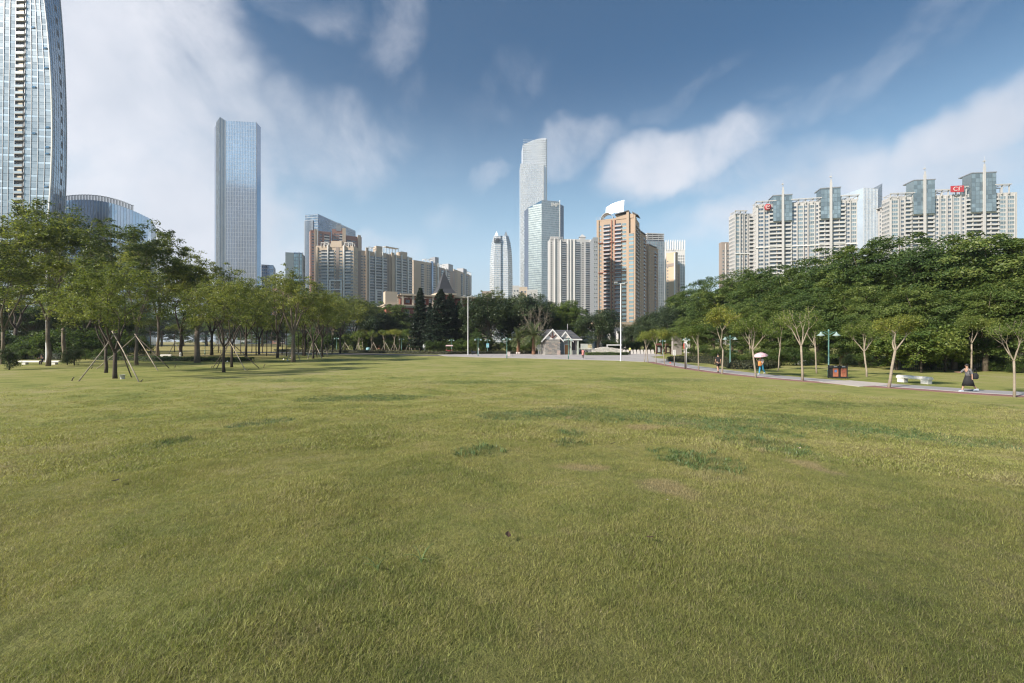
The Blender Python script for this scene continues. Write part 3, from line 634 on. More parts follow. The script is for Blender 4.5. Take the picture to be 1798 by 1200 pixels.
# dark office slab, receding to the right
b = plain('office_tower', 'dark blue grey glass office slab behind the pink brick towers', 558, 720, 624, 830, 393, 22, GLN, 44, 4, GREYM, nl=10, tilt=.004, mull=.2)
zz = zt(383, 720) - GZ
mb = MB(); mb.box(-1.2, -.05, 8, 22.5, -1, zz - 4); mb.prism([(0.01, .4), (b.w * .6, .4), (b.w * .6, 20), (.01, 20)], b.h - 30, zz, 0, None, [zz, b.h + 3, b.h + 3, zz]); mb.obj('corner_wall', GLN, b.root)
K = MB(); [K.box(-1.7, -1.2, y, y + .4, 0, zz - 3.5) for y in [8 + 2.0 * i for i in range(8)]]; K.obj('mullion', GREYM, b.root, kind='stuff')
# --- pink brick towers behind
def resid(name, label, pL, YL, pR, YR, top, depth, wall, fh, cols, side_l=0, side_r=0, group=None, trims=(), sidewall=None):
    """apartment block; cols = list of (kind, centre fraction, width m)"""
    K_ = 1.7; YL *= K_; YR *= K_; cols = [(k_, f_, w_ * K_) for k_, f_, w_ in cols]; depth *= .8
    b = Bld(name, label, PX(pL, YL), PX(pR, YR), zt(top, (YL + YR) / 2), depth, wall, group=group)
    zs = [1.0 + fh * j for j in range(int((b.h - 2.2) / fh))]; lo = [z for z in zs if z > b.h * .30]; hi_n = len(lo); zlow = [z for z in zs if z not in lo]
    for kind, f, wd in cols:
        u = [b.w * f]
        T = {'w': lambda: T_window(wd, fh * .52, WHT, WIN), 'W': lambda: T_window(wd, fh * .62, WHT, GLG, 2), 'b': lambda: T_balcony(wd, fh, 1.3, WHT, GREYW), 'g': lambda: T_balcony(wd, fh, 1.2, WHT, GLG), 'B': lambda: T_balcony(wd, fh, 1.2, ORGD, GREYM), 'p': lambda: T_balcony(wd, fh, 1.3, CREAM, GLD)}[kind]()
        nm = 'window' if kind in 'wW' else 'balcony'; off = fh * .28 if kind in 'wW' else 0
        b.grid(nm, T, 'f', u, [z + off for z in zs], label=None)
    for face, nn in (('l', side_l), ('r', side_r)):
        if nn: b.grid('side_window', T_window(1.3, fh * .45, WHT, WIN), face, fr_(0, b.d, nn), [z + fh * .3 for z in zs], join=True)
    for t in trims:
        kind = t[0]
        if kind == 'v': b.bars('rib', t[5] if len(t) > 5 else WHT, 'f', [(b.w * t[1] - t[2] * .8, b.w * t[1] + t[2] * .8, 0, b.h + t[3] * 1.5, 0, t[4] * 1.2)])
        if kind == 'h': b.bars('cornice', t[5] if len(t) > 5 else WHT, 'f', [(b.w * t[1], b.w * t[2], b.h + t[3], b.h + t[3] + t[4], 0, 1.6)])
        if kind == 's': b.bars('stair_shaft', t[4] if len(t) > 4 else wall, 'f', [(b.w * t[1], b.w * t[2], 0, b.h + t[3], 0, 1.0)])
        if kind == 'r': m_ = MB(); m_.box(b.w * t[1], b.w * t[2], -.3, b.d * .7, b.h - .5, b.h + t[3] * 1.6); m_.obj('roof_house', t[4] if len(t) > 4 else wall, b.root)
        if kind == 'P':  # open frame on the roof
            m_ = MB(); u0, u1, hh = b.w * t[1], b.w * t[2], t[3] * 1.6; k = max(2, int((u1 - u0) / 4))
            for i in range(k + 1): x = u0 + (u1 - u0) * i / k; m_.box(x - .2, x + .2, -.8, -.4, b.h, b.h + hh); m_.box(x - .2, x + .2, 5, 5.4, b.h, b.h + hh); m_.box(x - .17, x + .17, -.4, 5, b.h + hh - .4, b.h + hh - .02)
            m_.box(u0 - .6, u1 + .6, -1.2, 6, b.h + hh, b.h + hh + .35) if len(t) > 4 else (m_.box(u0 - .2, u1 + .2, -.83, -.37, b.h + hh - .01, b.h + hh + .4), m_.box(u0 - .2, u1 + .2, 4.97, 5.43, b.h + hh - .01, b.h + hh + .4)); m_.obj('roof_pergola', WHT, b.root)
        if kind == 'F':  # white frame portal on the facade
            u0, u1, z1 = b.w * t[1], b.w * t[2], b.h * t[3]; b.bars('facade_frame', WHT, 'f', [(u0, u0 + 1.2, 0, z1, 0, 1.9), (u1 - 1.2, u1, 0, z1, 0, 1.9), (u0 + 1.2, u1 - 1.2, z1 - 1.3, z1, 0, 1.9), (u0 + 1.2, u1 - 1.2, z1 * .84, z1 * .84 + 1, 0, 1.9), (u0 + 1.2, u1 - 1.2, z1 * .68, z1 * .68 + 1, 0, 1.9)])
    return b
GR1 = 'pink brick towers behind the cream blocks'; GR2 = 'row of cream apartment blocks'
resid('apartment_tower', 'pink brick tower, leftmost, with cream pilasters beside the dark office slab', 545, 300, 581, 306, 408, 18, PINKB, 3.1, [('w', .12, 1.6), ('w', .5, 1.6), ('b', .80, 3.2)], 4, 0, GR1, [('v', .24, 1.4, 2, .9, CREAM), ('v', .34, .8, 2, 1.0, WHT)])
resid('apartment_tower', 'pink brick tower in the middle with a cream slab on its right side', 583, 308, 606, 311, 405, 18, PINKB, 3.1, [('w', .2, 1.4), ('w', .42, 1.4), ('b', .7, 2.4)], 0, 3, GR1, [('v', .92, 2.4, 2, 1.2, CREAM), ('r', .3, .7, 4, GREYM)])
resid('apartment_tower', 'lowest pink brick tower, rightmost, topped by a cream slab', 607, 312, 635, 318, 417, 18, PINKB, 3.1, [('b', .2, 3), ('w', .45, 1.5), ('w', .6, 1.5)], 0, 3, GR1, [('v', .84, 2.2, 2, 1.2, CREAM)])
resid('apartment_block', 'nearest cream apartment block with white portal frames, leftmost of its row', 555, 262, 621, 262, 434, 16, CREAM, 3.05, [('b', .235, 4.2), ('w', .10, 1.5), ('b', .41, 3.0), ('w', .53, 1.4), ('w', .66, 1.8), ('b', .83, 4.2), ('w', .955, 1.4)], 4, 4, GR2,
      [('v', .33, .6, 1, 1.8), ('v', .755, .6, 1, 1.8), ('s', .0, .05, 0, CREAM), ('s', .38, .62, 4.2, CREAM) if False else ('r', .40, .68, 3.6, CREAM), ('P', .14, .33, 2.4), ('P', .76, .98, 2.4), ('F', .37, .70, .66), ('v', .57, 1.9, 0, .35, TAUPE)])
resid('apartment_block', 'taupe sided cream block, second of its row, with arched roof frames', 628, 285, 678, 296, 444, 18, CREAM, 3.05, [('b', .47, 4.4), ('b', .74, 4.6), ('b', .95, 2.8), ('w', .14, 1.3), ('w', .24, 1.3)], 5, 3, GR2,
      [('v', .31, 1.6, 3, 1.7, CREAM), ('v', .385, .6, 1, 1.8), ('v', .60, .6, 1.5, 1.8), ('v', .86, .6, 1, 1.9), ('r', .64, .86, 5, CREAM), ('P', .36, .6, 3.4), ('F', .62, .86, .60), ('v', .05, 2.4, 0, .5, TAUPE)])
resid('apartment_block', 'cream block with a flat white roof canopy, third of its row', 677, 300, 724, 316, 451, 18, CREAM, 3.05, [('b', .46, 4.0), ('b', .68, 4.2), ('b', .92, 2.8), ('w', .10, 1.4)], 5, 3, GR2,
      [('v', .24, 2.2, 2, 1.6, CREAM), ('v', .35, .6, 1, 1.8), ('v', .57, .6, 1.5, 1.8), ('v', .81, .6, 1, 1.9), ('r', .58, .8, 4, CREAM), ('P', .0, .45, 5.5, 1), ('F', .58, .8, .58), ('v', .06, 3, 0, .5, TAUPE)])
resid('apartment_block', 'plain cream gable block with small windows, fourth of its row', 726, 335, 770, 352, 462, 20, CREAM, 3.05, [('b', .35, 2.6), ('w', .55, 1.6), ('w', .64, 1.6), ('b', .80, 3.6)], 3, 0, GR2, [('v', .72, 1.6, 2, 1.4, GLN), ('v', .96, .8, 1, 1.8), ('r', .85, 1, 6, GREYM), ('P', .45, .75, 3)])
resid('apartment_block', 'farther cream block with dark glass, right of the slate spire tip', 766, 372, 800, 400, 474, 20, TAUPE, 3.05, [('g', .3, 4), ('b', .6, 4), ('w', .9, 1.6)], 4, 0, GR2, [('v', .45, .7, 1, 1.8), ('r', .6, .85, 6, GREYM), ('P', .1, .4, 3)])
resid('apartment_block', 'last and lowest cream block at the right end of its row', 797, 410, 828, 450, 480, 20, CREAM, 3.05, [('w', .15, 2), ('g', .42, 4), ('b', .72, 5)], 4, 0, GR2, [('v', .58, .7, 1, 1.8), ('v', .87, .7, 1, 1.8), ('r', .5, .7, 5, GREYM), ('P', .65, .95, 3)])
resid('apartment_block', 'low pink apartment house glimpsed between the grove trees', 478, 330, 500, 332, 508, 15, PINKB, 3.1, [('w', .2, 1.5), ('w', .5, 1.5), ('b', .8, 2.6)], group=None, trims=[('v', .34, .8, 1, .8, CREAM)])
resid('apartment_block', 'low pale house glimpsed right of the edge tree', 500, 345, 534, 347, 512, 15, GREYW, 3.1, [('w', .2, 1.5), ('w', .5, 1.5), ('b', .8, 2.6)])

# --- red brick hall with slate spire
def hall():
    Y = 165; b = Bld('brick_hall', 'red brick hall with cream cornices, roof pergola and a dark slate spire', PX(678, Y - 2), PX(846, Y + 14), zt(540, Y), 24, BRICK, roof=False); w = b.w; h = b.h
    mb = MB(); mb.box(-.5, w + .5, -.6, 24, h, h + .55); mb.box(-.8, w + .8, -.9, 24.2, h + .55, h + 1.0); mb.box(-.3, w + .3, -.4, .01, h - 4.6, h - 4.2); mb.obj('cornice', CREAM, b.root)
    mb = MB(); mb.box(-.3, 4.0, -.05, 4, h + 1, h + 5.6); mb.obj('stair_tower', CREAM, b.root)
    mb = MB()
    for i in range(9):
        x = 6 + i * (w - 7) / 8
        if 18 < x < 24.8: continue
        mb.box(x - .35, x + .35, -.2, .5, h + 1, h + 4.4); mb.box(x - .3, x + .3, 7, 7.6, h + 1, h + 4.4)
    mb.box(5, 19.2, -.5, 8, h + 4.4, h + 5.0); mb.box(25, w + 1, -.5, 8, h + 4.4, h + 5.0); mb.obj('roof_pergola', CREAM, b.root)
    mb = MB(); mb.box(6, 16, 1.5, 6, h + 1, h + 3.6); mb.obj('roof_house', BRICK, b.root); mb = MB(); mb.box(27, w - 1, 2.5, 7, h + 1, h + 4.2); mb.obj('roof_house', BRICK, b.root)
    mb = MB(); mb.box(19, 25, -1.2, 5, -1, h + 5.2); mb.obj('spire_tower', BRICK, b.root); mb = MB(); mb.box(18.2, 25.8, -2, 5.8, h + 5.2, h + 5.8); mb.obj('cornice', CREAM, b.root)
    mb = MB(); a = .2; prof = [(3.8, h + 5.8), (2.5, h + 7.6), (1.4, h + 10.8), (.05, zt(470, Y) - GZ)]; cx, cy = 22, 1.9; V_ = []
    for r_, z in prof: V_ += [(cx - r_, cy - r_, z), (cx + r_, cy - r_, z), (cx + r_, cy + r_, z), (cx - r_, cy + r_, z)]
    mb.add(V_, [(i * 4 + k, i * 4 + (k + 1) % 4, i * 4 + 4 + (k + 1) % 4, i * 4 + 4 + k) for i in range(3) for k in range(4)] + [(3, 2, 1, 0)]); mb.obj('spire_roof', SLATE, b.root)
    mb = MB(); [mb.box(cx - 4.0 + k * .0, cx + 4.0, cy - 4.06 + .0, cy - 4.0, h + 5.85, h + 5.9) for k in range(1)]
    T = T_window(1.7, 3.0, CREAM, WIN, 1, .25); b.grid('window', T, 'f', [2.8, 7.5, 11.4, 15.3, 27.5, 30.8, 33.8], [h - 4.0, h - 8.6, h - 13.0])
    b.grid('window', T_window(1.3, 2.0, CREAM, WIN, 1, .2), 'f', [20.7, 23.3], [h + 2.4], out=1.2)
    b.grid('window', T_window(1.6, 1.2, CREAM, WIN), 'f', [8, 11, 14], [h + 1.8], out=-1.45)
    T2 = MB(); T2.box(-.35, .35, -.25, .02, 0, h - 4.7); T2.mats = [CREAM]; b.grid('pilaster', T2, 'f', [.4, 5.1, 9.5, 13.3, 17.4, 26.1, 29.2, 32.4, w - .5], [0])
hall()

# --- crowned white tower, the tallest, and its neighbours
def horn_tower():
    Y = 640; r = thing('horned_tower', 'white glass tower with tapering shoulders and horned crown left of the tallest tower', 'skyscraper', (gx(880, Y), Y, GZ)); hw = 16; H = zt(416, Y) - GZ
    lev = [(0, 1.0), (.62, 1.0), (.78, .97), (.88, .90), (.95, .78), (1.0, .66)]; core, gl, rb = MB(), MB(), MB(); rgg = np.random.default_rng(2)
    def ring(f): return [(-hw * f, -3), (-hw * f * .62, -10 * f), (-hw * .02, -10 * f), (hw * .10, -7.5 * f), (hw * .62 * f, -9 * f), (hw * f, -2), (hw * f, 18), (-hw * f, 18)]
    def fz(z):
        t = z / H
        for (a, fa), (b_, fb_) in zip(lev[:-1], lev[1:]):
            if a <= t <= b_: return fa + (fb_ - fa) * (t - a) / (b_ - a)
        return lev[-1][1]
    nz = 52
    for j in range(nz):
        z0, z1 = H * j / nz, H * (j + 1) / nz; A, B = ring(fz(z0)), ring(fz(z1))
        for k in range(8):
            k2 = (k + 1) % 8; core.add([(*A[k], z0), (*A[k2], z0), (*B[k2], z1), (*B[k], z1)], [(0, 1, 2, 3)])
            if k < 5:
                nu = 5 if k in (0, 1, 3, 4) else 2
                for i in range(nu):
                    def P(Rg, z, t): p = Vector(Rg[k]).lerp(Vector(Rg[k2]), t); dd = Vector(Rg[k2]) - Vector(Rg[k]); nn = Vector((dd.y, -dd.x)).normalized(); p = p + nn * .15; return (p.x, p.y, z)
                    gl.add([P(A, z0 + .5, (i + .12) / nu), P(A, z0 + .5, (i + .88) / nu), P(B, z1 - .1, (i + .88) / nu), P(B, z1 - .1, (i + .12) / nu)], [(0, 1, 2, 3)], 1 if k == 2 else 0)
    core.add([(*p, H) for p in ring(lev[-1][1])], [tuple(range(8))]); core.obj('wall', WHT, r); gl.obj('glass_panel', [glass('glass_soft', (.42, .48, .54), .25, .4, .1), GLN], r, kind='stuff')
    mb = MB()
    for sx in (-1, 1): mb.add([(sx * hw * .86, -2, H * .93), (sx * hw * .20, -7, H * .985), (sx * hw * .42, 4, H + 9), (sx * hw * .66, 12, H * .95)], [(0, 1, 2), (1, 3, 2), (3, 0, 2), (0, 3, 1)])
    mb.obj('crown_horn', WHT, r); mb = MB()
    for k in range(5): mb.box(-hw * .6 + k * 1.9, -hw * .6 + k * 1.9 + 1.1, -9.4, -8.4, H * .93, H * .975)
    mb.obj('louvre', BLK, r, kind='stuff')
horn_tower()
def ctf():
    Y = 1150; A = Bld('tallest_tower', 'tallest tower, white stepped glass shaft with rounded top at the centre', PX(914, Y), PX(954, Y + 4), zt(288, Y), 42, GLP, 'skyscraper', roof=False)
    A.curtain('f', A.w, 22, 0, A.h, 4.5, GLW, WHT, .7, .15, .0, 1.1, 3); A.curtain('r', 42, 12, 0, A.h, 4.5, GLW, WHT, .7, .15, .0, .9, 4)
    u0 = (918.5 - 914) / (954 - 914) * A.w; u1 = A.w + 7.5; T = zt(253, Y) - GZ; T2 = zt(240, Y) - GZ
    n = 9; outl = [(u0, 6)] + [(u0 + (u1 - u0) * i / n, 6 - 1.2 * math.sin(math.pi * i / n)) for i in range(1, n + 1)] + [(u1 + 2.6, 9), (u1 + 3.6, 16), (u1 + 3.6, 46), (u0, 46)]
    tops = [T + (T2 - T) * math.sin(math.pi / 2 * max(0, min(1, (x - u0) / (u1 - u0)))) ** 1 for x, y in outl]
    mb = MB(); mb.prism(outl, -1, T, 0, None, tops); mb.obj('upper_shaft', GLW, A.root); R_ = MB()
    for i in range(26):
        x = u0 + (u1 - u0) * i / 25; yy = 6 - 1.2 * math.sin(math.pi * (x - u0) / (u1 - u0)); R_.box(x - .3, x + .3, yy - .9, yy, 0 if x > A.w else A.h, T + (T2 - T) * math.sin(math.pi / 2 * (x - u0) / (u1 - u0)))
    for k, (x, y) in enumerate([(u1 + 1.2, 7), (u1 + 2.6, 9.3), (u1 + 3.6, 14), (u1 + 3.9, 20), (u1 + 3.9, 28), (u1 + 3.9, 36)]): R_.box(x - .2, x + .5, y - .3, y + .3, 0, T2 - .3)
    R_.obj('rib', WHT, A.root, kind='stuff'); J = MB(); j = 0
    for z in np.arange(A.h, T2 - 2, 4.5): J.box(u0, u1, 4.4, 6, z, z + .22)
    J.obj('floor_band', LGREY, A.root, kind='stuff')
ctf()
def imp():
    Y = 820; b = Bld('imp_tower', 'grey green glass tower with IMP lettering in front of the tallest tower', PX(951, Y), PX(983, Y + 10), zt(352, Y), 44, GLG, 'skyscraper', roof=False); w = b.w
    b.curtain('f', w, 18, 0, b.h, 4.0, GLG, GREYM, .3, .9, .012, .25, 5)
    mb = MB(); mb.prism([(-18.2, 20), (-.05, .05), (-.05, 44), (-18.2, 44)], -1, b.h, 0, None, [b.h - 9, b.h, b.h, b.h - 9]); mb.prism([(w + .05, 1.5), (w + 11, 9), (w + 19, 26), (w + 19, 44), (w + .05, 44)], -1, b.h - 4, 0, None, [b.h - 3, b.h - 3.5, b.h - 6, b.h - 6, b.h - 3]); mb.obj('wing_wall', GLN, b.root)
    J = MB(); L = math.hypot(18.2, 20); d = Vector((18.2, -20, 0)).normalized(); rgg = np.random.default_rng(8)
    for i in range(12):
        for j in range(int((b.h - 2) / 4)):
            u0, u1 = L * i / 12, L * (i + 1) / 12; z0, z1 = j * 4, j * 4 + 3.3
            if z0 > b.h - 9 + 9 * i / 12 - 3: continue
            o_ = Vector((-18.35, 19.85, 0)); e = rgg.normal(0, .008, 4); J.add([o_ + d * u0 + Vector((e[0], e[0], z0)), o_ + d * u1 + Vector((e[1], e[1], z0)), o_ + d * u1 + Vector((e[2], e[2], z1)), o_ + d * u0 + Vector((e[3], e[3], z1))], [(0, 1, 2, 3)])
    J.obj('wing_panel', glass('glass_wing', (.25, .30, .31), .4, .25, .12), b.root, kind='stuff'); J = MB()
    for k in range(10): p0 = Vector((w + .2, 1.2)).lerp(Vector((w + 11, 8.7)), k / 9); J.box(p0.x - .15, p0.x + .15, p0.y - .4, p0.y, 0, b.h - 4)
    for z in np.arange(4, b.h - 6, 4): J.add([(w + .1, 1.2, z), (w + 11, 8.8, z), (w + 11, 8.8, z + .5), (w + .1, 1.2, z + .5)], [(0, 1, 2, 3)])
    J.obj('mullion', GREYM, b.root, kind='stuff'); mb = MB(); mb.box(w - .5, w + .3, -1, 1.2, 0, b.h + 3); mb.obj('corner_rib', WHT, b.root)
    # lettering
    def let(strokes, x):
        m_ = MB()
        for (a, c) in strokes:
            a, c = Vector((x + a[0], -1.0, b.h - 9.5 + a[1])), Vector((x + c[0], -1.0, b.h - 9.5 + c[1])); d_ = (c - a); n_ = Vector((d_.z, 0, -d_.x)).normalized() * .55; m_.add([a - n_, a + n_, c + n_, c - n_, a - n_ + Vector((0, .5, 0)), a + n_ + Vector((0, .5, 0)), c + n_ + Vector((0, .5, 0)), c - n_ + Vector((0, .5, 0))], [(0, 1, 2, 3), (0, 4, 5, 1), (1, 5, 6, 2), (2, 6, 7, 3), (3, 7, 4, 0)])
        m_.obj('letter', WHT, b.root)
    x = w - 15.8; let([((0, 0), (0, 7))], x); let([((2.2, 0), (2.2, 7)), ((2.2, 7), (4.6, 2)), ((4.6, 2), (7, 7)), ((7, 7), (7, 0))], x); let([((9.4, 0), (9.4, 7)), ((9.4, 6.5), (12, 6.5)), ((12.2, 6.6), (12.2, 3.2)), ((12, 3.4), (9.4, 3.4))], x)
imp()
# grey white slab with two balcony stacks
def greyslab():
    Y = 640; b = Bld('grey_apartment_slab', 'grey white apartment slab with two dark balcony stacks left of the orange tower', PX(966, Y), PX(1044, Y + 6), zt(421, Y), 20, GREYW); w = b.w; fh = 3.1; zs = [1 + fh * j for j in range(int((b.h - 2) / fh))]
    b.grid('balcony', T_balcony(6.2, fh, 1.5, GREYW, GREYM), 'f', [w * .31], zs); b.grid('balcony', T_balcony(6.4, fh, 1.3, GREYW, GREYM), 'f', [w * .62, w * .845], zs); b.grid('window', T_window(1.0, 1.5), 'f', [w * .17], [z + 1 for z in zs]); b.grid('window', T_window(2.0, 1.7, GREYW, BLK), 'f', [w * .03, w * .735], [z + .8 for z in zs], join=True)
    b.grid('window', T_window(.9, 1.3), 'f', [w * .43, w * .5, w * .93], [z + 1 for z in zs], join=True)
    for k, (f, wd, hh) in enumerate(((.10, 1.2, 2), (.23, 1.0, 0), (.395, 1.3, 1), (.46, .9, 1), (.54, 1.2, 1), (.905, 1.2, 1), (.97, 1.6, 1))): b.bars('rib', WHT, 'f', [(w * f - wd / 2, w * f + wd / 2, 0, b.h + hh, 0, 1.6)])
    mb = MB(); mb.box(w * .68, w * .80, 2, 9, b.h, b.h + 5); mb.add([(w * .66, 1.5, b.h + 5), (w * .82, 1.5, b.h + 5), (w * .82, 9.5, b.h + 5), (w * .66, 9.5, b.h + 5), (w * .74, 5.5, b.h + 10)], [(0, 1, 4), (1, 2, 4), (2, 3, 4), (3, 0, 4), (3, 2, 1, 0)]); mb.obj('roof_lantern', GREYW, b.root)
    mb = MB(); [mb.box(x, x + .4, -1, -.6, b.h, b.h + 4.2) for x in np.arange(0, w * .28, 1.9)]; mb.box(-.3, w * .28, -1.05, -.55, b.h + 3.0, b.h + 3.4); mb.box(w * .02, w * .2, 3, 9, b.h, b.h + 5.2); mb.obj('roof_frame', GREYW, b.root)
greyslab()
# --- orange tower with the flashing glass roof
def orange():
    Y = 350; b = Bld('orange_apartment_tower', 'orange tiled apartment tower with sloping white glass crown catching the sun', PX(1048, Y + 8), PX(1114, Y - 4), zt(385, Y), 24, ORG); w = b.w; fh = 3.0; H = b.h; n = int((H - 3) / fh); zs = [1.2 + fh * j for j in range(n)]
    b.grid('balcony', T_balcony(5.0, fh, 1.5, ORGD, GREYM), 'f', [w * .27], zs); b.grid('balcony', T_balcony(5.0, fh, 1.5, ORGD, GREYM), 'f', [w * .575], zs)
    b.grid('window', T_window(1.4, 1.5, GREYM, GLG), 'f', [w * .10], [z + .8 for z in zs], join=True); b.grid('window', T_window(3.4, 1.8, WHT, GLG, 2), 'f', [w * .735], [z + .7 for z in zs]); b.grid('window', T_window(1.0, 1.5, GREYM, BLK), 'f', [w * .42], [z + .7 for z in zs], join=True)
    b.grid('bay_window', (lambda m_: (m_.box(-1.9, 1.9, -1.5, .02, .5, 2.5, 1), m_.box(-2.0, 2.0, -1.6, .02, 2.5, 3.0, 0), m_.box(-2.0, 2.0, -1.6, .02, 0, .5, 0), setattr(m_, 'mats', [ORG, GLG]), m_)[-1])(MB()), 'f', [w * .92], zs[:-3])
    b.grid('side_window', T_window(.9, 1.4, GREYM, WIN), 'l', fr_(0, 24, 4), [z + .8 for z in zs], join=True); b.grid('side_balcony', T_balcony(3.4, fh, 1.3, TAUPE, GREYM), 'r', [4, 11, 19], zs, join=True)
    b.bars('pier', ORG, 'f', [(w * .80, w * .865, 0, H + 5.5, 0, 1.7)]); b.bars('pier', ORG, 'f', [(w * .99, w * 1.03, 0, H + 2, 0, 1.3)]); b.bars('pier', ORG, 'f', [(0, w * .06, 0, H + 1, 0, .9)]); b.bars('drain_shaft', ORGD, 'f', [(w * .48, w * .50, 0, H, 0, .8)]); b.bars('drain_shaft', ORGD, 'f', [(w * .395, w * .41, 0, H, 0, .8)])
    b.bars('band', ORGD, 'f', [(0, w * .8, H * f, H * f + .5, 0, 1.2) for f in (.58, .82)])
    mb = MB(); mb.box(w * .52, w * .98, -.4, 14, H, H + 3.2); mb.obj('penthouse', ORG, b.root); mb = MB(); mb.add([(w * .50, -2.4, H + 3.2), (w * .86, -2.4, H + 5.2), (w * .86, 12, H + 5.2), (w * .50, 12, H + 3.2), (w * .50, -2.4, H + 3.8), (w * .86, -2.4, H + 5.8), (w * .86, 12, H + 5.8), (w * .50, 12, H + 3.8)], [(0, 3, 2, 1), (4, 5, 6, 7), (0, 1, 5, 4), (2, 3, 7, 6), (0, 4, 7, 3), (1, 2, 6, 5)])
    mb.add([(w * .95, -1.5, H + 3.6), (w * 1.10, -1.5, H + 1.2), (w * 1.10, 10, H + 1.2), (w * .95, 10, H + 3.6), (w * .95, -1.5, H + 4.6), (w * 1.10, -1.5, H + 1.7), (w * 1.10, 10, H + 1.7), (w * .95, 10, H + 4.6)], [(0, 3, 2, 1), (4, 5, 6, 7), (0, 1, 5, 4), (2, 3, 7, 6), (0, 4, 7, 3), (1, 2, 6, 5)]); mb.obj('roof_canopy', DARKM, b.root)
    # barrel of glass, its curve sends the sun to the viewer
    mb = MB(); cx, cy, cz, rr = w * .26, 6, H - 1, 7.4; n_ = 20; k = 8
    Vv = [(cx + rr * math.sin(t * math.pi / n_ - math.pi / 2) * .72, cy + 7 * (s_ / k) - 5, cz + rr * math.cos(t * math.pi / n_ - math.pi / 2)) for s_ in range(k + 1) for t in range(n_ + 1)]
    mb.add(Vv, [(s_ * (n_ + 1) + t, s_ * (n_ + 1) + t + 1, (s_ + 1) * (n_ + 1) + t + 1, (s_ + 1) * (n_ + 1) + t) for s_ in range(k) for t in range(n_)], 0, None, True); mb.obj('roof_lantern', GLP, b.root)
    K = MB()
    for s_ in range(0, k + 1, 2): K.tube([Vector(Vv[s_ * (n_ + 1) + t]) * 1.0 + Vector((0, 0, .05)) for t in range(n_ + 1)], .14, 4, 0, cap=False)
    for t in range(0, n_ + 1, 2): K.tube([Vv[t], Vv[k * (n_ + 1) + t]], .13, 4, 0, cap=False)
    K.obj('lantern_rib', WHT, b.root, kind='stuff'); K = MB()
    for x in np.arange(0, w * .2, 1.1): K.box(x, x + .15, -.8, -.65, H + 1.2, H + 3.4)
    K.obj('roof_rail', GREYM, b.root, kind='stuff')
    # tilted mirror-white sail behind the crown
    P0 = b.root.matrix_basis.inverted() if False else Matrix.Translation(b.root.location) @ Matrix.Rotation(b.rz, 4, 'Z'); P0i = P0.inverted()
    cpos = Vector((gx(1079, 356), 356, zt(366, 356))); tocam = (Vector((0, 0, EYE)) - cpos).normalized(); nrm = (sun_dir + tocam).normalized(); U = Vector((0, 0, 1)).cross(nrm).normalized(); V2 = nrm.cross(U)
    if V2.z < 0: V2 = -V2
    mb = MB(); k = 8; pts = []
    for j in range(k + 1):
        for i in range(k + 1):
            u = (i / k - .5) * 14.5; v = -3.6 + (j / k) * (5.6 + (i / k) ** .8 * 4.2); bend = -.012 * (u * u) - .012 * v * v; pts.append(P0i @ (cpos + U * u + V2 * v + nrm * bend))
    mb.add(pts, [(j * (k + 1) + i, j * (k + 1) + i + 1, (j + 1) * (k + 1) + i + 1, (j + 1) * (k + 1) + i) for j in range(k) for i in range(k)], 0, None, True)
    off = P0i.to_3x3() @ (-nrm * .4); mb.add([Vector(p) + off for p in pts], [(j * (k + 1) + i, (j + 1) * (k + 1) + i, (j + 1) * (k + 1) + i + 1, j * (k + 1) + i + 1) for j in range(k) for i in range(k)], 0)
    mb.obj('roof_sail', mat('sail_metal', (.92, .92, .90), .26, 1, var=.03), b.root)
    # lower wings receding to the right
    for lab, pL, Y0, pR, Y1, top in (('orange lower wing directly right of the orange tower', 1121, 372, 1135, 392, 408), ('orange farther wing with green glass bays, last of the orange complex', 1136, 400, 1156, 420, 432)):
        c = Bld('orange_apartment_wing', lab, PX(pL, Y0), PX(pR, Y1), zt(top, Y0), 22, ORG); zs2 = [1.2 + fh * j for j in range(int((c.h - 2) / fh))]
        c.grid('balcony', T_balcony(3.4, fh, 1.3, ORGD, GREYM), 'f', [c.w * .72], zs2); c.grid('window', T_window(1.3, 1.5, GREYM, GLG), 'f', [c.w * .2, c.w * .42], [z + .8 for z in zs2]); c.grid('side_balcony', T_balcony(3.6, fh, 1.2, TAUPE, GREYM), 'r', [5, 15], zs2, join=True)
        mb = MB(); mb.box(-.8, c.w * .8, -1, 8, c.h + 1.2, c.h + 2.0); mb.obj('roof_canopy', DARKM, c.root); c.bars('pier', ORG, 'f', [(0, 1.6, 0, c.h + 1, 0, 1.4)])
    # podium
orange()
b = plain('apartment_tower', 'blue grey gridded tower with a louvred top behind the orange wings', 1136, 520, 1166, 524, 424, 26, GLG, 10, 3.2, GREYM, nr=7, mull=.7, band=.9, wall=GLD)
mb = MB(); [mb.box(0, b.w, -.3, 20, b.h + 1.5 + k * 2.2, b.h + 2.6 + k * 2.2) for k in range(4)]; [mb.box(x, x + .4, -.1, .4, b.h, b.h + 9) for x in (0, b.w * .33, b.w * .66, b.w - .4)]; mb.obj('roof_louvre', GREYW, b.root, kind='stuff')
mb = MB(); [mb.box(b.w + .3, b.w + .9, 26 * k / 4 - .3, 26 * k / 4 + .3, 0, b.h) for k in range(5)]; mb.obj('rib', WHT, b.root, kind='stuff')
Y = 560; b = Bld('white_tower', 'bright white tower with square windows and ribbed top behind the beige block', PX(1169, Y), PX(1203, Y), zt(440, Y), 4, WHT); b.grid('window', T_window(1.7, 1.9, WHT, WIN, 0, .12), 'f', fr_(.5, b.w - .5, 8), [2 + 3.5 * j for j in range(int((b.h - 4) / 3.5))], join=True)
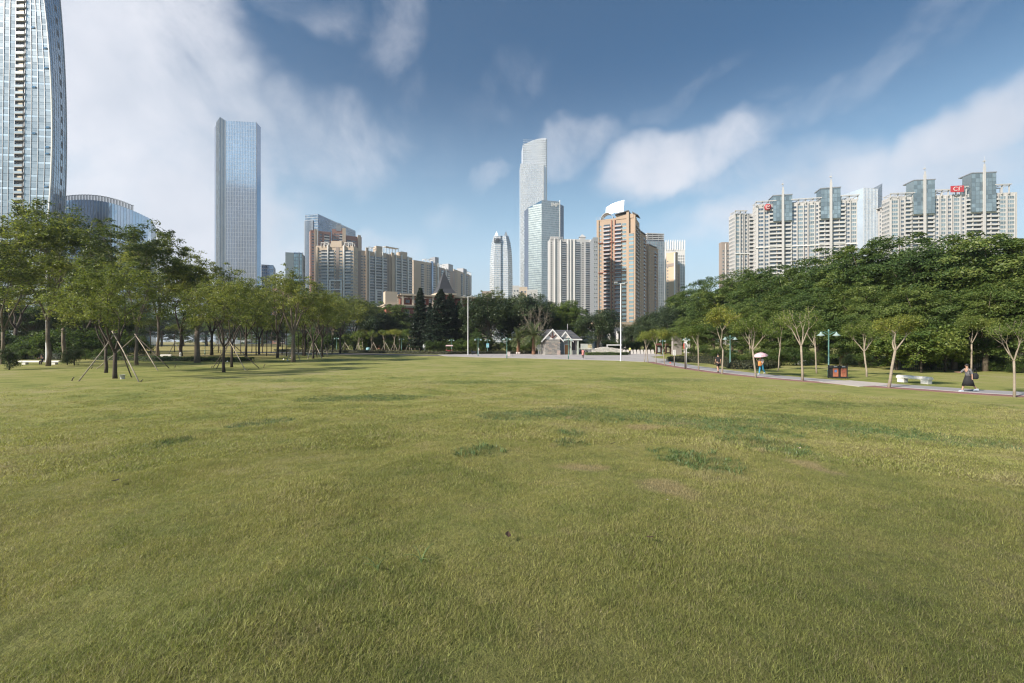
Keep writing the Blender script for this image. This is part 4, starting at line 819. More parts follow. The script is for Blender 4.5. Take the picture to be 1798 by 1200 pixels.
mb = MB(); mb.box(.4, b.w - .4, .5, 4, b.h, b.h + 11); mb.obj('crown', GLW, b.root); b.bars('crown_rib', WHT, 'f', [(x, x + .8, b.h, b.h + 13, -.6, .4) for x in np.linspace(0, b.w - .8, 9)])
Y = 450; b = Bld('beige_block', 'beige block with open metal roof frames in front of the white tower', PX(1170, Y + 3), PX(1186, Y - 3), zt(446, Y), 6, BEIGE); zs = [1 + 3.1 * j for j in range(int((b.h - 3) / 3.1))]
b.grid('side_window', T_window(1.6, 1.6), 'r', [2.5], zs, join=True); b.bars('band', TAUPE, 'f', [(0, b.w, b.h * .86, b.h * .86 + 3, 0, .3)]); b.bars('rib', WHT, 'f', [(b.w - 1.2, b.w, 0, b.h, 0, .8)]); b.grid('window', T_window(1.3, 1.5), 'f', [1.5], zs, join=True)
mb = MB(); mb.tube([(2, 4, b.h), (4, 4, b.h + 6), (6, 4, b.h)], .2, 4); mb.tube([(2, 9, b.h), (4, 9, b.h + 6), (6, 9, b.h)], .2, 4); mb.box(1, 8, 3, 10, b.h + 1.2, b.h + 2.2); mb.obj('roof_frame', GREYM, b.root)
b = Bld('beige_block', 'narrow lower beige wing right beside the beige block', PX(1186.5, Y + 6), PX(1194, Y + 6), zt(466, Y), 5, BEIGE); b.grid('side_window', T_window(1.6, 1.6), 'f', [2.2], zs[:-4], join=True); b.bars('band', TAUPE, 'f', [(0, b.w, b.h * .75, b.h * .75 + 2, 0, .4)])

# --- right-hand complexes
def big_block(label, pL, YL, pR, YR, top, depth, bays, towers, pergo, sign=None, gl=None, left_win=0, name='balcony_apartment_block'):
    b = Bld(name, label, PX(pL, YL), PX(pR, YR), zt(top, (YL + YR) / 2), depth, GREYW); w, H = b.w, b.h; fh = 3.15; n = int((H - 1.2) / fh); zs = [H - 1.0 - fh * (j + 1) for j in range(n)][:22]; zl = [H - 1.0 - fh * (j + 1) for j in range(n)][22:]
    brown = mat('tile_brown', (.27, .20, .165), .85, var=.12)
    for kind, f, wd in bays:
        if kind == 'w': T, nm, off = T_window(wd, 1.9, WHT, GLD, 1, .1), 'window', .75
        elif kind == 'W': T, nm, off = T_window(wd, 2.3, WHT, GLT, 2, .1), 'window', .5
        elif kind == 'b': T, nm, off = T_balcony(wd, fh, 1.4, WHT, GREYW), 'balcony', 0
        else: T, nm, off = T_balcony(wd, fh, 1.4, WHT, GLG), 'balcony', 0
        b.grid(nm, T, 'f', [w * f], [z + off for z in zs]); b.grid(nm, T, 'f', [w * f], [z + off for z in zl], join=True)
    rb = sorted({round(f - wd / w / 2, 3) for _, f, wd in bays} | {round(f + wd / w / 2, 3) for _, f, wd in bays}); b.bars('rib', GREYW, 'f', [(w * f - .16, w * f + .16, 0, H + .6, 0, .8) for f in rb])
    b.bars('band', WHT, 'f', [(0, w, H * g_, H * g_ + .7, 0, 1.0) for g_ in (.70,)]); b.bars('tile_strip', brown, 'f', [(w * f + .35, w * f + 1.0, 0, H * .70, 0, .3) for f in rb[1:-1:2]])
    for (f, wd, tt) in towers:
        u = w * f; T_ = zt(tt, (YL + YR) / 2) - GZ; mb = MB(); mb.box(u - wd / 2, u + wd / 2, -2.2, 6, H - 13, T_ - 1.0); mb.obj('lift_tower', GLT, b.root); rgg = np.random.default_rng(int(u)); J = MB(); nu = 6; z0 = H - 13; k = int((T_ - 1 - z0) / 3.15)
        for i in range(nu):
            for j in range(k):
                e = rgg.normal(0, .03, 4); a0, a1 = u - wd / 2 + wd * i / nu, u - wd / 2 + wd * (i + 1) / nu; c0 = z0 + j * 3.15; J.add([(a0 + .08, -2.3 + e[0], c0 + .1), (a1 - .08, -2.3 + e[1], c0 + .1), (a1 - .08, -2.3 + e[2], c0 + 3.0), (a0 + .08, -2.3 + e[3], c0 + 3.0)], [(0, 1, 2, 3)])
        J.obj('glass_panel', GLT, b.root, kind='stuff'); mb = MB(); mb.box(u - wd / 2 - .3, u + wd / 2 + .3, -2.5, 9.3, T_ - 1.0, T_ - .3); mb.obj('tower_roof', GREYM, b.root)
        mb = MB(); mb.box(u - .75, u + .75, -3.2, -2.35, H * .3, T_ + 3.2); mb.box(u - .4, u + .4, -3.2, -2.4, T_ + 3.2, T_ + 5.5); mb.tube([(u, -2.8, T_ + 5.4), (u, -2.8, T_ + 11.5)], [.14, .05], 6); mb.box(u - 1.0, u + .2, -3.5, -2.6, T_ + 7.2, T_ + 8.0); mb.obj('mast', GREYW, b.root)
    for (f0, f1, hh) in pergo:
        mb = MB(); k = max(2, int((f1 - f0) * w / 4.2))
        for i in range(k + 1): x = w * (f0 + (f1 - f0) * i / k); mb.box(x - .3, x + .3, -1.2, -.6, H, H + hh); mb.box(x - .25, x + .25, 6, 6.5, H, H + hh); mb.box(x - .2, x + .2, -2.2, 7, H + hh, H + hh + .35)
        mb.box(w * f0 - .8, w * f1 + .8, -2.4, -1.8, H + hh + .1, H + hh + .7); mb.box(w * f0 - .8, w * f1 + .8, -.9, -.5, H + hh - .3, H + hh - .01); mb.box(w * f0 - .5, w * f1 + .5, 6.9, 7.4, H + hh + .1, H + hh + .7); mb.obj('roof_pergola', GREYW, b.root)
    if sign:
        f, zz_, sh = sign; r = sh == 'round'; mb = MB(); RED = mat('sign_red', (.42, .035, .045), .5, var=.05); cx = w * f; cz = H + zz_
        if r: mb.lathe([(2.6, -.3), (2.6, .0)], 20, 0, Matrix.Translation((cx, -2.6, cz)) @ Matrix.Rotation(R(90), 4, 'X'))
        else: mb.box(cx - 4.4, cx + 4.4, -3.0, -2.6, cz - 2.4, cz + 2.4)
        so = mb.obj('sign', RED, b.root); mb = MB()
        if r:
            mb.tube([(cx + 1.5 * math.cos(a), -3.0, cz + 1.5 * math.sin(a)) for a in np.linspace(.6, 5.4, 12)], .24, 4); mb.tube([(cx - .8, -3.0, cz), (cx + .9, -3.0, cz + .1)], .24, 4)
        else:
            mb.tube([(cx - 1.2 + 1.4 * math.cos(a), -3.15, cz + 1.4 * math.sin(a)) for a in np.linspace(.7, 5.6, 12)], .24, 4); mb.tube([(cx + 1.0, -3.15, cz - 1.4), (cx + 1.0, -3.15, cz + 1.4)], .24, 4); mb.tube([(cx + 1.0, -3.15, cz + 1.3), (cx + 2.8, -3.15, cz + 1.3)], .24, 4)
        mb.obj('sign_mark', mat('sign_pale', (.75, .6, .58), .6), b.root)
    if left_win: b.grid('side_window', T_window(1.8, 1.7, WHT, GLD), 'l', fr_(0, depth, left_win), [z + .7 for z in zs], join=True)
    return b
big_block('long pale apartment block with two blue glass lift towers and a round red sign', 1327, 366, 1505, 350, 358, 9, [('w', .05, 4.2), ('w', .11, 3.2), ('b', .175, 5.2), ('g', .275, 7.5) if False else ('b', .25, 5.6), ('b', .325, 5.2), ('w', .385, 4.2), ('W', .45, 4.0), ('w', .50, 2.6), ('W', .56, 4.0), ('w', .61, 2.4), ('b', .66, 4.2), ('b', .725, 5.4), ('b', .79, 5.2), ('b', .855, 4.0), ('w', .91, 3.0), ('W', .965, 4.0)],
          [(.265, 13.5, 340), (.735, 13.5, 333)], [(.0, .19, 3.0), (.36, .64, 3.0), (.84, 1.0, 3.4)], (.115, -1.6, 'round'), left_win=4)
big_block('rightmost pale apartment block with two taller blue glass lift towers and a red roof sign', 1562, 352, 1786, 340, 345, 9, [('W', .04, 5.0), ('w', .10, 3.0), ('b', .15, 4.6), ('b', .20, 5.4), ('b', .262, 5.4), ('b', .325, 4.4), ('w', .375, 3.0), ('W', .425, 4.0), ('w', .475, 3.0), ('W', .53, 4.6), ('w', .58, 2.8), ('b', .63, 4.6), ('b', .69, 6.2), ('b', .76, 5.6), ('b', .825, 5.0), ('W', .885, 5.0), ('W', .95, 5.0)],
          [(.262, 14.5, 314), (.725, 16.5, 306)], [(.0, .18, 3.0), (.36, .46, 4.2), (.52, .60, 6.0), (.82, .93, 6.4)], (.515, 4.6, 'square'), left_win=5)
big_block('slim pale apartment tower at the left end of the right hand complex', 1290, 372, 1323, 372, 378, 10, [('W', .14, 3.6), ('w', .36, 2.0), ('w', .58, 2.4), ('b', .86, 3.4)], [], [(.0, .55, 2.6)], left_win=5, name='balcony_apartment_tower')
b = Bld('balcony_apartment_block', 'narrow grey block peeping out left of the slim pale apartment tower', PX(1267, 385), PX(1284, 385), zt(428, 385), 5, TAUPE); b.grid('window', T_window(1.8, 1.8, WHT, GLD), 'f', [1.5, 5.4], [1 + 3.1 * j for j in range(26)], join=True); b.bars('rib', WHT, 'f', [(3.2, 3.7, 0, b.h, 0, .5)])
b = Bld('balcony_apartment_block', 'pale side block with small dark windows left of the rightmost complex', PX(1541, 368), PX(1561, 356), zt(370, 360), 6, GREYW); zs = [b.h - 4 - 3.15 * j for j in range(28)]; b.grid('window', T_window(1.8, 1.8, WHT, GLD), 'f', [b.w * .25], zs); b.grid('balcony', T_balcony(3.2, 3.15, 1.2), 'f', [b.w * .75], zs)
mb = MB(); [mb.box(x, x + .4, -1, 5, b.h, b.h + 3) for x in np.linspace(0, b.w - .4, 4)]; mb.box(-.5, b.w + .5, -1.4, 5.2, b.h + 3, b.h + 3.5); mb.obj('roof_pergola', GREYW, b.root)
# pointed glass tower between the right complexes
def pointed():
    Y = 640; b = Bld('pointed_glass_tower', 'pale faceted glass tower with a pointed top between the two right hand complexes', PX(1516, Y), PX(1541, Y + 5), zt(330, Y), 40, GLP, 'skyscraper', roof=False); w = b.w
    b.curtain('f', w, 10, 0, b.h, 4, GLP, WHT, .2, .25, .014, .2, 12); mb = MB(); T_ = zt(321, Y) - GZ; mb.prism([(w, 0), (w + 13, 4), (w + 22, 20), (w + 22, 40), (w, 40)], -1, b.h, 0, None, [b.h - 3, T_ + 3, b.h - 4, b.h - 4, b.h - 3]); mb.obj('wing_wall', GLB, b.root)
    J = MB(); [J.add([(w, -.2, z), (w + 13, 3.8, z), (w + 13, 3.8, z + .5), (w, -.2, z + .5)], [(0, 1, 2, 3)]) for z in np.arange(2, b.h - 6, 4)]; J.obj('floor_band', GREYM, b.root, kind='stuff')
pointed()
b = plain('office_tower', 'sliver of a far blue block at the extreme right of the skyline', 1791, 700, 1812, 700, 420, 25, GLB, 6, 4, GREYM)
# added tower, unseen behind the camera, sized so its soft shade darkens the nearest grass
b = Bld('apartment_tower', 'tall pale tower added unseen behind the camera to shade the near grass', (-72.9, -73.0), (-84.1, -56.4), 69, 16, CREAM); b.grid('window', T_window(2.2, 1.7), 'f', fr_(1, b.w - 1, 5), [1 + 3.1 * j for j in range(21)], join=True); b.grid('window', T_window(2.2, 1.7), 'r', fr_(1, b.d - 1, 4), [1 + 3.1 * j for j in range(21)], join=True)
# small roofs and blocks low behind the trees, centre
for (pL, pR, Y, top, m_, lab) in [(900, 912, 300, 505, GREYW, 'small grey roof block low between the horned and tallest towers'), (912, 926, 320, 507, CREAM, 'small pale roof block at the foot of the tallest tower'), (926, 944, 310, 512, GREYW, 'small grey house at the foot of the IMP tower'), (1042, 1050, 330, 420, GREYM, 'thin blue grey sliver of a block left of the orange tower'), (846, 862, 280, 515, TAUPE, 'small brown house left of the horned tower foot')]:
    b = Bld('low_block', lab, PX(pL, Y), PX(pR, Y), zt(top, Y), 14, m_); b.grid('window', T_window(1.3, 1.4), 'f', fr_(.3, b.w - .3, max(2, int(b.w / 2.6))), [b.h - 3 - 3.1 * j for j in range(max(2, int(b.h / 3.1) - 1))], join=True)
# grey hall behind the gate and white building behind the left grove
b = Bld('gate_building', 'grey building with pale columns behind the round dark tree by the gate', PX(1040, 140), PX(1098, 142), zt(582, 140), 12, mat('wall_blue_grey', (.20, .21, .23), .8)); b.grid('window', T_window(1.6, 2.2, GREYM, WIN), 'f', fr_(.5, b.w - .5, 4), [3.4, .8]); b.bars('column', WHT, 'f', [(x, x + .35, 0, b.h, .1, .9) for x in np.linspace(0, b.w - .4, 5)])
b = Bld('podium', 'beige arched podium under the orange tower right of the white pole', PX(1052, 300), PX(1152, 320), zt(568, 300), 14, BEIGE); b.grid('window', T_window(2.0, 3.0, CREAM, BLK, 0, .3), 'f', fr_(1, b.w - 1, 10), [b.h - 5, b.h - 10], join=True); b.bars('cornice', CREAM, 'f', [(0, b.w, b.h - .6, b.h, 0, 1.0)])
b = Bld('white_building', 'low white building with red stripe glimpsed behind the stone bench', PX(60, 112), PX(208, 118), zt(601, 112), 10, WHT, roof=False); b.grid('window', T_window(2.2, 2.0, GREYW, BLK), 'f', fr_(1, b.w - 1, 7), [.8]); b.bars('stripe', mat('stripe_red', (.4, .05, .05), .6), 'f', [(b.w * .84, b.w, 2.0, 2.4, 0, .1)])
b = Bld('pale_annex', 'pale rendered annex wall behind the notice boards', PX(1181, 98), PX(1197, 98.5), zt(590, 98), .4, mat('wall_pale_pink', (.36, .32, .31), .9, var=.15, vs=.8), roof=False)
b = Bld('small_house', 'little white house showing through a gap low in the right hand wood', PX(1206, 112), PX(1212, 112), zt(567, 112), 2, WHT, roof=False); b.bars('shutter', GREYM, 'f', [(.2, b.w - .2, b.h - 2 - k * .6, b.h - 1.8 - k * .6, 0, .1) for k in range(4)])
# ------------------------------------------------------------------ trees
BARK_D = mat('bark_dark', (.060, .046, .036), .9, var=.3, vs=5, bump=.6, bs=25)
BARK_P = mat('bark_pale', (.27, .225, .175), .85, var=.28, vs=4, bump=.5, bs=25)
BARK_M = mat('bark_mid', (.15, .12, .09), .9, var=.3, vs=4, bump=.5, bs=25)
LF_AIRY = leafmat('leaf_airy', (.085, .115, .038), (.165, .20, .056), (.28, .285, .085), .45, .35)
LF_GOLD = leafmat('leaf_gold', (.10, .145, .035), (.20, .235, .05), (.33, .31, .07), .4, .5)
LF_DARK3 = leafmat('leaf_dark_warm', (.046, .080, .024), (.10, .148, .036), (.195, .23, .06), .4, .22)
LF_DARK2 = leafmat('leaf_dark_open', (.045, .070, .028), (.085, .118, .038), (.16, .18, .055), .4, .3)
LF_DARK = leafmat('leaf_dark', (.036, .068, .022), (.078, .128, .034), (.160, .205, .052), .4, .22)
LF_DEEP = leafmat('leaf_deep', (.024, .042, .022), (.044, .070, .030), (.078, .104, .038), .25, .25)
LF_LIME = leafmat('leaf_lime', (.065, .115, .028), (.135, .185, .040), (.24, .27, .07), .4, .4)
LF_CON = leafmat('leaf_conifer', (.010, .024, .014), (.020, .038, .020), (.036, .056, .026), .12, .4)
LF_PALM = leafmat('leaf_palm', (.055, .080, .030), (.10, .125, .045), (.18, .19, .085), .25, .8)
def leaves_np(rng, C, nrm, size, asp=.45, jit=.6):
    """one small rhomb per centre; nrm = preferred facing"""
    n = len(C); N_ = nrm + rng.normal(0, jit, (n, 3)); N_ /= np.linalg.norm(N_, axis=1)[:, None] + 1e-9
    A = rng.normal(0, 1, (n, 3)); A -= N_ * np.sum(A * N_, 1)[:, None]; A /= np.linalg.norm(A, axis=1)[:, None] + 1e-9
    B = np.cross(N_, A); L = (size * rng.uniform(.6, 1.35, n))[:, None]; A *= L * .5; B *= L * .5 * asp
    V_ = np.stack([C - A, C + B, C + A, C - B], 1).reshape(-1, 3); return V_, np.arange(4 * n).reshape(n, 4)
def grow(rng, p, d, ln, r, lv, mx, P, segs, tips):
    """recursive limb"""
    k = 4; pts = [p.copy()]; rad = [r]
    for i in range(k):
        d = (d + Vector(rng.normal(0, P['wob'], 3)) + Vector((0, 0, P['up'][min(lv, len(P['up']) - 1)]))).normalized()
        p = p + d * ln / k; pts.append(p.copy()); rad.append(r * (1 - (1 - P['tap']) * (i + 1) / k))
    segs.append((pts, rad, lv))
    if lv == mx:
        tips.append((p.copy(), d.copy())); tips.append((pts[2].copy(), d.copy())) if P.get('mid') else None; return
    if lv >= 2 and P.get('mid'): tips.append((pts[3].copy(), d.copy()))
    n = P['n'][lv]; az0 = rng.uniform(0, 6.28)
    for i in range(n):
        an = P['ang'][lv] * rng.uniform(.7, 1.25); az = az0 + 6.283 * i / n + rng.normal(0, .3); o = d.orthogonal().normalized(); o = Quaternion(d, az) @ o
        nd = (d * math.cos(an) + o * math.sin(an)).normalized()
        s = pts[-1] if (i < P.get('endk', 99)) else pts[2 + i % 2]
        grow(rng, s, nd, ln * P['lr'][lv] * rng.uniform(.8, 1.2), rad[-1] * P['rr'] , lv + 1, mx, P, segs, tips)
PROTO = {}
def skeleton_tree(key, seed, H, Wd, P, r0, fork, leaf, bark, nl, ls, rc, flat, lean=(0, 0)):
    """open tree: limbs you can see, clouds of small leaves round the twigs"""
    rng = np.random.default_rng(seed); segs, tips = [], []
    base = Vector((0, 0, -.15)); top = Vector((lean[0], lean[1], fork))
    tp = [base.lerp(top, t) + Vector((*(rng.normal(0, .03, 2) * H * .12 * (0 < t < 1)), 0)) for t in (0, .3, .6, 1)]
    segs.append((tp, [r0 * 1.25, r0, r0 * .92, r0 * .85], 0))
    n = P['n0']; az0 = rng.uniform(0, 6.28)
    for i in range(n):
        az = az0 + 6.283 * i / n + rng.normal(0, .25); a = P['a0'] * rng.uniform(.6, 1.2)
        grow(rng, top.copy(), Vector((math.cos(az) * math.sin(a), math.sin(az) * math.sin(a), math.cos(a))), (H - fork) * P['l0'], r0 * .62, 1, P['mx'], P, segs, tips)
    T = np.array([t[0] for t in tips]); zs = (H - fork - rc * flat * .8) / (T[:, 2].max() - fork); ws = (Wd / 2 - rc * .5) / np.percentile(np.hypot(T[:, 0] - lean[0], T[:, 1] - lean[1]), 92)
    def fit(p): return Vector((lean[0] + (p[0] - lean[0]) * ws, lean[1] + (p[1] - lean[1]) * ws, fork + (p[2] - fork) * zs)) if p[2] > fork - 1e-6 else Vector(p)
    mbt, mbb = MB(), MB(); mbt.tube(segs[0][0], segs[0][1], 9)
    for pts, rad, lv in segs[1:]:
        mbb.tube([fit(p) for p in pts], [max(x, .012) for x in rad], 6 if lv < 2 else (4 if lv < 3 else 3), cap=False)
    T = np.array([fit(t[0]) for t in tips]); idx = rng.integers(0, len(T), nl); G = rng.normal(0, 1, (nl, 3)); G /= np.linalg.norm(G, axis=1)[:, None]; G *= rng.uniform(0, 1, nl)[:, None] ** .45
    szs = rng.uniform(.6, 1.25, len(T)); C = T[idx] + G * (rc * szs[idx])[:, None] * np.array([1, 1, flat])
    C[:, 2] -= .18 * rc * (G[:, 0] ** 2 + G[:, 1] ** 2)
    V_, Q = leaves_np(rng, C, np.array([0, 0, 1.0]) + G * .5, ls, .42, .55)
    PROTO[key] = (mbt.mesh(key + '_trunk', bark), mbb.mesh(key + '_limb', bark), np_mesh(key + '_crown', V_, Q, leaf), H)
def dense_tree(key, seed, H, Wd, leaf, bark, npad, lpp, ls, skirt=.1, trunk_r=.28, layered=.5, padr=1.3, inner=.25):
    """closed crown made of many leafy pads on limbs"""
    rng = np.random.default_rng(seed); c0 = H * skirt; cz = (H + c0) / 2; rz_ = (H - c0) / 2; rx = Wd / 2
    pads = []
    # main lobes give the uneven outline
    lobes = [(Vector((math.cos(a) * rx * .45, math.sin(a) * rx * .45, cz + rng.uniform(-.35, .5) * rz_)), rng.uniform(.42, .62)) for a in (rng.uniform(0, 6.28) + k * 6.28 / 6 for k in range(6))] + [(Vector((0, 0, cz + .35 * rz_)), .6), (Vector((0, 0, cz - .3 * rz_)), .66)]
    while len(pads) < npad:
        lb, f = lobes[rng.integers(0, len(lobes))]; g_ = rng.normal(0, 1, 3); g_ /= np.linalg.norm(g_); rr = rng.uniform(.72, 1.05) if rng.uniform() > inner else rng.uniform(.2, .7)
        p = Vector((lb.x + g_[0] * rx * f * rr, lb.y + g_[1] * rx * f * rr, lb.z + g_[2] * rz_ * f * rr))
        if p.z < c0 or p.z > H: continue
        pads.append((p, Vector((p.x / rx, p.y / rx, (p.z - cz) / rz_))))
    P_ = np.array([p for p, _ in pads]); O_ = np.array([o for _, o in pads]); n = npad * lpp; idx = np.repeat(np.arange(npad), lpp)
    pr = padr * rng.uniform(.55, 1.3, npad); G = rng.normal(0, 1, (n, 3)); G /= np.linalg.norm(G, axis=1)[:, None]; G *= rng.uniform(0, 1, n)[:, None] ** .4
    fl = 1 - layered * .75; loc = G * pr[idx][:, None] * np.array([1, 1, fl])
    # pads droop outwards
    rad = O_[idx][:, :2]; loc[:, 2] -= .38 * np.sum(loc[:, :2] * rad, 1)
    C = P_[idx] + loc
    C = C[C[:, 2] > .05] if skirt < .05 else C
    nr = np.column_stack([rad * .55, np.full(n, 1.0)])[:len(C)] if len(C) == n else np.tile([0, 0, 1.0], (len(C), 1))
    V_, Q = leaves_np(rng, C, nr, ls, .5, .5)
    mbt, mbb = MB(), MB(); tp = [Vector((0, 0, -.2)), Vector((.05, 0, H * .2)), Vector((-.08, .05, H * .42))]; mbt.tube(tp, [trunk_r * 1.3, trunk_r, trunk_r * .8], 9)
    for k in rng.choice(npad, min(26, npad), replace=False):
        e = pads[k][0]; s = tp[1].lerp(tp[2], rng.uniform(0, 1)); mid = s.lerp(e, .5) + Vector((0, 0, -.05 * H * rng.uniform(-1, 1))); mbb.tube([s, s.lerp(mid, .6), mid, e], [trunk_r * .45, trunk_r * .3, trunk_r * .2, .03], 5, cap=False)
    PROTO[key] = (mbt.mesh(key + '_trunk', bark), mbb.mesh(key + '_limb', bark), np_mesh(key + '_crown', V_, Q, leaf), H)
def tree(name, key, label, x, y, h=None, rz=None, group=None, wk=1, cat='tree', z=None):
    t, l, c, H = PROTO[key]; s = (h / H) if h else 1
    r = thing(name, label, cat, (x, y, terr(x, y) if z is None else z), random.uniform(0, 6.28) if rz is None else rz, group, (s * wk, s * wk, s))
    link('trunk', t, r); link('limb', l, r); link('crown', c, r); return r
random.seed(7)
PA = dict(n0=4, a0=.55, l0=.34, n=[0, 3, 3, 3], ang=[0, .70, .75, .8], lr=[0, .80, .75, .62], rr=.66, wob=.13, up=[0, .07, .0, -.02], tap=.6, mx=4, mid=1)
PY = dict(n0=4, a0=.50, l0=.46, n=[0, 3, 3, 2], ang=[0, .5, .6, .6], lr=[0, .66, .6, .6], rr=.68, wob=.10, up=[0, .05, .0, 0], tap=.6, mx=3, mid=1)
PT = dict(n0=3, a0=.34, l0=.34, n=[0, 3, 3, 3], ang=[0, .66, .75, .8], lr=[0, .85, .75, .6], rr=.66, wob=.12, up=[0, .05, .0, -.02], tap=.6, mx=4, mid=1)
for i in range(3): skeleton_tree(f'airy{i}', 10 + i, 9.5, 8.6, PA, .14, 2.0 + .3 * i, LF_AIRY, BARK_D, 12500, .18, .56, .5)
for i in range(2): skeleton_tree(f'tall{i}', 20 + i, 17, 11.5, PT, .17, 3.6 + i, LF_AIRY if i else LF_DARK2, BARK_M, 16500, .26, .78, .5)
for i in range(7): skeleton_tree(f'young{i}', 30 + i, 5.3, [3.9, 3.6, 3.9, 3.3, 4.3, 3.5, 4.0][i], dict(PY, n0=[4, 3, 4, 3, 5, 2, 3][i], a0=[.5, .45, .5, .35, .62, .5, .4][i], wob=[.1, .1, .1, .16, .12, .18, .14][i]), [.075, .075, .075, .06, .08, .07, .105][i], [2.3, 2.5, 2.7, 2.0, 2.2, 1.8, 2.6][i], [LF_GOLD, LF_LIME, LF_GOLD, LF_LIME, LF_LIME, LF_GOLD, LF_GOLD][i], BARK_P, [7500, 7500, 7500, 4200, 6500, 4800, 7000][i], .13, .52, .75, ((-.25, .1, .15, .3, -.2, .35, -.3)[i], .1))
skeleton_tree('sparse', 44, 5.6, 3.4, PY, .085, 2.5, LF_LIME, BARK_P, 2400, .12, .45, .7)
skeleton_tree('feather', 45, 12.5, 9.5, dict(PA, n0=5, a0=.5), .26, 3.4, LF_AIRY, BARK_M, 15000, .21, .60, .42)
skeleton_tree('thin', 47, 6.5, 3.6, PY, .07, 3.6, LF_AIRY, BARK_D, 2600, .15, .6, .6)
skeleton_tree('bare', 46, 13, 9, dict(PA, n0=6, a0=.6), .20, 2.2, LF_DEEP, BARK_P, 120, .2, .6, .4)
for i in range(3): dense_tree(f'mass{i}', 50 + i, 14, 12.5, [LF_DARK, LF_DARK3, LF_DARK][i], BARK_M, 330, 150, [.27, .30, .24][i], .03, .32, .8, 1.15)
dense_tree('yellowmass', 55, 14, 12.5, LF_LIME, BARK_M, 240, 150, .30, .04, .3, .55, 1.15)
for i in range(2): dense_tree(f'ficus{i}', 60 + i, 12, 13, LF_DEEP, BARK_M, 260, 120, .32, .16, .4, .4, 1.3)
dense_tree('bush', 70, 2.4, 3.4, LF_DARK, BARK_D, 90, 60, .14, .02, .06, .3, .42)
dense_tree('limebush', 71, 4.8, 4.6, LF_LIME, BARK_D, 120, 70, .26, .02, .08, .5, .6)
dense_tree('darkbush', 72, 2.3, 2.0, LF_DEEP, BARK_D, 90, 70, .11, .02, .06, .1, .34)
# topiary ball
dense_tree('topiary', 73, 1.25, 1.9, LF_GOLD, BARK_D, 150, 60, .07, .02, .05, .1, .22)

# --- left grove: open airy trees with bare forked limbs
def ctree(name, key, label, px, base, top, rz=None, group=None, wk=1):
    Y = gy(base); return tree(name, key, label, gx(px, Y), Y, zt(top, Y) - GZ, rz, group, wk)
GL = 'open crowned trees of the left grove'
left = [
 ('airy0', 202, 665, 452, 1.05, 'broad olive crowned tree held by bamboo props beside a white bucket'),
 ('airy1', 186, 655, 478, .95, 'slender trunk just behind and left of the propped bucket tree'),
 ('tall1', 84, 643, 352, 1.05, 'very tall tree rising right beside the seated man and stone bench'),
 ('tall0', 111, 635, 358, 1.1, 'very tall tree behind the shrubs, right of the seated man'),
 ('tall0', 240, 641, 378, 1.0, 'tall twin stemmed tree where the second set of props meets'),
 ('tall1', 278, 627, 402, 1.05, 'tall dark tree standing behind the low hedge left of the forked one'),
 ('feather', 346, 637, 432, 1.0, 'thick trunk forking like a candelabra under a feathery crown'),
 ('airy2', 393, 654, 492, 1.0, 'many stemmed tree with pale and dark props in the middle of the grove'),
 ('airy0', 407, 645, 478, .85, 'straight trunk just behind the many stemmed propped tree'),
 ('airy1', 432, 627, 492, 1.0, 'thin dark tree right of the props, behind the hedge end'),
 ('airy2', 487, 629, 482, 1.0, 'pale trunked tree left of the darkest trunk at the grove edge'),
 ('feather', 515, 636, 462, .95, 'dark straight trunk with a loose feathery crown at the grove edge'),
 ('tall0', 5, 640, 372, 1.0, 'tall tree at the extreme left edge of the grove'),
 ('airy2', 28, 625, 450, 1.1, 'lower leafy tree between the left edge and the stone bench'),
 ('airy0', 150, 628, 440, 1.15, 'leafy tree behind the shrub and the tall grove trees'),
 ('tall1', 200, 622, 412, 1.0, 'tree with dark crown in the second rank behind the bucket tree'),
 ('airy1', 318, 626, 452, 1.05, 'leafy tree rising over the hedge left of the candelabra trunk'),
 ('airy0', 550, 630, 512, 1.0, 'first tree right of the feathery edge tree, props at its foot'),
 ('airy2', 566, 627, 508, 1.0, 'second tree right of the feathery edge tree, thin dark trunk'),
 ('airy1', 535, 625, 500, 1.0, 'slightly farther tree between the edge tree and the propped pair'),
 ('airy2', 597, 621, 520, 1.1, 'last tree of the left grove before the open lawn row'),
 ('airy0', 455, 623, 505, 1.0, 'farther tree behind the thin dark one'),
 ('airy1', 372, 624, 478, 1.1, 'farther tree seen right of the candelabra trunk'),
 ('airy2', -40, 648, 420, 1.1, 'airy tree cut by the left edge of the view'),
]
for key, px, b_, t_, wk, lab in left: ctree('grove_tree', key, lab, px, b_, t_, group=GL, wk=wk)
# thin young trunks deeper in the grove
rr_ = random.Random(3)
spots = [(x, b) for x, b in zip([412, 423, 442, 450, 461, 468, 476, 495, 503, 524, 532, 541, 556, 574, 583, 306, 264, 383], [621, 622, 620, 624, 621, 625, 620, 623, 626, 621, 625, 620, 624, 621, 622, 619, 621, 620])]
for i, (px, b_) in enumerate(spots):
    Y = gy(b_); tree('thin_tree', 'thin', 'thin dark sapling trunk crowded behind the grove edge, lawn showing between', gx(px, Y), Y, rr_.uniform(7.5, 9.5), group='saplings crowded deeper in the left grove')
for i, o in enumerate(sorted([o for o in COL.objects if o.name.startswith('thin_tree')], key=lambda o: o.location.x / o.location.y)): o['label'] = f'{ORD[i]} from the left of the thin sapling trunks deep in the grove'
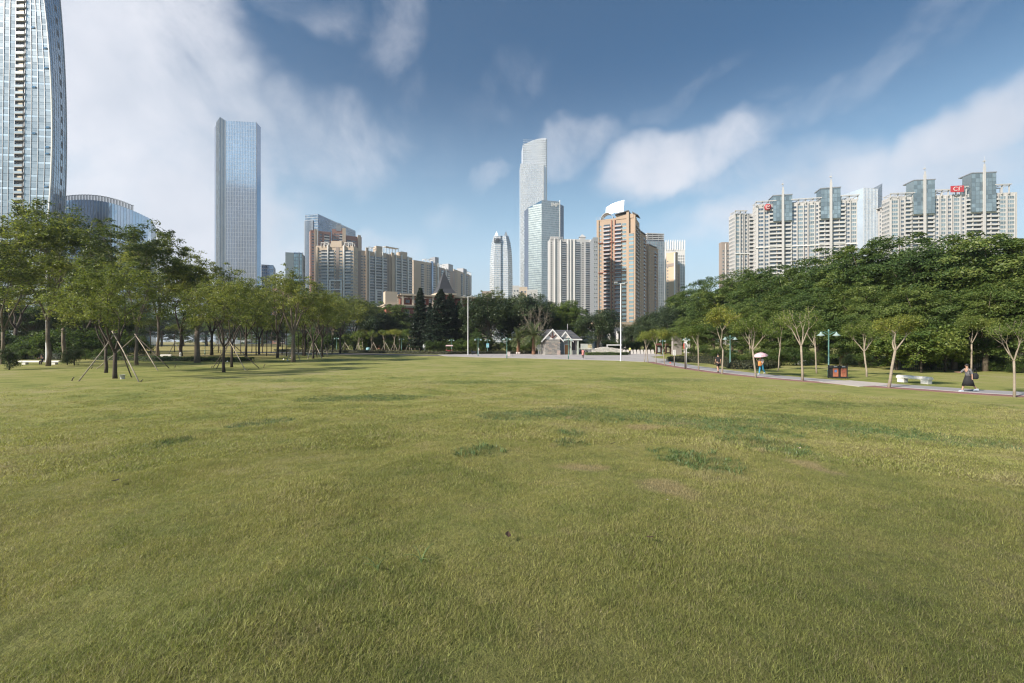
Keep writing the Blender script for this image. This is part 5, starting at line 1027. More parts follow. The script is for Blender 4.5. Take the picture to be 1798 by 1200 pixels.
# far wood behind the tan field
for i in range(19):
    px = -20 + i * 34 + rr_.uniform(-10, 10); Y = 262 + rr_.uniform(-16, 26)
    tree('far_tree', f'mass{i % 3}', f'{ORD[i]} dark tree from the left in the wood beyond the tan field', gx(px, Y), Y, rr_.uniform(17, 24), group='dark trees beyond the tan field', wk=1.1)
for i, (px, b_, t_) in enumerate([(-60, 618, 500), (10, 616, 505), (62, 617, 520), (120, 615, 500), (170, 616, 515), (225, 614, 510)]):
    Y = gy(b_) * .8; tree('backing_tree', f'mass{i % 3}', f'{ORD[i]} from the left of the dark trees closing the view behind the stone bench', gx(px, Y), Y, zt(t_, Y) - GZ, group='dark trees closing the left side')
# --- the wood behind the lawn, centre left
mid = [('airy1', 560, 585, 505), ('airy0', 600, 590, 512), ('tall0', 640, 160, 522), ('airy2', 622, 150, 520), ('mass0', 672, 168, 528), ('mass1', 702, 160, 535), ('ficus0', 655, 150, 545), ('mass2', 728, 172, 530), ('tall1', 585, 170, 510)]
labs = ['loose crowned tree left in the wood behind the far lawn', 'second loose crowned tree in the wood behind the far lawn', 'tall brownish green tree above the far propped row', 'lighter airy tree in front of the tall brownish one', 'bushy tree under the cream apartment blocks', 'sunlit rounded tree left of the red brick hall', 'low dark crown filling the gap behind the propped row', 'rounded tree touching the left end of the red brick hall', 'tall tree under the left cream apartment block']
for (key, px, Y, top), lab in zip(mid, labs):
    Y = 150 if Y > 400 else Y; tree('wood_tree', key, lab, gx(px, Y), Y, zt(top, Y) - GZ, group='trees of the wood below the apartment blocks', wk=1.1)
# small trees with props along the far lawn
row = [(606, 615.5, 586), (629, 616, 580), (638, 615.5, 576), (654, 616, 578), (676, 616, 579), (692, 616.5, 577), (700, 616, 578), (719, 617, 575), (729, 616.5, 579), (737, 617, 578), (751, 617.5, 580), (779, 619, 590)]
for i, (px, b_, t_) in enumerate(row):
    ctree('small_tree', f'young{(i * 3 + 1) % 7}', f'{ORD[i]} from the left of the small golden trees along the far lawn', px, b_, t_, group='small trees along the far lawn', wk=.95)
# dark undergrowth belt under the wood
for i in range(20):
    px = 520 + i * 17 + rr_.uniform(-4, 4); Y = 150 + rr_.uniform(-4, 8); tree('shrub', 'bush', f'{ORD[i]} dark shrub from the left in the belt behind the far lawn', gx(px, Y), Y, rr_.uniform(4.2, 6.5), group='dark shrubs behind the far lawn', cat='shrub', wk=1.3)
for i, px in enumerate([762, 780, 800, 822, 842, 858, 876, 896, 918, 938, 1006, 1020, 1072, 1090, 1104, 1120, 1136, 1150]):
    Y = 117 + rr_.uniform(-2, 4) + (10 if px > 1000 else 0); tree('shrub', 'bush', f'{ORD[i]} dark shrub from the left in the belt behind the plaza', gx(px, Y), Y, rr_.uniform(2.6, 4.2), group='dark shrubs behind the plaza and gate', cat='shrub', wk=1.3)
# --- conifers
def conifer(key, seed, H, Wd, tiers):
    rng = np.random.default_rng(seed); Cs, Ns = [], []; mbb = MB()
    for i in range(tiers):
        t = i / tiers; z = H * (.06 + .92 * t); r = Wd / 2 * (1 - t) ** .72 * rng.uniform(.82, 1.1) + .15
        for k in range(int(9 + 6 * (1 - t))):
            a = rng.uniform(0, 6.28); rr2 = r * rng.uniform(.75, 1.12); e = Vector((math.cos(a) * rr2, math.sin(a) * rr2, z + .12 * rr2))
            mbb.tube([(0, 0, z), (e.x * .5, e.y * .5, z), e], [.05, .03, .01], 3, cap=False)
            n = int(70 * rr2 / (Wd / 2) + 22); u = rng.uniform(.12, 1, n) ** .7; w = rng.normal(0, .17, n) * (1.1 - u * .4) * rr2 ** .6
            Cs.append(np.column_stack([e.x * u - math.sin(a) * w, e.y * u + math.cos(a) * w, z + .12 * rr2 * u * u + rng.normal(0, .07, n)])); Ns.append(np.tile([0, 0, 1.0], (n, 1)))
    V_, Q = leaves_np(rng, np.concatenate(Cs), np.concatenate(Ns), .42, .42, .6); mbt = MB(); mbt.tube([(0, 0, -.2), (0, 0, H * .5), (0, 0, H * .98)], [.22, .14, .03], 8)
    PROTO[key] = (mbt.mesh(key + '_trunk', BARK_D), mbb.mesh(key + '_limb', BARK_D), np_mesh(key + '_crown', V_, Q, LF_CON), H)
conifer('con0', 80, 16, 8.0, 46); conifer('con1', 81, 16, 6.0, 42)
for i, (px, Y, top, key, wk, lab) in enumerate([(738, 128, 503, 'con1', 1, 'narrow conifer with the leftmost pointed tip, before the red brick hall'), (774, 122, 505, 'con0', 1.15, 'broad dark conifer directly below the slate spire'), (791, 130, 513, 'con0', 1, 'conifer just right of the slate spire'), (806, 124, 527, 'con0', 1.0, 'lowest conifer, rightmost of the dark four'), (755, 126, 530, 'con0', .8, 'short conifer filling between the two pointed ones')]):
    tree('conifer', key, lab, gx(px, Y), Y, zt(top, Y) - GZ, group='dark conifers before the red brick hall', wk=wk)
# --- big dark trees, centre
cen = [('ficus0', 858, 118, 518, 1.0, 'large dark fig tree left of the date palms'), ('ficus1', 895, 124, 520, 1.0, 'large dark fig tree behind the date palms'), ('ficus0', 935, 122, 517, 1.05, 'large fig tree behind the gatehouse gable'),
       ('yellowmass', 987, 128, 521, .85, 'bright lime leafed tree behind the gatehouse roof'), ('mass1', 1012, 126, 540, .8, 'darker tree right of the lime leafed one'), ('ficus1', 1050, 118, 541, .95, 'round dark crown between gatehouse and tall white pole'),
       ('ficus0', 1110, 138, 572, .8, 'low dark tree right of the tall white pole'), ('ficus1', 1132, 128, 570, .8, 'low dark tree behind the first golden path saplings'), ('mass2', 838, 112, 575, .7, 'low rounded tree behind the lawn lamps'), ('tall0', 862, 122, 503, .9, 'taller tree whose branches stick out above the dark figs'), ('mass0', 815, 132, 555, .8, 'green tree right of the conifers'), ('ficus0', 1088, 150, 575, .7, 'small dark tree behind the stone gate wall'), ('ficus1', 965, 135, 525, .95, 'dark fig crown hidden behind the gatehouse ridge')]
for key, px, Y, top, wk, lab in cen: tree('fig_tree', key, lab, gx(px, Y), Y, zt(top, Y) - GZ, group='large dark trees around the gatehouse', wk=wk)
tree('bare_tree', 'bare', 'pale leafless branching tree above the date palms', gx(940, 111), 111, zt(530, 111) - GZ, cat='tree')
# --- the right-hand wood: front edge and crest
crest = [(1118, 570), (1138, 556), (1156, 545), (1176, 530), (1203, 506), (1234, 487), (1266, 473), (1300, 468), (1340, 464), (1380, 458), (1415, 450), (1450, 440), (1490, 432), (1540, 412), (1590, 412), (1645, 424), (1700, 428), (1752, 408), (1810, 424), (1860, 410)]
for i, (px, top) in enumerate(crest):
    Y = 51 * F / (px - 899) if px > 1195 else 112 + (1195 - px) * .45; Y = max(44, Y)
    tree('wood_tree', f'mass{i % 3}' if px > 1195 else f'ficus{i % 2}', f'{ORD[i]} crown from the left along the skyline of the right hand wood', gx(px, Y), Y, (zt(top, Y) - GZ) * rr_.uniform(.92, 1.06), group='skyline trees of the right hand wood', wk=1.0 if px > 1195 else .8)
front = [(1165, 106, 583), (1195, 98, 562), (1225, 92, 548), (1262, 84, 540), (1295, 77, 528), (1332, 71, 520), (1372, 66, 515), (1412, 61, 506), (1455, 57, 500), (1500, 53, 496), (1548, 50, 498), (1600, 48, 505), (1655, 46, 500), (1712, 43.5, 500), (1770, 41.5, 490), (1835, 40, 480)]
for i, (px, Y, top) in enumerate(front):
    tree('wood_tree', f'mass{(i + 1) % 3}', f'{ORD[i]} tree from the left in the front edge of the right hand wood', gx(px, Y), Y + 2, zt(top, Y) - GZ, group='front edge trees of the right hand wood', wk=1.05)
tree('lime_shrub', 'limebush', 'large lime leafed drooping shrub left of the woman in the black skirt', gx(1618, 41.5), 41.5, 4.9, cat='shrub')
tree('lime_shrub', 'limebush', 'lime leafed shrub right behind the white stone bench', gx(1660, 43), 43, 4.4, 1.0, cat='shrub')
tree('lime_shrub', 'limebush', 'smaller lime shrub behind the thick trunked path tree', gx(1575, 45), 45, 4.6, 2.0, cat='shrub')
bs = [(1292, 640, 617, 'bush'), (1318, 641, 612, 'bush'), (1345, 642, 610, 'bush'), (1372, 642, 609, 'bush'), (1398, 642, 608, 'bush'), (1425, 641, 615, 'bush'), (1455, 640, 612, 'darkbush'), (1488, 645, 621, 'darkbush'), (1520, 646, 620, 'bush'), (1215, 627, 608, 'bush'), (1240, 630, 606, 'bush'), (1265, 634, 610, 'bush'), (1700, 650, 625, 'bush'), (1740, 652, 622, 'bush'), (1785, 655, 628, 'bush'), (1590, 649, 628, 'bush'), (1635, 650, 625, 'bush')]
for i, (px, b_, t_, key) in enumerate(bs):
    Y = gy(b_); tree('shrub', key, f'{ORD[i]} entry of the undergrowth', gx(px, Y), Y, zt(t_, Y) - GZ, group='undergrowth shrubs below the right hand wood', cat='shrub', wk=1.1)
bo = sorted([o for o in COL.objects if o.name.startswith('shrub') and o.get('group') == 'undergrowth shrubs below the right hand wood'], key=lambda o: o.location.x / o.location.y)
for i, o in enumerate(bo): o['label'] = f'{ORD[i]} undergrowth shrub from the left below the right hand wood'
ctree('topiary_shrub', 'topiary', 'clipped round yellow green topiary behind the thick trunked tree', 1558, 642, 623)
for o in COL.objects:
    if o.name == 'topiary_shrub': o['category'] = 'shrub'
for px, b_, t_, lab in [(16, 650, 612, 'upright dark shrub at the extreme left of the lawn'), (131, 642, 611, 'broad dark shrub right of the seated man'), (118, 641, 614, 'dark shrub close to the seated man')]:
    o = ctree('dark_shrub', 'darkbush', lab, px, b_, t_); o['category'] = 'shrub'
for i, px in enumerate([2, 40, 66, 150, 170, 190, 212]):
    o = ctree('dark_shrub', 'bush', f'{ORD[i]} low dark bush from the left in the belt behind the stone bench', px, 632, 612); o['category'] = 'shrub'; o['group'] = 'low bushes behind the stone bench'
for i in range(11):
    px = -30 + i * 27; Y = 80 + rr_.uniform(-4, 10); o = tree('dark_shrub', 'bush', f'{ORD[i]} tall bush from the left in the dense back row of the grove', gx(px, Y), Y, rr_.uniform(3.6, 5.6), group='tall bushes in the back row of the grove', cat='shrub', wk=1.2)
# --- young trees lining the path
GP = 'young pale trunked trees along the path'
pt = [(1131, 636, 578, 'young3', 'leftmost golden sapling of the pair where path meets plaza'), (1138, 637, 580, 'young0', 'right hand sapling of the pair where path meets plaza'), (1152, 638.5, 577, 'young2', 'sapling just right of the pair at the plaza corner'), (1168, 642, 574, 'young5', 'sapling in front of the notice boards'),
      (1227, 651, 565, 'young1', 'thin sapling with a white post beside it, left of the man in black'), (1268, 657, 533, 'young5', 'golden tree right beside the man in black'), (1327, 664, 546, 'young4', 'tree standing left of the woman with the pink umbrella'), (1366, 651, 548, 'young3', 'tree behind the path right of the pink umbrella'),
      (1409, 669, 533, 'sparse', 'pale trunk with bare upswept branches left of the near lamp'), (1434, 656, 556, 'young1', 'small lime tree behind the path left of the near lamp'), (1522, 662, 556, 'young4', 'lime topped tree between the litter bin and the bench'), (1560, 681, 549, 'young6', 'thick crooked trunk with golden crown left of the stone bench'), (1705, 655, 547, 'young1', 'forked tree directly behind the woman in the black skirt'), (1781, 698, 556, 'sparse', 'nearest tree at the right edge, pale trunk with few leaves'), (1796, 655, 590, 'young1', 'thin sapling behind the nearest right hand tree'),
      (1213, 624, 566, 'young0', 'sapling behind the low hedge near the red sign'), (1318, 637, 560, 'young2', 'forked tree in the undergrowth behind the umbrella woman')]
for px, b_, t_, key, lab in pt:
    o = ctree('path_tree', key, lab, px, b_, t_, group=GP, wk=.86); o.rotation_euler.x = rr_.uniform(-.05, .05); o.rotation_euler.y = rr_.uniform(-.05, .05)
# big bare trunks under the right wood
def bare_trunk(px, b_, top, r, lean, lab):
    Y = gy(b_); x = gx(px, Y); h = zt(top, Y) - GZ; mb = MB(); mb.tube([(0, 0, -.2), (lean * .3, 0, h * .3), (lean * .6, .1, h * .7), (lean, 0, h)], [r * 1.3, r, r * .9, r * .7], 9); mb2 = MB()
    for k in range(5): a = k * 1.3; mb2.tube([(lean, 0, h * .95), (lean + math.cos(a) * 1.2, math.sin(a) * 1.2, h + .8), (lean + math.cos(a) * 3, math.sin(a) * 3, h + 1.6)], [r * .5, r * .35, .05], 5)
    rng = np.random.default_rng(int(px)); C = rng.normal(0, 1, (5200, 3)) * np.array([1.9, 1.9, .45]) + np.array([lean, 0, h + 1.5]); V_, Q = leaves_np(rng, C, np.array([0, 0, 1.0]), .24)
    r0 = thing('wood_tree', lab, 'tree', (x, Y, GZ), 0, 'front edge trees of the right hand wood'); mb.obj('trunk', BARK_M, r0); mb2.obj('limb', BARK_M, r0); link('crown', np_mesh('crown', V_, Q, LF_DARK), r0)
bare_trunk(1513, 643, 600, .2, -.9, 'leaning bare trunk right of the litter bin under the wood'); bare_trunk(1761, 648, 575, .26, .3, 'stout bare trunk near the right edge before the fence'); bare_trunk(1440, 630, 560, .18, .2, 'shaded trunk under the wood near the lamp')
# --- date palms
def palm(px, b_, top, crown_px, seed, lab):
    Y = gy(b_); x = gx(px, Y); h = zt(top, Y) - GZ; L = crown_px / F * Y / 2 * 1.25; th = h - L * .45; rng = np.random.default_rng(seed)
    r = thing('date_palm', lab, 'palm', (x, Y, GZ), 0, 'date palms left of the gatehouse'); mb = MB(); k = 14
    for i in range(k):
        z0 = th * i / k; rr2 = .42 * (1 - .25 * i / k); mb.lathe([(rr2 * .88, z0), (rr2 * 1.08, z0 + th / k * .8), (rr2 * .9, z0 + th / k)], 10, cap=i == k - 1)
    mb.obj('trunk', mat('palm_bark', (.19, .10, .06), .9, var=.3, vs=4), r)
    for f in range(46):
        az = rng.uniform(0, 6.283); el = rng.uniform(-.35, 1.45); ln = L * rng.uniform(.8, 1.1); pts = []
        p = Vector((0, 0, th)); d = Vector((math.cos(az) * math.cos(el), math.sin(az) * math.cos(el), math.sin(el)))
        for s_ in range(9): pts.append(p.copy()); p = p + d * ln / 8; d = (d + Vector((0, 0, -.17))).normalized()
        m_ = MB(); m_.tube(pts, [.035 * (1 - .8 * i / 8) for i in range(9)], 3)
        for s_ in range(1, 34):
            t = s_ / 34 * 8; i = int(t); q_ = pts[i].lerp(pts[min(i + 1, 8)], t - i); dd = (pts[min(i + 1, 8)] - pts[i]).normalized(); sd_ = dd.cross(Vector((0, 0, 1))).normalized(); up_ = sd_.cross(dd)
            ll = L * .26 * math.sin(.35 + 2.5 * s_ / 34) + .05
            for sg in (1, -1):
                e = q_ + (sd_ * sg + dd * .75 + up_ * .35 + Vector((0, 0, -.15))).normalized() * ll; w_ = dd * .035
                m_.add([q_ - w_, q_ + w_, e], [(0, 1, 2)])
        m_.obj('frond', LF_PALM, r)
palm(937, 623, 578, 46, 4, 'taller date palm with reddish trunk beside the gatehouse'); palm(910, 622, 586, 36, 5, 'shorter date palm left of the taller one')
# --- hedges and beds
def hedge(name, pts, h, leafm, lab, dens=260, ls=.11, z=GZ):
    """clipped planting following an outline: soil-dark core under a skin of leaves"""
    r = thing(name, lab, 'hedge', (pts[0][0], pts[0][1], z)); P_ = [(x - pts[0][0], y - pts[0][1]) for x, y in pts]; rng = np.random.default_rng(len(pts) * 7 + int(h * 100))
    cx = sum(p[0] for p in P_) / len(P_); cy = sum(p[1] for p in P_) / len(P_); mb = MB(); mb.prism([(cx + (x - cx) * .97, cy + (y - cy) * .97) for x, y in P_], 0, h * .8); mb.obj('stem_mass', mat('hedge_core', (.018, .022, .012), .95), r, kind='stuff')
    A = np.array(P_); x0, y0 = A.min(0); x1, y1 = A.max(0); n = int((x1 - x0) * (y1 - y0) * dens); n = min(n, 60000); X = rng.uniform(x0, x1, n); Yq = rng.uniform(y0, y1, n); ins = np.zeros(n, bool); j = len(A) - 1
    for i in range(len(A)):
        c_ = ((A[i, 1] > Yq) != (A[j, 1] > Yq)) & (X < (A[j, 0] - A[i, 0]) * (Yq - A[i, 1]) / (A[j, 1] - A[i, 1] + 1e-12) + A[i, 0]); ins ^= c_; j = i
    T = np.column_stack([X[ins], Yq[ins], h * (.86 + .16 * np.sin(X[ins] * 2.1) * np.cos(Yq[ins] * 1.7) + rng.normal(0, .06, ins.sum()))]); Nn = np.tile([0, 0, 1.0], (len(T), 1)); sides = []; sn = []
    for i in range(len(A)):
        a, b2 = A[i], A[(i + 1) % len(A)]; ln = np.linalg.norm(b2 - a); k = int(ln * h * dens * 1.3); t = rng.uniform(0, 1, k)[:, None]; p = a + (b2 - a) * t; nn = np.array([(b2 - a)[1], -(b2 - a)[0]]) / (ln + 1e-9)
        sides.append(np.column_stack([p + rng.normal(0, .06, (k, 2)), rng.uniform(0, h, k)])); sn.append(np.tile([nn[0], nn[1], .4], (k, 1)))
    V_, Q = leaves_np(rng, np.concatenate([T] + sides), np.concatenate([Nn] + sn), ls, .6, .5); link('foliage', np_mesh('foliage', V_, Q, leafm), r); return r
LF_HEDGE = leafmat('leaf_hedge', (.030, .038, .018), (.055, .060, .026), (.095, .080, .040), .2, .5)
hedge('bed_hedge', [(22.6, 66.5), (25.2, 58), (23.9, 51.5), (22.6, 46.5), (25.2, 45.8), (29.5, 50), (32, 60), (31, 72), (27, 73)], .62, LF_HEDGE, 'low brownish bed hedge curving along the path before the notice boards', 60, .17)
hedge('gate_hedge', [(15.4, 93.2), (21.5, 93.6), (24.5, 95.2), (24.3, 96.2), (20, 95.4), (15.2, 94.8)], .62, LF_DARK, 'low green hedge at the foot of the pale stone wall', 90, .16)
hedge('road_hedge', [(-14, 99.5), (-4, 105), (6, 105.5), (6, 107), (-6, 107), (-17, 102.5), (-40, 117), (-66, 130), (-67, 128), (-41, 114.6)], .7, LF_HEDGE, 'long low dark hedge along the far road left of the gatehouse', 40, .2)
hedge('field_hedge', [(-65, 70.2), (-53, 66.5), (-38, 63.5), (-37, 65.4), (-52, 68.8), (-65, 72.5)], .62, LF_DARK, 'low clipped green hedge running behind the grove before the tan field', 110, .13)
hedge('field_hedge', [(-96, 74), (-70, 70.5), (-70, 72.4), (-96, 76.5)], 1.1, LF_DEEP, 'taller dark hedge at the far left behind the grove', 60, .16)
# ------------------------------------------------------------------ gatehouse
TEAL = mat('lamp_teal', (.12, .25, .23), .45, .2, var=.1); TEALP = mat('lamp_shade_pale', (.27, .36, .35), .5, .1); WPOLE = mat('pole_white', (.56, .56, .55), .45, var=.08)
STONE = mat('stone_grey', (.31, .295, .28), .9, var=.22, vs=2, bump=.5, bs=8); STONEP = mat('stone_pale', (.46, .43, .39), .9, var=.18, vs=1.2, bump=.6, bs=6)
WOODB = mat('timber_brown', (.10, .032, .026), .7); DOORM = mat('door_orange_wood', (.36, .15, .045), .6, var=.15, vs=3); PLAST = mat('plaster_white', (.66, .62, .58), .85, var=.07)
def gatehouse():
    Y = 97; x0 = gx(957, Y); x1 = gx(1018, Y + 2); r = thing('gatehouse', 'small stone gatehouse with twin white gables, grey slate roof and orange wooden door', 'gatehouse', (x0, Y, GZ), R(6)); w = x1 - x0   # ~7.4 m
    eave = 3.35; g1 = 3.2
    mb = MB(); mb.box(0, g1, 0, 6, 0, eave); mb.box(g1, w - .4, 1.3, 6, 0, eave); mb.obj('wall', STONE, r)
    rgg = random.Random(4)  # coursed facing stones
    sm = [MB() for _ in range(3)]; protos_ = []
    for k in range(3): m_ = MB(); m_.box(-.27 - .05 * k, .27 + .05 * k, -.06, .02, 0, .25); protos_.append(m_.mesh('stone', [mat(f'stone_tone_{"abc"[k]}', [(.30, .28, .25), (.22, .21, .20), (.34, .29, .25)][k], .9, var=.2, vs=2, bump=.5)]))
    for j in range(11):
        x = .3 + (j % 2) * .2
        while x < g1 - .25: link('stone', protos_[rgg.randrange(3)], r, (x, -rgg.uniform(0, .02), .15 + j * .285)); x += .66
    def gable(xa, xb, y, yb, apex, name):
        c = (xa + xb) / 2; m_ = MB(); m_.add([(xa, y, eave), (xb, y, eave), (c, y, apex), (xa, yb, eave), (xb, yb, eave), (c, yb, apex)], [(0, 1, 2), (3, 5, 4), (0, 3, 4, 1)]); m_.obj('gable', PLAST, r)
        ov = .55; m2 = MB(); t = .16; sl = (apex - eave) / (c - xa)
        for sx in (-1, 1):
            ex = xa - ov if sx < 0 else xb + ov; ez = eave - ov * sl; P = [(c, y - .2, apex + .05), (ex, y - .2, ez + .05), (ex, yb + .3, ez + .05), (c, yb + .3, apex + .05)]
            m2.add([*P, *[(p[0], p[1], p[2] + t) for p in P]], [(0, 1, 2, 3) if sx > 0 else (3, 2, 1, 0), (4, 7, 6, 5) if sx > 0 else (5, 6, 7, 4), (0, 4, 5, 1), (1, 5, 6, 2), (2, 6, 7, 3)])
        rf = m2.obj('roof', SLATE, r); n = 11
        for k in range(n):   # slate courses
            m3 = MB(); 
            for sx in (-1, 1):
                a, b2 = k / n, (k + 1) / n; X = lambda t_: c + (((xa - ov) if sx < 0 else (xb + ov)) - c) * t_; Zf = lambda t_: apex + .24 - (apex - eave + ov * sl) * t_; m3.add([(X(a), y - .16, Zf(a) - .02), (X(b2), y - .16, Zf(b2) + .045), (X(b2), yb + .28, Zf(b2) + .045), (X(a), yb + .28, Zf(a) - .02), (X(b2), y - .16, Zf(b2) - .01), (X(b2), yb + .28, Zf(b2) - .01)], [(0, 1, 2, 3), (1, 4, 5, 2)])
            m3.obj('slate_course', mat(f'slate_{k % 3}', [(.085, .086, .095), (.068, .07, .08), (.10, .098, .10)][k % 3], .7, var=.3, vs=3), rf)
        m2 = MB()
        for sx in (-1, 1):
            ex = xa - ov if sx < 0 else xb + ov; ez = eave - ov * sl; P = [(c, y - .32, apex - .1), (ex, y - .32, ez - .1), (ex, y - .32, ez + .22), (c, y - .32, apex + .26)]; m2.add([*P, *[(p[0], p[1] + .12, p[2]) for p in P]], [(0, 1, 2, 3), (7, 6, 5, 4), (3, 2, 6, 7), (1, 0, 4, 5), (2, 1, 5, 6)])
        m2.obj('bargeboard', WHT, r)
    gable(-.25, g1 + .25, 0, 6, eave + 1.95, 'a'); gable(g1 + .15, g1 + 2.6, .9, 6, eave + 1.45, 'b')
    # main roof plane running to the right
    m2 = MB(); xa, xb = g1 * .5, w + .5; m2.add([(xa, 3.2, eave + 2.05), (xb - 1.9, 3.2, eave + 2.0), (xb, .6, eave), (g1, .6, eave), (xb, 6.2, eave), (xa, 6.2, eave), (xb, .6, eave - .16), (g1, .6, eave - .16), (xb, 6.2, eave - .16)], [(3, 2, 1, 0), (1, 2, 4), (0, 1, 4, 5), (7, 6, 2, 3), (2, 6, 8, 4)]); rf = m2.obj('roof', SLATE, r)
    for k in range(9):
        a, b2 = k / 9, (k + 1) / 9; L = lambda t: (g1 - .1, 3.2 - 2.6 * t, eave + 2.05 - 2.05 * t); Rr = lambda t: (xb - 1.9 + 1.9 * t, 3.2 - 2.6 * t, eave + 2.0 - 2.0 * t); m3 = MB(); A, B2, C2, D2 = L(a), Rr(a), Rr(b2), L(b2); up = lambda p, h: (p[0], p[1], p[2] + h); m3.add([up(A, .02), up(B2, .02), up(C2, .07), up(D2, .07), up(C2, 0), up(D2, 0)], [(3, 2, 1, 0), (5, 4, 2, 3)]); m3.obj('slate_course', mat(f'slate_{k % 3}', (.08, .08, .09)), rf)
    mb = MB(); mb.box(g1 + .2, xb + .05, .48, .6, eave - .22, eave + .02); mb.obj('gutter', WHT, r)
    # timber trident on the first gable
    cx = g1 / 2; z = eave + .0
    for a, b2 in (((cx, z + 1.45), (cx, z + .25)), ((cx - .75, z + .95), (cx, z + .22)), ((cx + .75, z + .95), (cx, z + .22))):
        m3 = MB(); m3.tube([(a[0], -.10, a[1]), (b2[0], -.10, b2[1])], .12, 4); m3.obj('timber', WOODB, r)
    m3 = MB(); m3.box(g1 + 1.35, g1 + 2.25, 1.22, 1.29, .05, 2.1); d = m3.obj('door', DOORM, r); m3 = MB(); m3.box(g1 + 2.1, g1 + 2.14, 1.14, 1.22, .95, 1.1); m3.obj('handle', GREYM, d)
    m3 = MB(); m3.box(g1 + 1.22, g1 + 1.345, 1.18, 1.297, .05, 2.2); m3.box(g1 + 1.345, g1 + 2.37, 1.18, 1.297, 2.105, 2.2); m3.obj('door_frame', PLAST, r)
    m3 = MB(); m3.box(g1 + .15, g1 + 1.1, 1.18, 1.29, .3, 2.9); m3.obj('window', WIN, r)
    wn = MB(); wn.box(w - 2.0, w - .9, 1.2, 1.29, 1.0, 2.95); o = wn.obj('window', BLK, r); wn = MB(); [wn.box(x, x + .07, 1.12, 1.2, .98, 2.97) for x in (w - 2.05, w - 1.5, w - .92)]; wn.box(w - 2.05, w - .85, 1.11, 1.2, 2.9, 3.0); wn.box(w - 2.05, w - .85, 1.11, 1.2, 1.9, 1.97); wn.obj('frame', WOODB, o)
    m3 = MB(); m3.box(g1 + 2.45, g1 + 2.75, .65, .95, 0, eave); m3.box(w - .5, w - .2, .65, .95, 0, eave); m3.obj('column', mat('column_green_grey', (.36, .40, .34), .8), r, kind='stuff')
    m3 = MB(); m3.box(g1 - .6, g1 + .1, -.12, -.02, 0, .9); m3.obj('plinth', mat('plinth_pink', (.42, .33, .29), .85), r)
    m3 = MB(); m3.tube([(w - 2.1, 3, eave + 1.6), (w - 2.1, 3, eave + 3.4)], .04, 5); m3.obj('antenna', WPOLE, r)
gatehouse()
def wall_stone():
    Y = 95.5; xa, xb = gx(1040, Y), gx(1093, Y); r = thing('stone_wall', 'pale rough stone wall with a gently arched top beside the park gate', 'wall', (xa, Y, GZ)); L = xb - xa; n = 16; rgg = random.Random(2); mb = MB()
    tops = [1.15 if i < 2 else 1.35 + .38 * math.sin(math.pi * min(1, (i - 2) / 9 * .75 + .12)) for i in range(n)]
    for i in range(n): mb.box(L * i / n, L * (i + 1) / n, .1, .7, 0, tops[i] - .12)
    mb.obj('wall_core', STONEP, r)
    for i in range(n):
        z = .02
        while z < tops[i] - .1:
            hh = rgg.uniform(.24, .36); hh = min(hh, tops[i] - z); q = MB(); e = rgg.uniform(.0, .08); q.box(L * i / n + .02 - (.1 if int(z * 5) % 2 and i else 0), L * (i + 1) / n - .02, .02 - e, .75, z, z + hh - .025); q.obj('stone', mat(f'stonep_{rgg.randrange(3)}', rgg.choice([(.48, .46, .42), (.40, .37, .34), (.54, .50, .45)]), .9, var=.2, vs=1.5, bump=.5), r); z += hh
wall_stone()
# ------------------------------------------------------------------ lamps and poles
def lamp(px, b_, top, lab, armpx=18, grp='green park lamps with two shades'):
    p = at(px, b_); h = zt(top, p.y) - GZ; r = thing('street_lamp', lab, 'lamp', p, random.uniform(-.1, .1), grp); sc = max(.8, h / 3.9)
    mb = MB(); mb.lathe([(.085 * sc, 0), (.085 * sc, .45), (.11 * sc, .48), (.11 * sc, .56), (.058 * sc, .6), (.05 * sc, h - .12), (.075 * sc, h - .1), (.06 * sc, h), (.02, h + .07)], 10); mb.obj('pole', TEAL, r)
    for s_ in (-1, 1):
        a = .62 * sc; mb = MB(); mb.tube([(0, 0, h - .42 * sc), (s_ * a * .35, 0, h - .30 * sc), (s_ * a * .75, 0, h - .16 * sc), (s_ * a, 0, h - .16 * sc)], .028 * sc, 5); mb.tube([(0, 0, h - .15 * sc), (s_ * a * .5, 0, h - .14 * sc), (s_ * a * .6, 0, h - .2 * sc)], .016 * sc, 4); mb.obj('arm', TEAL, r)
        mb = MB(); mb.lathe([(.30 * sc, h - .46 * sc), (.27 * sc, h - .42 * sc), (.12 * sc, h - .30 * sc), (.06 * sc, h - .22 * sc), (.05 * sc, h - .14 * sc)], 14, 0, Matrix.Translation((s_ * a, 0, 0))); sh = mb.obj('lamp_shade', TEALP, r)
        mb = MB(); mb.lathe([(.02, h - .54 * sc), (.10 * sc, h - .52 * sc), (.15 * sc, h - .47 * sc), (.15 * sc, h - .45 * sc)], 10, 0, Matrix.Translation((s_ * a, 0, 0))); mb.obj('globe', mat('lamp_globe', (.6, .62, .6), .3), sh)
    return r
lamp(1455, 663, 580, 'nearest green lamp with two bell shades beside the litter bin'); lamp(1282, 646, 590, 'green lamp between the man in black and the pink umbrella')
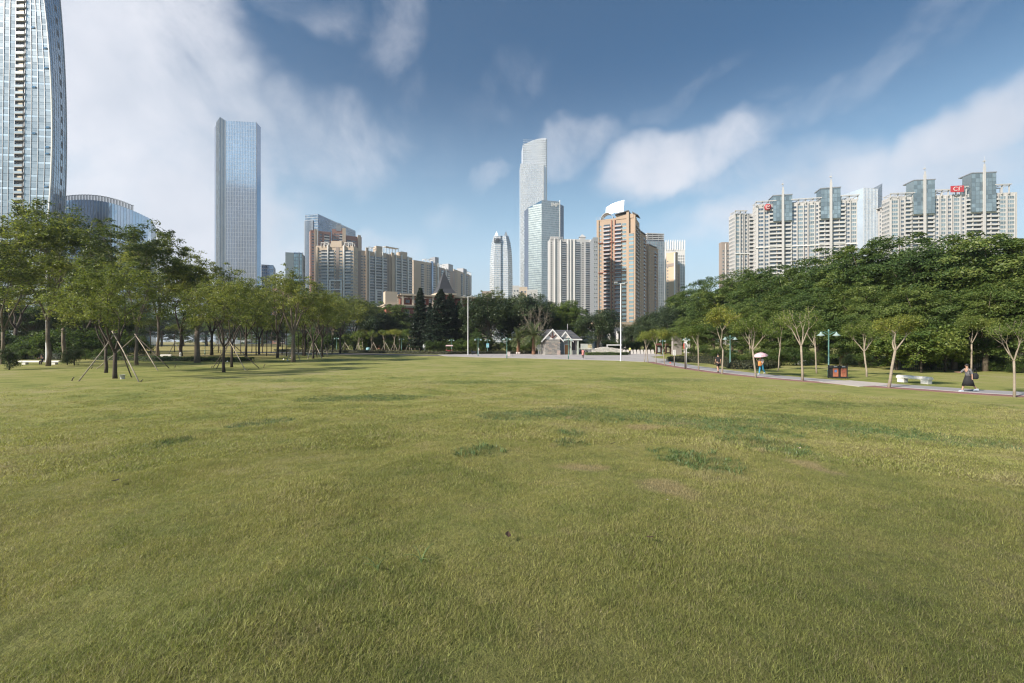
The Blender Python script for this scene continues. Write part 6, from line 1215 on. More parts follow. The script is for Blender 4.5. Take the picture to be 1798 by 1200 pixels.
for px, b_, t_, lab in [(591, 616, 593, 'farthest lamp at the left end of the small golden trees'), (705, 616.5, 594, 'lamp in the middle of the row of small golden trees'), (793, 620, 596, 'lamp beside the red tricycle left of the tall left pole'), (839.5, 626, 594, 'lamp just right of the left white pole by the scooter'), (856, 620.5, 596, 'lamp carrying a light blue banner'), (890, 630, 593, 'lamp at the plaza edge left of the date palms'),
                        (971, 623, 595, 'lamp in front of the first gable of the gatehouse'), (998, 631.5, 594, 'lamp at the plaza edge before the gatehouse door'), (1163.5, 624, 597, 'lamp by the notice boards'), (1205, 627, 594, 'lamp partly hidden behind the red sign'), (360, 624, 588, 'lamp in the tan field seen through the left grove'), (748, 618, 596, 'lamp behind the pale cylinder at the far lawn edge')]: lamp(px, b_, t_, lab)
def pole(px, b_, top, rad, lab, arms=False):
    p = at(px, b_); h = zt(top, p.y) - GZ; r = thing('floodlight_pole', lab, 'pole', p); mb = MB(); mb.lathe([(rad * 1.6, 0), (rad * 1.6, .06), (rad, .1), (rad * .9, h * .5), (rad * .7, h)], 12); mb.obj('shaft', WPOLE, r)
    mb = MB(); mb.box(-.9, .9, -.05, .05, h - .1, h); mb.obj('crossarm', WPOLE, r)
    for s_ in (-1, 1): mb = MB(); mb.box(s_ * .75 - .22, s_ * .75 + .22, -.3, .02, h + .0, h + .22); mb.obj('floodlight', GREYM, r)
pole(1090, 634.5, 498, .10, 'tall white floodlight pole standing at the plaza edge before the orange tower'); pole(821.7, 623, 521, .10, 'white floodlight pole before the conifers'); pole(82, 636, 468, .12, 'white floodlight pole half hidden in the left grove')
# ------------------------------------------------------------------ bench, bins, signs
MARB = mat('bench_marble', (.62, .60, .57), .6, var=.10, vs=3, bump=.1)
def bench(p, L, rz, lab):
    r = thing('stone_bench', lab, 'bench', p, rz); mb = MB(); n = 10; pr = []
    for i in range(n + 1): a = math.pi * i / n; pr.append((-.23 * math.cos(a), .36 + .13 * math.sin(a)))
    prof = [(-.23, .29)] + pr + [(.23, .29)]; k = len(prof); xs = [-L / 2, -L / 2 + .04, L / 2 - .04, L / 2]; V_ = []
    for j, x in enumerate(xs): s_ = .9 if j in (0, 3) else 1; V_ += [(x, y * s_, .37 + (z - .37) * s_) for y, z in prof]
    mb.add(V_, [(j * k + i, j * k + (i + 1) % k, (j + 1) * k + (i + 1) % k, (j + 1) * k + i) for j in range(3) for i in range(k)] + [tuple(range(k))[::-1], tuple(range(3 * k, 4 * k))]); mb.obj('seat', MARB, r)
    for s_ in (-1, 1): mb = MB(); mb.prism([(s_ * L * .36 - .22, -.19), (s_ * L * .36 + .22, -.19), (s_ * L * .36 + .22, .19), (s_ * L * .36 - .22, .19)], 0, .31); mb.obj('leg', MARB, r)
    return r
b1, b2 = at(1583, 671), at(1633, 675); bench((b1 + b2) / 2 + Vector((0, .1, 0)), (b2 - b1).length + .3, math.atan2(b2.y - b1.y, b2.x - b1.x), 'white marble bench on its slab beside the grey path')
b1, b2 = at(46, 640), at(95, 641); bench((b1 + b2) / 2, (b2 - b1).length, 0, 'white stone bench in the left grove with the seated man'); LB = (b1 + b2) / 2
bench(at(292, 627.5) + Vector((0, 0, 0)), 2.0, 0, 'far stone bench behind the clipped hedge in the left grove')
def bins():
    p = at(1471, 664.5); r = thing('litter_bin', 'twin litter bin with orange wooden panels and black frame under the nearest lamp', 'litter bin', p, R(-8)); BK = mat('bin_black', (.025, .025, .028), .5); OR = mat('bin_orange', (.36, .13, .075), .6, var=.2, vs=4)
    mb = MB(); [mb.box(x, x + .06, y, y + .06, 0, 1.02) for x in (-.56, -.03, .50) for y in (-.28, .22)]; mb.box(-.6, .6, -.32, .32, .06, .1); mb.box(-.58, .58, -.30, .30, .80, .84); mb.obj('frame', BK, r)
    for x in (-.295, .235 + .04): 
        for k in range(4): m_ = MB(); xx = x - .19 + k * .1; m_.box(xx, xx + .088, -.27, -.24, .14, .78); m_.obj('panel', OR, r)
        m_ = MB(); m_.box(x - .19, x + .21, -.235, .24, .12, .79); m_.obj('container', BK, r); m_ = MB(); m_.prism([(x - .2, -.26), (x + .2, -.26), (x + .2, .26), (x - .2, .26)], .84, .98); m_.box(x - .12, x + .12, -.27, -.255, .87, .95, 1); m_.obj('hood', [BK, GREYM], r)
        m_ = MB(); m_.box(x - .08, x + .08, -.285, -.27, .48, .66); m_.obj('sticker', mat('sticker_blue' if x < 0 else 'sticker_red', (.12, .2, .42) if x < 0 else (.45, .12, .08), .5), r)
bins()
def sign_boards():
    p = at(1203, 648); r = thing('sign_post', 'pole with a red board and a white board at the path edge', 'sign', p); h = zt(603, p.y) - GZ; mb = MB(); mb.tube([(0, 0, 0), (0, 0, h)], .075, 8); mb.obj('pole', mat('post_brown', (.12, .10, .085), .7), r); PW = mat('board_white', (.66, .66, .62), .6); RD = mat('board_red', (.48, .055, .035), .5)
    s_ = p.y / F; mb = MB(); mb.box(-3.2 * s_, -.08, -.05, 0, h - 9.5 * s_, h - .5 * s_); a = mb.obj('red_board', RD, r); mb = MB()
    for k in range(2):
        for c in range(2): x = -2.6 * s_ + c * 1.2 * s_; z = h - 3.6 * s_ - k * 3.4 * s_; mb.box(x, x + .9 * s_, -.062, -.052, z, z + .18 * s_); mb.box(x, x + .9 * s_, -.062, -.052, z + .9 * s_, z + 1.1 * s_); mb.box(x + .35 * s_, x + .55 * s_, -.0625, -.0525, z - .6 * s_, z + 1.8 * s_)
    mb.obj('lettering', PW, a); mb = MB(); mb.box(.10, 3.6 * s_, -.05, 0, h - 10 * s_, h - .3 * s_); a = mb.obj('white_board', PW, r); mb = MB(); mb.lathe([(.7 * s_, -.01), (.7 * s_, .01)], 10, 0, Matrix.Translation((1.9 * s_, -.06, h - 3 * s_)) @ Matrix.Rotation(R(90), 4, 'X')); mb.box(1.3 * s_, 2.5 * s_, -.07, -.055, h - 7.5 * s_, h - 4 * s_); mb.obj('symbol', mat('symbol_dark', (.10, .14, .12), .6), a)
    p = at(1184, 643.5); r = thing('sapling_notice', 'pale trunk stub carrying two small white notice plates', 'sign', p); s_ = p.y / F; mb = MB(); mb.tube([(0, 0, 0), (0, 0, 27 * s_)], .05, 6); mb.obj('post', BARK_P, r)
    for sx in (-1.4, 1.0): mb = MB(); mb.box((sx - .9) * s_, (sx + .9) * s_, -.09, -.06, 19 * s_, 29 * s_); mb.obj('plate', PW, r)
    p = at(1228.5, 651.2) + Vector((0, 3.5, 0)); r = thing('white_post', 'white utility post among the saplings left of the man in black', 'post', p); mb = MB(); mb.tube([(0, 0, 0), (0, 0, zt(599, p.y) - GZ)], .10, 8); mb.obj('shaft', WPOLE, r); mb = MB(); mb.box(-.14, .14, -.1, .1, zt(600, p.y) - GZ, zt(598, p.y) - GZ); mb.obj('cap', WPOLE, r)
    for k, px in enumerate((1157, 1173)):
        p = at(px, 622.5); s_ = p.y / F; r = thing('notice_board', ['left notice board with a small dark red roof behind the hedge', 'right notice board with a small dark red roof behind the hedge'][k], 'notice board', p, R(10), 'roofed notice boards'); H = 18 * s_
        for sx in (-1, 1): mb = MB(); mb.tube([(sx * 4.6 * s_, 0, 0), (sx * 4.6 * s_, 0, H * .9)], .09, 6); mb.obj('post', WOODB, r)
        mb = MB(); mb.box(-4.4 * s_, 4.4 * s_, -.06, .06, H * .12, H * .82); mb.obj('board', mat('board_dark', (.05, .03, .028), .7), r); mb = MB(); mb.box(-2.2 * s_, 2.2 * s_, -.08, -.065, H * .22, H * .72); mb.obj('poster', mat('poster_pale' if k == 0 else 'poster_tan', (.42, .46, .46) if k == 0 else (.48, .44, .30), .6, var=.2), r)
        mb = MB(); a = 6.6 * s_; mb.add([(-a, -.5, H * .88), (a, -.5, H * .88), (a, .5, H * .88), (-a, .5, H * .88), (-a * .6, 0, H * 1.08), (a * .6, 0, H * 1.08)], [(0, 1, 5, 4), (2, 3, 4, 5), (1, 2, 5), (3, 0, 4), (3, 2, 1, 0)]); mb.obj('roof', WOODB, r)
    p = at(946, 622.5); s_ = p.y / F; r = thing('direction_sign', 'white post with direction plates left of the gatehouse', 'sign', p); mb = MB(); mb.box(-.16, .16, -.1, .1, 0, 17.5 * s_); mb.obj('post', WPOLE, r)
    for k in range(3): mb = MB(); z = (8.6 + k * 2.6) * s_; mb.box(-4 * s_ if k % 2 else -3.4 * s_, 5 * s_, -.16, -.105, z, z + 2.1 * s_); mb.obj('plate', mat('plate_grey', (.5, .52, .5), .6), r)
    p = at(893, 625.5); r = thing('concrete_box', 'small pinkish concrete box beside the plaza lamp', 'box', p); mb = MB(); mb.box(-.32, .32, -.3, .3, 0, .78); mb.box(-.36, .36, -.34, .34, .78, .84); mb.obj('body', mat('box_pink', (.46, .40, .38), .8), r)
    p = at(746, 619); r = thing('marker_column', 'pale grey capsule shaped column at the far lawn edge', 'column', p); s_ = p.y / F; mb = MB(); mb.lathe([(.28, 0), (.26, 7 * s_), (.5, 7.4 * s_), (.55, 10 * s_), (.5, 13 * s_), (.2, 15 * s_)], 12); mb.obj('body', mat('column_grey', (.42, .44, .45), .6), r)
    p = at(856, 620.5); s_ = p.y / F; mb = MB(); mb.box(-2.2 * s_, 2.8 * s_, -.14, -.08, 10 * s_, 17 * s_); mb.box(-1.4 * s_, 2 * s_, -.15, -.142, 12.5 * s_, 13.3 * s_, 1); o = mb.obj('banner', [mat('banner_blue', (.18, .42, .50), .6), WPOLE]); o.location = p; tag(o, 'light blue banner hung on the lamp left of the palms', 'banner')
    p = at(969, 622.3); r = thing('wheelie_bin', 'green wheeled rubbish bin against the stone gatehouse wall', 'bin', p); mb = MB(); mb.prism([(-.62, -.4), (.62, -.4), (.62, .4), (-.62, .4)], .12, 1.05); mb.obj('body', mat('bin_green', (.025, .14, .075), .5), r); mb = MB(); mb.prism([(-.68, -.46), (.68, -.46), (.68, .44), (-.68, .44)], 1.05, 1.13, 0, None, [1.12, 1.12, 1.25, 1.25]); mb.obj('lid', mat('bin_green', (.025, .14, .075)), r)
    for sx in (-.5, .5): mb = MB(); mb.lathe([(.1, -.04), (.1, .04)], 10, 0, Matrix.Translation((sx, .35, .1)) @ Matrix.Rotation(R(90), 4, 'Y')); mb.obj('wheel', BLK, r)
    for k, px in enumerate((908, 912)): 
        p = at(px, 622.3); r = thing('stone_stool', ['left pinkish drum stool under the shorter palm', 'right pinkish drum stool under the shorter palm'][k], 'stool', p); mb = MB(); mb.lathe([(.2, 0), (.26, .1), (.28, .3), (.22, .5)], 10); mb.obj('body', mat('box_pink', (.46, .40, .38)), r)
sign_boards()
# white bucket
p = at(215, 666); r = thing('bucket', 'white plastic bucket at the foot of the propped olive tree', 'bucket', p); mb = MB(); mb.lathe([(.13, 0), (.165, .30), (.175, .30), (.175, .33), (.155, .33), (.13, .05)], 16, cap=False); mb.obj('body', WPOLE, r); mb = MB(); mb.tube([(-.17, 0, .3), (-.15, -.12, .22), (0, -.2, .16), (.15, -.12, .22), (.17, 0, .3)], .006, 4); mb.obj('handle', GREYM, r)
# ------------------------------------------------------------------ tree props
BAM = mat('prop_pole', (.30, .255, .20), .8, var=.25, vs=3); BAMD = mat('prop_pole_dark', (.085, .068, .055), .9); 
def props(px, b_, top, feet, lab, grp='wooden tree props'):
    p = at(px, b_); r = thing('tree_prop', lab, 'tree prop', p, 0, grp); apex = Vector((0, 0, zt(top, p.y) - GZ))
    for k, (fx, fb, dark) in enumerate(feet):
        f = at(fx, fb) - p; d = (apex - f).normalized(); mb = MB(); rr = .042 * (1 + (p.y > 60) * .5); e = apex + d * (.5 if k % 2 else .15) + Vector((0, -.12 if fb > b_ else .12, 0))
        mb.tube([f - d * .05, f.lerp(apex, .33), f.lerp(apex, .66), e], [rr, rr * .95, rr * .9, rr * .8], 7)
        for t in (.25, .5, .75): c = f.lerp(apex, t); mb.tube([c - d * .02, c + d * .02], rr * 1.22, 7)
        mb.obj('pole', BAMD if dark else BAM, r)
    mb = MB(); mb.tube([apex + Vector((.13 * math.cos(a), .13 * math.sin(a), -.05 + .02 * a)) for a in np.linspace(0, 9, 18)], .018, 4); mb.obj('rope', BAMD, r)
props(202, 665, 588, [(138, 670, 0), (244, 671, 0), (231, 663, 1)], 'three long poles propping the olive tree beside the bucket')
props(240, 646, 590, [(170, 648, 0), (277, 651, 0), (297, 647, 1)], 'poles propping the tall twin stemmed tree, crossing behind the first set')
props(404, 645, 600, [(374, 646, 1), (431, 651, 0), (455, 647, 1), (380, 648, 1)], 'dark and white poles propping the many stemmed tree')
props(308, 622, 600, [(295, 624, 1), (318, 624, 0)], 'small set of props far behind the clipped hedge')
props(383, 621, 600, [(368, 623, 1), (388, 622.5, 1)], 'thin dark props right of the tan field lamp')
props(516, 632, 598, [(504, 634, 0), (527, 633, 0), (512, 629, 1)], 'pale props behind the darkest edge trunk')
props(550, 629, 597, [(540, 631, 0), (566, 631, 0), (557, 628, 1)], 'pale props at the trees right of the darkest edge trunk')
props(568, 625, 599, [(556, 626.5, 0), (576, 626.5, 0)], 'props just left of the farthest lamp')
for i, (px, hw) in enumerate([(606, 9), (629, 5), (656, 7), (677, 8), (692, 6), (718, 6), (776, 6)]):
    props(px, 616.2, 602 if i < 6 else 606, [(px - hw, 616.8, 0), (px + hw, 616.8, 0), (px + hw * .2, 615.6, 0)], f'{ORD[i]} pale tripod of props from the left along the far lawn', 'tripods of props along the far lawn')
for px, b_, s_ in [(126, 669, .25), (247, 671, .16), (160, 648, .2), (307, 646, .35), (434, 651, .12), (463, 646, .4), (371, 646, .2)]:
    p = at(px, b_); mb = MB(); mb.tube([(0, 0, -.02), (.05, 0, s_ * .6), (.16, 0, s_)], .035, 6); o = mb.obj('stake', BAMD); o.location = p
    tag(o, {126: 'short dark stake left of the first propped tree', 247: 'stub stake at the foot of the near right prop', 160: 'small stake behind the first prop', 307: 'hooked stake right of the dark prop in the left grove', 434: 'stub stake at the foot of the white prop', 463: 'forked stake right of the many stemmed tree', 371: 'stub stake left of the many stemmed tree'}[px], 'stake')
# ------------------------------------------------------------------ fence under the right wood, gate bits
def fence(x0, y0, x1, y1, h, n, lab, m_, rails=2, pw=.03):
    r = thing('railing', lab, 'railing', (x0, y0, GZ), math.atan2(y1 - y0, x1 - x0)); L = math.hypot(x1 - x0, y1 - y0); mp = MB(); mp.box(-pw, pw, -pw, pw, 0, h); me = mp.mesh('bar', [m_])
    for i in range(n + 1): link('bar', me, r, (L * i / n, 0, 0))
    for k in range(rails): mb = MB(); z = h * (.12 + .78 * k / max(1, rails - 1)); mb.box(0, L, -.025, .025, z, z + .05); mb.obj('rail', m_, r)
fence(38.5, 46, 56, 46.5, 1.7, 90, 'dark iron railing in the shade under the right hand trees', mat('iron', (.10, .10, .10), .6))
fence(14, 112, 26, 112, 1.15, 40, 'pale railing behind the stone wall at the park gate', WPOLE)
for i, px in enumerate([1036, 1052, 1066]):
    p = at(px, 621) ; 
for i in range(9):
    px = 1096 + i * 6.2; p = at(px, 621.6); mb = MB(); mb.box(-.28, .28, -.25, .25, 0, .75); mb.box(-.2, .2, -.18, .18, .75, .95); o = mb.obj('gate_block', mat('block_white', (.56, .53, .50), .8)); o.location = p; tag(o, f'{ORD[i]} pale stone block from the left in the row closing the park gate', 'bollard', 'pale blocks in a row at the park gate')
def billboard():
    p = at(1018 + 12, 619.5); r = thing('hoarding', 'low pale and yellow hoarding right of the gatehouse', 'hoarding', p); s_ = p.y / F; mb = MB(); mb.box(-10.5 * s_, 10 * s_, 0, .1, 6 * s_, 15.5 * s_); mb.obj('panel', mat('hoarding_pale', (.44, .46, .42), .7, var=.15, vs=.6), r); mb = MB(); mb.box(-10.5 * s_, 10 * s_, -.02, -.005, 5.8 * s_, 7.2 * s_); mb.box(2 * s_, 9 * s_, -.021, -.006, 8.5 * s_, 14.5 * s_); mb.obj('stripe', mat('hoarding_yellow', (.46, .40, .24), .7, var=.2), r)
    for x in (-9, 0, 9): mb = MB(); mb.box(x * s_ - .06, x * s_ + .06, .1, .2, 0, 15 * s_); mb.obj('post', GREYM, r)
    r = thing('gate_beam', 'white barrier beam above the stone wall at the gate', 'barrier', (gx(1066, 108), 108, GZ)); mb = MB(); mb.box(0, gx(1092, 108) - gx(1066, 108), -.1, .1, 1.9, 2.15); mb.obj('beam', WPOLE, r); mb = MB(); mb.box(-.1, .12, -.12, .12, 0, 2.15); mb.obj('post', WPOLE, r)
billboard()
# rocks in the bed on the right
for px, b_, sx, sy, hh, lab in [(1412, 640, 1.1, .5, .55, 'left rock of the pair beneath the wood'), (1427, 641, .9, .5, .85, 'taller right rock of the pair beneath the wood'), (1358, 640, .6, .4, .4, 'low rock beneath the wood right of the pink umbrella')]:
    bm = bmesh.new(); bmesh.ops.create_icosphere(bm, subdivisions=2, radius=1); rg2 = random.Random(px)
    for v in bm.verts: v.co *= rg2.uniform(.75, 1.1); v.co.x *= sx; v.co.y *= sy; v.co.z = max(-.1, v.co.z * hh)
    me = bpy.data.meshes.new('rock'); bm.to_mesh(me); bm.free(); me.materials.append(mat('rock_grey', (.23, .23, .22), .9, var=.25, vs=2, bump=.6)); o = link('rock', me); o.location = at(px, b_); tag(o, lab, 'rock')
# litter between the grove trunks
for i, (px, b_) in enumerate([(498, 632), (505, 634), (510, 629), (541, 624), (548, 622), (555, 620), (346, 626), (255, 630), (399, 636), (1177, 638.5)]):
    rg2 = random.Random(i); mb = MB(); s_ = .12; mb.add([(-s_, -.05, 0), (s_, -.08, .02), (s_ * .8, .1, .12), (-s_ * .7, .08, .16), (0, 0, .22)], [(0, 1, 4), (1, 2, 4), (2, 3, 4), (3, 0, 4), (3, 2, 1, 0)]); o = mb.obj('litter', mat('litter_white', (.7, .68, .64), .7) if i < 9 else mat('litter_red', (.5, .09, .04), .6)); o.location = at(px, b_); tag(o, 'small white scrap of litter on the grass between the grove trunks' if i < 9 else 'small orange red scrap on the lawn corner near the pair of saplings', 'litter', 'white scraps under the grove' if i < 9 else None)
# ------------------------------------------------------------------ people
SKIN = mat('skin', (.40, .24, .17), .6, var=.04); HAIRM = mat('hair_black', (.012, .010, .010), .5)
def cloth(n_, c, r=.85): return mat('cloth_' + n_, c, r, var=.12, vs=6)
def skin_obj(name, J, E, m_, parent, root=0, sub=2, kind=None):
    """J: list of (pos, radius); E: edges; grown into one smooth body"""
    me = bpy.data.meshes.new(name); me.from_pydata([j[0] for j in J], E, []); me.materials.append(m_); o = link(name, me, parent); md = o.modifiers.new('skin', 'SKIN'); md.use_smooth_shade = True
    for i, j in enumerate(J):
        v = me.skin_vertices[0].data[i]; r = j[1]; v.radius = r if hasattr(r, '__len__') else (r, r); v.use_root = i == root
    s_ = o.modifiers.new('sub', 'SUBSURF'); s_.levels = sub; s_.render_levels = sub; return o
def person(label, loc, rz, clothes, H=1.68, legs=(.3, -.3), knees=(.1, .35), arms=((.3, .15, .3), (-.3, .15, .3)), sit=False, skin_c=None, hair=(.012, .010, .010), lean=.03, bag=None):
    """faces local -y; legs: forward swing of right/left thigh; arms: (forward swing, out, elbow bend)"""
    r = thing('person', label, 'person', loc, rz, None, H / 1.68); hip = .90 if not sit else .50; V3 = Vector
    def fw(a): return V3((0, -math.sin(a), -math.cos(a)))
    pel = V3((0, 0, hip)); wa = pel + V3((0, -lean * .5, .17)); ch = pel + V3((0, -lean, .38)); nk = pel + V3((0, -lean * 1.3, .53)); hb = nk + V3((0, -.02, .07)); hm = hb + V3((0, -.012, .08)); ht = hm + V3((0, .0, .075))
    J = [(pel, (.125, .10)), (wa, (.105, .085)), (ch, (.135, .10)), (nk, .055), (hb, .052), (hm, (.076, .088)), (ht, (.060, .07))]; E = [(0, 1), (1, 2), (2, 3), (3, 4), (4, 5), (5, 6)]; K = {}
    for s_, (sw, out, el), nm in ((-1, arms[0], 'R'), (1, arms[1], 'L')):
        sh = ch + V3((s_ * .165, 0, .085)); d = V3((s_ * math.sin(out), -math.sin(sw) * math.cos(out), -math.cos(sw) * math.cos(out))); eb = sh + d * .28; d2 = V3((s_ * math.sin(out) * .6, -math.sin(sw + el), -math.cos(sw + el))).normalized(); wr = eb + d2 * .245; pm = wr + d2 * .065
        b0 = len(J); J += [(sh, .052), (eb, .038), (wr, .024), (pm, (.034, .018))]; E += [(2, b0), (b0, b0 + 1), (b0 + 1, b0 + 2), (b0 + 2, b0 + 3)]; K[nm] = (sh, eb, wr, pm, d2)
        side = d2.cross(V3((0, 0, 1))); side = side.normalized() if side.length > .1 else V3((0, -1, 0))
        for f in range(4): q0 = pm + side * (.024 - .016 * f) + d2 * .035; q1 = q0 + d2 * (.032 - .004 * abs(f - 1)) + V3((-s_ * .012, 0, 0)); k = len(J); J += [(q0, .009), (q1, .0075)]; E += [(b0 + 3, k), (k, k + 1)]
        t0 = wr + side * .03 + d2 * .03; t1 = t0 + d2 * .035 + side * .012; k = len(J); J += [(t0, .010), (t1, .009)]; E += [(b0 + 2, k), (k, k + 1)]
    for s_, sw, kn, nm in ((-1, legs[0], knees[0], 'r'), (1, legs[1], knees[1], 'l')):
        h = pel + V3((s_ * .085, 0, -.05)); kp = h + fw(sw if not sit else 1.5) * .42; an = kp + fw((sw - kn) if not sit else 1.5 - 1.5 + sw) * .40; toe = an + V3((0, -.13, -.03)); b0 = len(J); J += [(h, .085), (kp, .055), (an, .036), (toe, (.034, .026))]; E += [(0, b0), (b0, b0 + 1), (b0 + 1, b0 + 2), (b0 + 2, b0 + 3)]; K[nm] = (h, kp, an, toe)
    lowest = min(K['r'][3].z, K['l'][3].z) - .03; 
    if not sit: r.location.z -= lowest * H / 1.68
    body = skin_obj('body', J, E, mat('skin_' + label[:5], skin_c, .6) if skin_c else SKIN, r, 0)
    # face: nose, eyes, ears
    mb = MB(); mb.add([hm + V3(p_) for p_ in ((0, -.112, -.005), (-.014, -.088, -.012), (.014, -.088, -.012), (0, -.086, .03))], [(0, 2, 1), (0, 1, 3), (0, 3, 2)]); mb.box(hm.x - .022, hm.x + .022, hm.y - .089, hm.y - .08, hm.z - .040, hm.z - .034, 1)
    for s_ in (-1, 1): mb.box(s_ * .030 - .009, s_ * .030 + .009, hm.y - .087, hm.y - .078, hm.z + .016, hm.z + .024, 2); mb.lathe([(.012, -.006), (.016, .006)], 8, 0, Matrix.Translation(hm + V3((s_ * .078, .01, 0))) @ Matrix.Rotation(R(90), 4, 'Y'))
    mb.obj('face_feature', [SKIN, mat('lips', (.28, .10, .09)), HAIRM], r)
    hl, hcol = clothes.get('hair', 'short'), mat('hair_' + str(hair), hair, .6); mb = MB()
    mb.lathe([(.086, -.02), (.09, .02), (.082, .06), (.055, .09), (.02, .103), (.001, .105)], 14, 0, Matrix.Translation(hm + V3((0, .014, .008))))
    if hl == 'long': mb.lathe([(.06, -.20), (.075, -.10), (.085, -.01)], 10, 0, Matrix.Translation(hm + V3((0, .035, 0))))
    if hl == 'bun': mb.lathe([(.01, -.05), (.04, -.03), (.048, 0), (.04, .03), (.01, .05)], 10, 0, Matrix.Translation(hm + V3((0, .10, .03))))
    mb.obj('hair', hcol, r)
    def sleeve(t): return t
    if 'top' in clothes:
        m_ = clothes['top']; g_ = .016; TJ = [(pel + V3((0, 0, -.02)), (.142, .118)), (wa, (.125, .105)), (ch, (.152, .117)), (ch + V3((0, 0, .12)), (.085, .075))]; TE = [(0, 1), (1, 2), (2, 3)]
        for nm in 'RL':
            sh, eb, wr, pm, d2 = K[nm]; f = clothes.get('sleeve', .6); e = sh.lerp(eb, min(1, f)); b0 = len(TJ); TJ += [(sh, .066), (e, .056)]; TE += [(2, b0), (b0, b0 + 1)]
            if f > 1: TJ.append((eb.lerp(wr, f - 1), .042)); TE.append((b0 + 1, b0 + 2))
        skin_obj('shirt', TJ, TE, m_, r, 1)
    if 'trousers' in clothes or 'shorts' in clothes:
        m_ = clothes.get('trousers') or clothes.get('shorts'); TJ = [(pel + V3((0, 0, .04)), (.135, .11))]; TE = []
        for nm in 'rl':
            h, kp, an, toe = K[nm]; b0 = len(TJ); TJ += [(h + V3((0, 0, -.02)), .100), (kp if 'trousers' in clothes else h.lerp(kp, .8), .080)]; TE += [(0, b0), (b0, b0 + 1)]
            if 'trousers' in clothes: TJ.append((kp.lerp(an, .9), .062)); TE.append((b0 + 1, b0 + 2))
        skin_obj('trousers' if 'trousers' in clothes else 'shorts', TJ, TE, m_, r, 0)
    if 'skirt' in clothes:
        m_, ln, wd = clothes['skirt']; mb = MB(); mb.lathe([(.135, .10), (.150, 0), (.19, -.15), (wd, -ln), (wd - .02, -ln + .01), (.10, .05)], 20, 0, Matrix.Translation(pel) @ Matrix.Diagonal((1, 1.15, 1, 1)), cap=False); mb.obj('skirt', m_, r)
    for nm in 'rl':
        h, kp, an, toe = K[nm]; mb = MB(); a = toe.lerp(an, .0); mb.add([(an.x - .042, an.y + .07, an.z - .07), (an.x + .042, an.y + .07, an.z - .07), (toe.x + .042, toe.y - .06, toe.z - .04), (toe.x - .042, toe.y - .06, toe.z - .04), (an.x - .038, an.y + .06, an.z + .03), (an.x + .038, an.y + .06, an.z + .03), (an.x + .038, an.y - .05, an.z + .03), (an.x - .038, an.y - .05, an.z + .03), (toe.x + .034, toe.y - .05, toe.z + .012), (toe.x - .034, toe.y - .05, toe.z + .012)], [(0, 3, 2, 1), (0, 1, 5, 4), (4, 5, 6, 7), (7, 6, 8, 9), (9, 8, 2, 3), (1, 2, 8, 6, 5), (0, 4, 7, 9, 3)]); mb.obj('shoe', clothes.get('shoe', WPOLE), r)
    return r, K, hm
BLKC = cloth('black', (.016, .016, .018)); 
P1 = at(1261, 654.5); person('man in black shirt and black shorts walking away along the maroon strip', P1, R(170), dict(top=BLKC, shorts=BLKC, shoe=BLKC), 1.74, (.42, -.30), (.12, .35), ((-.15, .12, .5), (.15, .12, .3)))
P2 = at(1337, 657.8); r, K, hm = person('woman in white top and blue trousers walking under a pink umbrella', P2, R(-60), dict(top=cloth('white', (.62, .60, .60)), trousers=cloth('blue', (.035, .22, .34)), hair='long', shoe=WPOLE), 1.60, (.30, -.34), (.1, .4), ((.5, .12, 1.9), (.2, .2, .8)))
def umbrella():
    p = P2 + Vector((-.05, 0, 1.28)); u = thing('umbrella', 'open pale pink umbrella held over the woman in blue trousers', 'umbrella', p, 0); u.rotation_euler = (R(4), R(-8), 0); mb = MB(); n = 16; prof = [(.02, .62), (.22, .585), (.42, .50), (.56, .38), (.60, .31)]
    mb.lathe(prof, n, cap=False); mb.lathe([(r_ - .006, z - .012) for r_, z in prof], n, cap=False); mb.obj('canopy', cloth('pink', (.62, .40, .44), .6), u); mb = MB(); mb.tube([(0, 0, -.12), (0, 0, .70)], .011, 6); mb.obj('shaft', GREYM, u); mb = MB(); mb.tube([(0, 0, -.22), (0, 0, -.10)], .02, 8); mb.obj('handle', BLK, u)
    for k in range(8): a = k * math.pi / 4; mb = MB(); mb.tube([(0, 0, .36), (.3 * math.cos(a), .3 * math.sin(a), .52)], .006, 3); mb.obj('rib', GREYM, u)
umbrella()
def bag(p, m_, lab, w, h, d, nm='bag', strap=True):
    o = thing(nm, lab, 'bag', p); mb = MB(); mb.lathe([(w * .7, 0), (w, h * .15), (w, h * .7), (w * .6, h), (w * .1, h * 1.02)], 12, 0, Matrix.Diagonal((1, d / w, 1, 1))); mb.obj('body', m_, o)
    if strap: mb = MB(); mb.tube([(-w * .6, 0, h * .9), (-w * .3, -.02, h * 1.5), (0, -.03, h * 1.8), (w * .3, -.02, h * 1.5), (w * .6, 0, h * .9)], .015, 5); mb.obj('strap', m_, o)
bag(P2 + Vector((-.20, -.12, .72)), cloth('orange', (.55, .22, .06)), 'orange shoulder bag carried by the woman under the umbrella', .16, .42, .10)
P3 = at(1700, 688); r, K, hm = person('woman in black skirt and patterned blouse striding left along the path', P3, R(-88), dict(top=mat('blouse_pattern', (.13, .13, .14), .8, var=.9, vs=14), sleeve=1.1, skirt=(BLKC, .52, .27), hair='bun', shoe=mat('shoe_blue_white', (.45, .52, .62), .5, var=.5, vs=20)), 1.60, (.42, -.42), (.1, .35), ((.75, .15, .9), (-.3, .1, .3)), lean=.05)
bag(P3 + Vector((.30, -.06, .72)), cloth('blackbag', (.02, .02, .022)), 'black shoulder bag hanging behind the woman in the black skirt', .20, .34, .13)
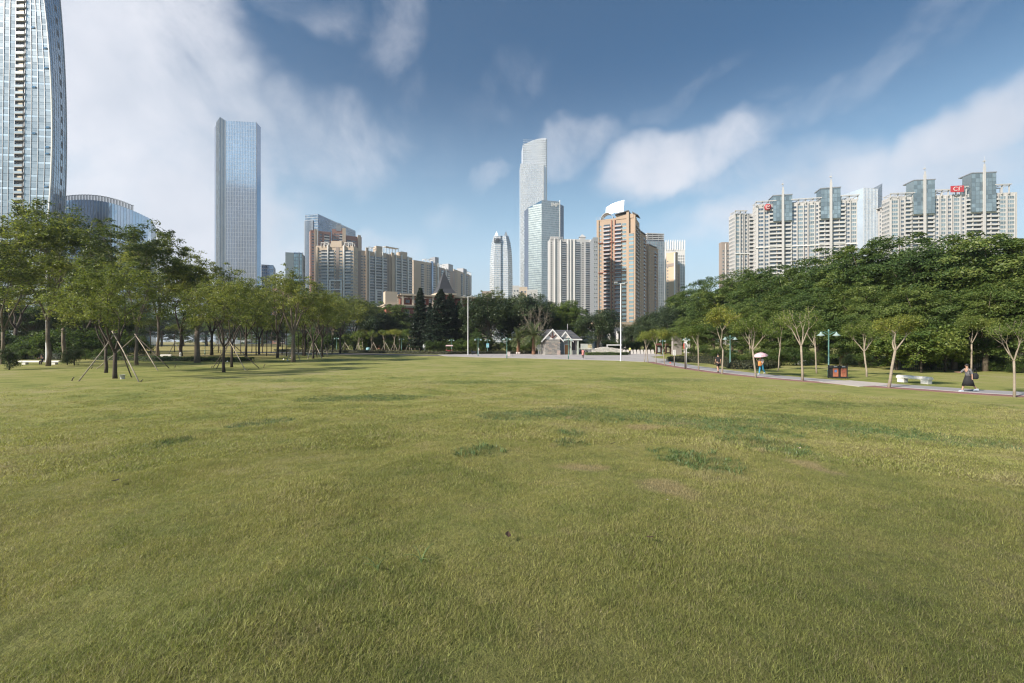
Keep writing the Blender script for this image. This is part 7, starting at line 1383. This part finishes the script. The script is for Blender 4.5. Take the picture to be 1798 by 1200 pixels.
P4 = LB + Vector((.35, -.02, 0)); person('man in dark shirt sitting bent forward on the stone bench in the left grove', P4, R(20), dict(top=cloth('navy', (.022, .035, .06)), trousers=cloth('dark', (.03, .022, .024)), sleeve=.7, shoe=BLK), 1.66, (.05, .12), (0, 0), ((.9, .15, .7), (.9, .15, .7)), sit=True, lean=.16)
P5 = at(1106, 623.8); person('guard in a yellow vest and dark trousers standing at the park gate', P5, R(150), dict(top=cloth('hivis', (.55, .62, .16)), trousers=BLKC, shoe=BLK), 1.72, (.05, -.05), (0, .05), ((.1, .1, .2), (.1, .1, .2)))
P6 = at(1023.5, 630.5); person('person in a salmon pink dress walking on the plaza', P6, R(160), dict(top=cloth('salmon', (.60, .22, .20)), skirt=(cloth('salmon', (.60, .22, .20)), .30, .22), trousers=cloth('greyleg', (.22, .18, .17)), hair='long'), 1.62, (.15, -.12), (.05, .15), ((.2, .12, .4), (0, .12, .4)))
P7 = at(953.5, 622.9); person('person in a white top beside the dark bicycle at the gatehouse corner', P7, R(60), dict(top=cloth('white2', (.66, .64, .62)), trousers=cloth('palegrey', (.45, .42, .40))), 1.65, (.15, -.12), (.05, .15), ((.5, .12, .4), (.2, .12, .4)))
def bicycle(p, rz, lab, m_=BLK, sc=1):
    r = thing('bicycle', lab, 'bicycle', p, rz, None, sc)
    for x in (-.52, .52):
        mb = MB(); mb.tube([(x + .33 * math.cos(a), 0, .34 + .33 * math.sin(a)) for a in np.linspace(0, 6.283, 21)], .018, 5, cap=False); w_ = mb.obj('wheel', BLK, r); mb = MB(); [mb.tube([(x, 0, .34), (x + .31 * math.cos(a), 0, .34 + .31 * math.sin(a))], .004, 3) for a in np.linspace(0, 6.283, 13)[:-1]]; mb.obj('spoke', GREYM, w_, kind='stuff')
    mb = MB(); P = dict(bb=(-.05, 0, .32), st=(-.18, 0, .82), hd=(.36, 0, .86), fk=(.52, 0, .34), rr=(-.52, 0, .34), hs=(.33, 0, 1.0)); [mb.tube([P[a], P[b]], .017, 5) for a, b in (('bb', 'st'), ('st', 'hd'), ('bb', 'hd'), ('hd', 'fk'), ('bb', 'rr'), ('st', 'rr'), ('hd', 'hs'))]; mb.obj('frame', m_, r)
    mb = MB(); mb.box(-.30, -.06, -.07, .07, .88, .94); mb.obj('saddle', BLK, r); mb = MB(); mb.tube([(.28, -.27, 1.02), (.34, 0, 1.0), (.28, .27, 1.02)], .014, 5); mb.obj('handlebar', GREYM, r); return r
bicycle(at(959.5, 622.8), R(-12), 'dark bicycle leaning at the gatehouse corner beside the person in white')
def scooter(p, rz, lab, col, canopy=None):
    r = thing('scooter' if not canopy else 'tricycle', lab, 'scooter' if not canopy else 'tricycle', p, rz); B_ = mat('paint_' + lab[:9], col, .35, var=.05)
    for x in (-.6, .6): mb = MB(); mb.lathe([(.14, -.05), (.24, -.05), (.26, 0), (.24, .05), (.14, .05)], 16, 0, Matrix.Translation((x, 0, .26)) @ Matrix.Rotation(R(90), 4, 'X')); mb.obj('wheel', BLK, r)
    mb = MB(); mb.prism([(-.75, -.16), (.1, -.18), (.1, .18), (-.75, .16)], .38, .68); mb.prism([(.05, -.14), (.45, -.14), (.45, .14), (.05, .14)], .25, .36); mb.add([(.42, -.18, .3), (.62, -.14, .5), (.48, -.14, 1.0), (.36, -.18, .95), (.42, .18, .3), (.62, .14, .5), (.48, .14, 1.0), (.36, .18, .95)], [(0, 1, 2, 3), (7, 6, 5, 4), (0, 4, 5, 1), (1, 5, 6, 2), (2, 6, 7, 3), (3, 7, 4, 0)]); mb.obj('body', B_, r)
    mb = MB(); mb.prism([(-.7, -.15), (-.02, -.13), (-.02, .13), (-.7, .15)], .685, .78); mb.obj('seat', BLK, r); mb = MB(); mb.tube([(.36, -.3, 1.02), (.44, 0, 1.0), (.36, .3, 1.02)], .016, 5); mb.obj('handlebar', GREYM, r); mb = MB(); mb.box(-.95, -.72, -.17, .17, .6, .9); mb.obj('top_box', B_, r)
    if canopy:
        mb = MB(); [mb.tube([(x, y, .5), (x, y, 1.75)], .018, 4) for x in (-.8, .5) for y in (-.35, .35)]; mb.obj('canopy_frame', GREYM, r); mb = MB(); mb.add([(-1.1, -.55, 1.72), (.8, -.55, 1.72), (.8, .55, 1.72), (-1.1, .55, 1.72), (-.9, 0, 2.0), (.6, 0, 2.0)], [(0, 1, 5, 4), (2, 3, 4, 5), (1, 2, 5), (3, 0, 4), (3, 2, 1, 0)]); mb.obj('canopy', canopy, r)
    return r
scooter(at(790, 620.5), R(8), 'red and pink covered tricycle parked by the far road lamp', (.40, .045, .055), cloth('pinkcanopy', (.55, .38, .38)))
scooter(at(834.5, 622.8), R(10), 'dark scooter parked between the left white pole and its lamp', (.04, .045, .055)); person('person in a pale top beside the dark scooter', at(840.5, 623), R(80), dict(top=cloth('pale3', (.6, .58, .56)), trousers=cloth('grey3', (.3, .3, .32))), 1.6, (.1, -.1), (0, .1), ((.6, .1, .5), (.3, .1, .4)))
scooter(at(1012, 622.6), R(20), 'red scooter parked at the right corner of the gatehouse', (.36, .03, .03)); scooter(at(1026.5, 622.4), R(-15), 'dark maroon scooter behind the person in the pink dress', (.07, .02, .03))
r = thing('freezer_box', 'white box between the two scooters right of the gatehouse', 'box', at(1018.5, 622.2)); mb = MB(); mb.box(-.4, .4, -.3, .3, .08, .85); mb.obj('body', WPOLE, r); mb = MB(); mb.box(-.43, .43, -.33, .33, .855, .92); mb.obj('lid', GREYM, r)
r = thing('dust_barrel', 'light blue drum under the small golden trees', 'drum', at(646.5, 616.4)); mb = MB(); mb.lathe([(.6, 0), (.66, .4), (.6, .9), (.3, 1.05)], 14); mb.obj('body', mat('drum_blue', (.20, .38, .42), .5), r)
r = thing('bollard', 'pale round bollard behind the clipped hedge in the left grove', 'bollard', at(317, 627.3)); mb = MB(); mb.lathe([(.16, 0), (.16, .3), (.12, .35), (.16, .4), (.16, .75), (.08, .9)], 12); mb.obj('body', WPOLE, r)
# ------------------------------------------------------------------ the hazy air
if HAZE:
    mb = MB(); mb.box(-1500, 1500, -160, 1420, -4, 580); hz = mb.obj('haze', []); m = bpy.data.materials.new('air'); m.use_nodes = True; q = NB(m.node_tree); m.node_tree.nodes.remove(m.node_tree.nodes['Principled BSDF']); pv = q.n('ShaderNodeVolumePrincipled'); pv.inputs['Density'].default_value = HAZE; pv.inputs['Color'].default_value = (.80, .87, 1, 1); pv.inputs['Anisotropy'].default_value = .2
    q.link(pv.outputs[0], m.node_tree.nodes['Material Output'].inputs['Volume']); hz.data.materials.append(m); hz['kind'] = 'stuff'; S.cycles.volume_step_rate = 10; S.cycles.volume_max_steps = 64
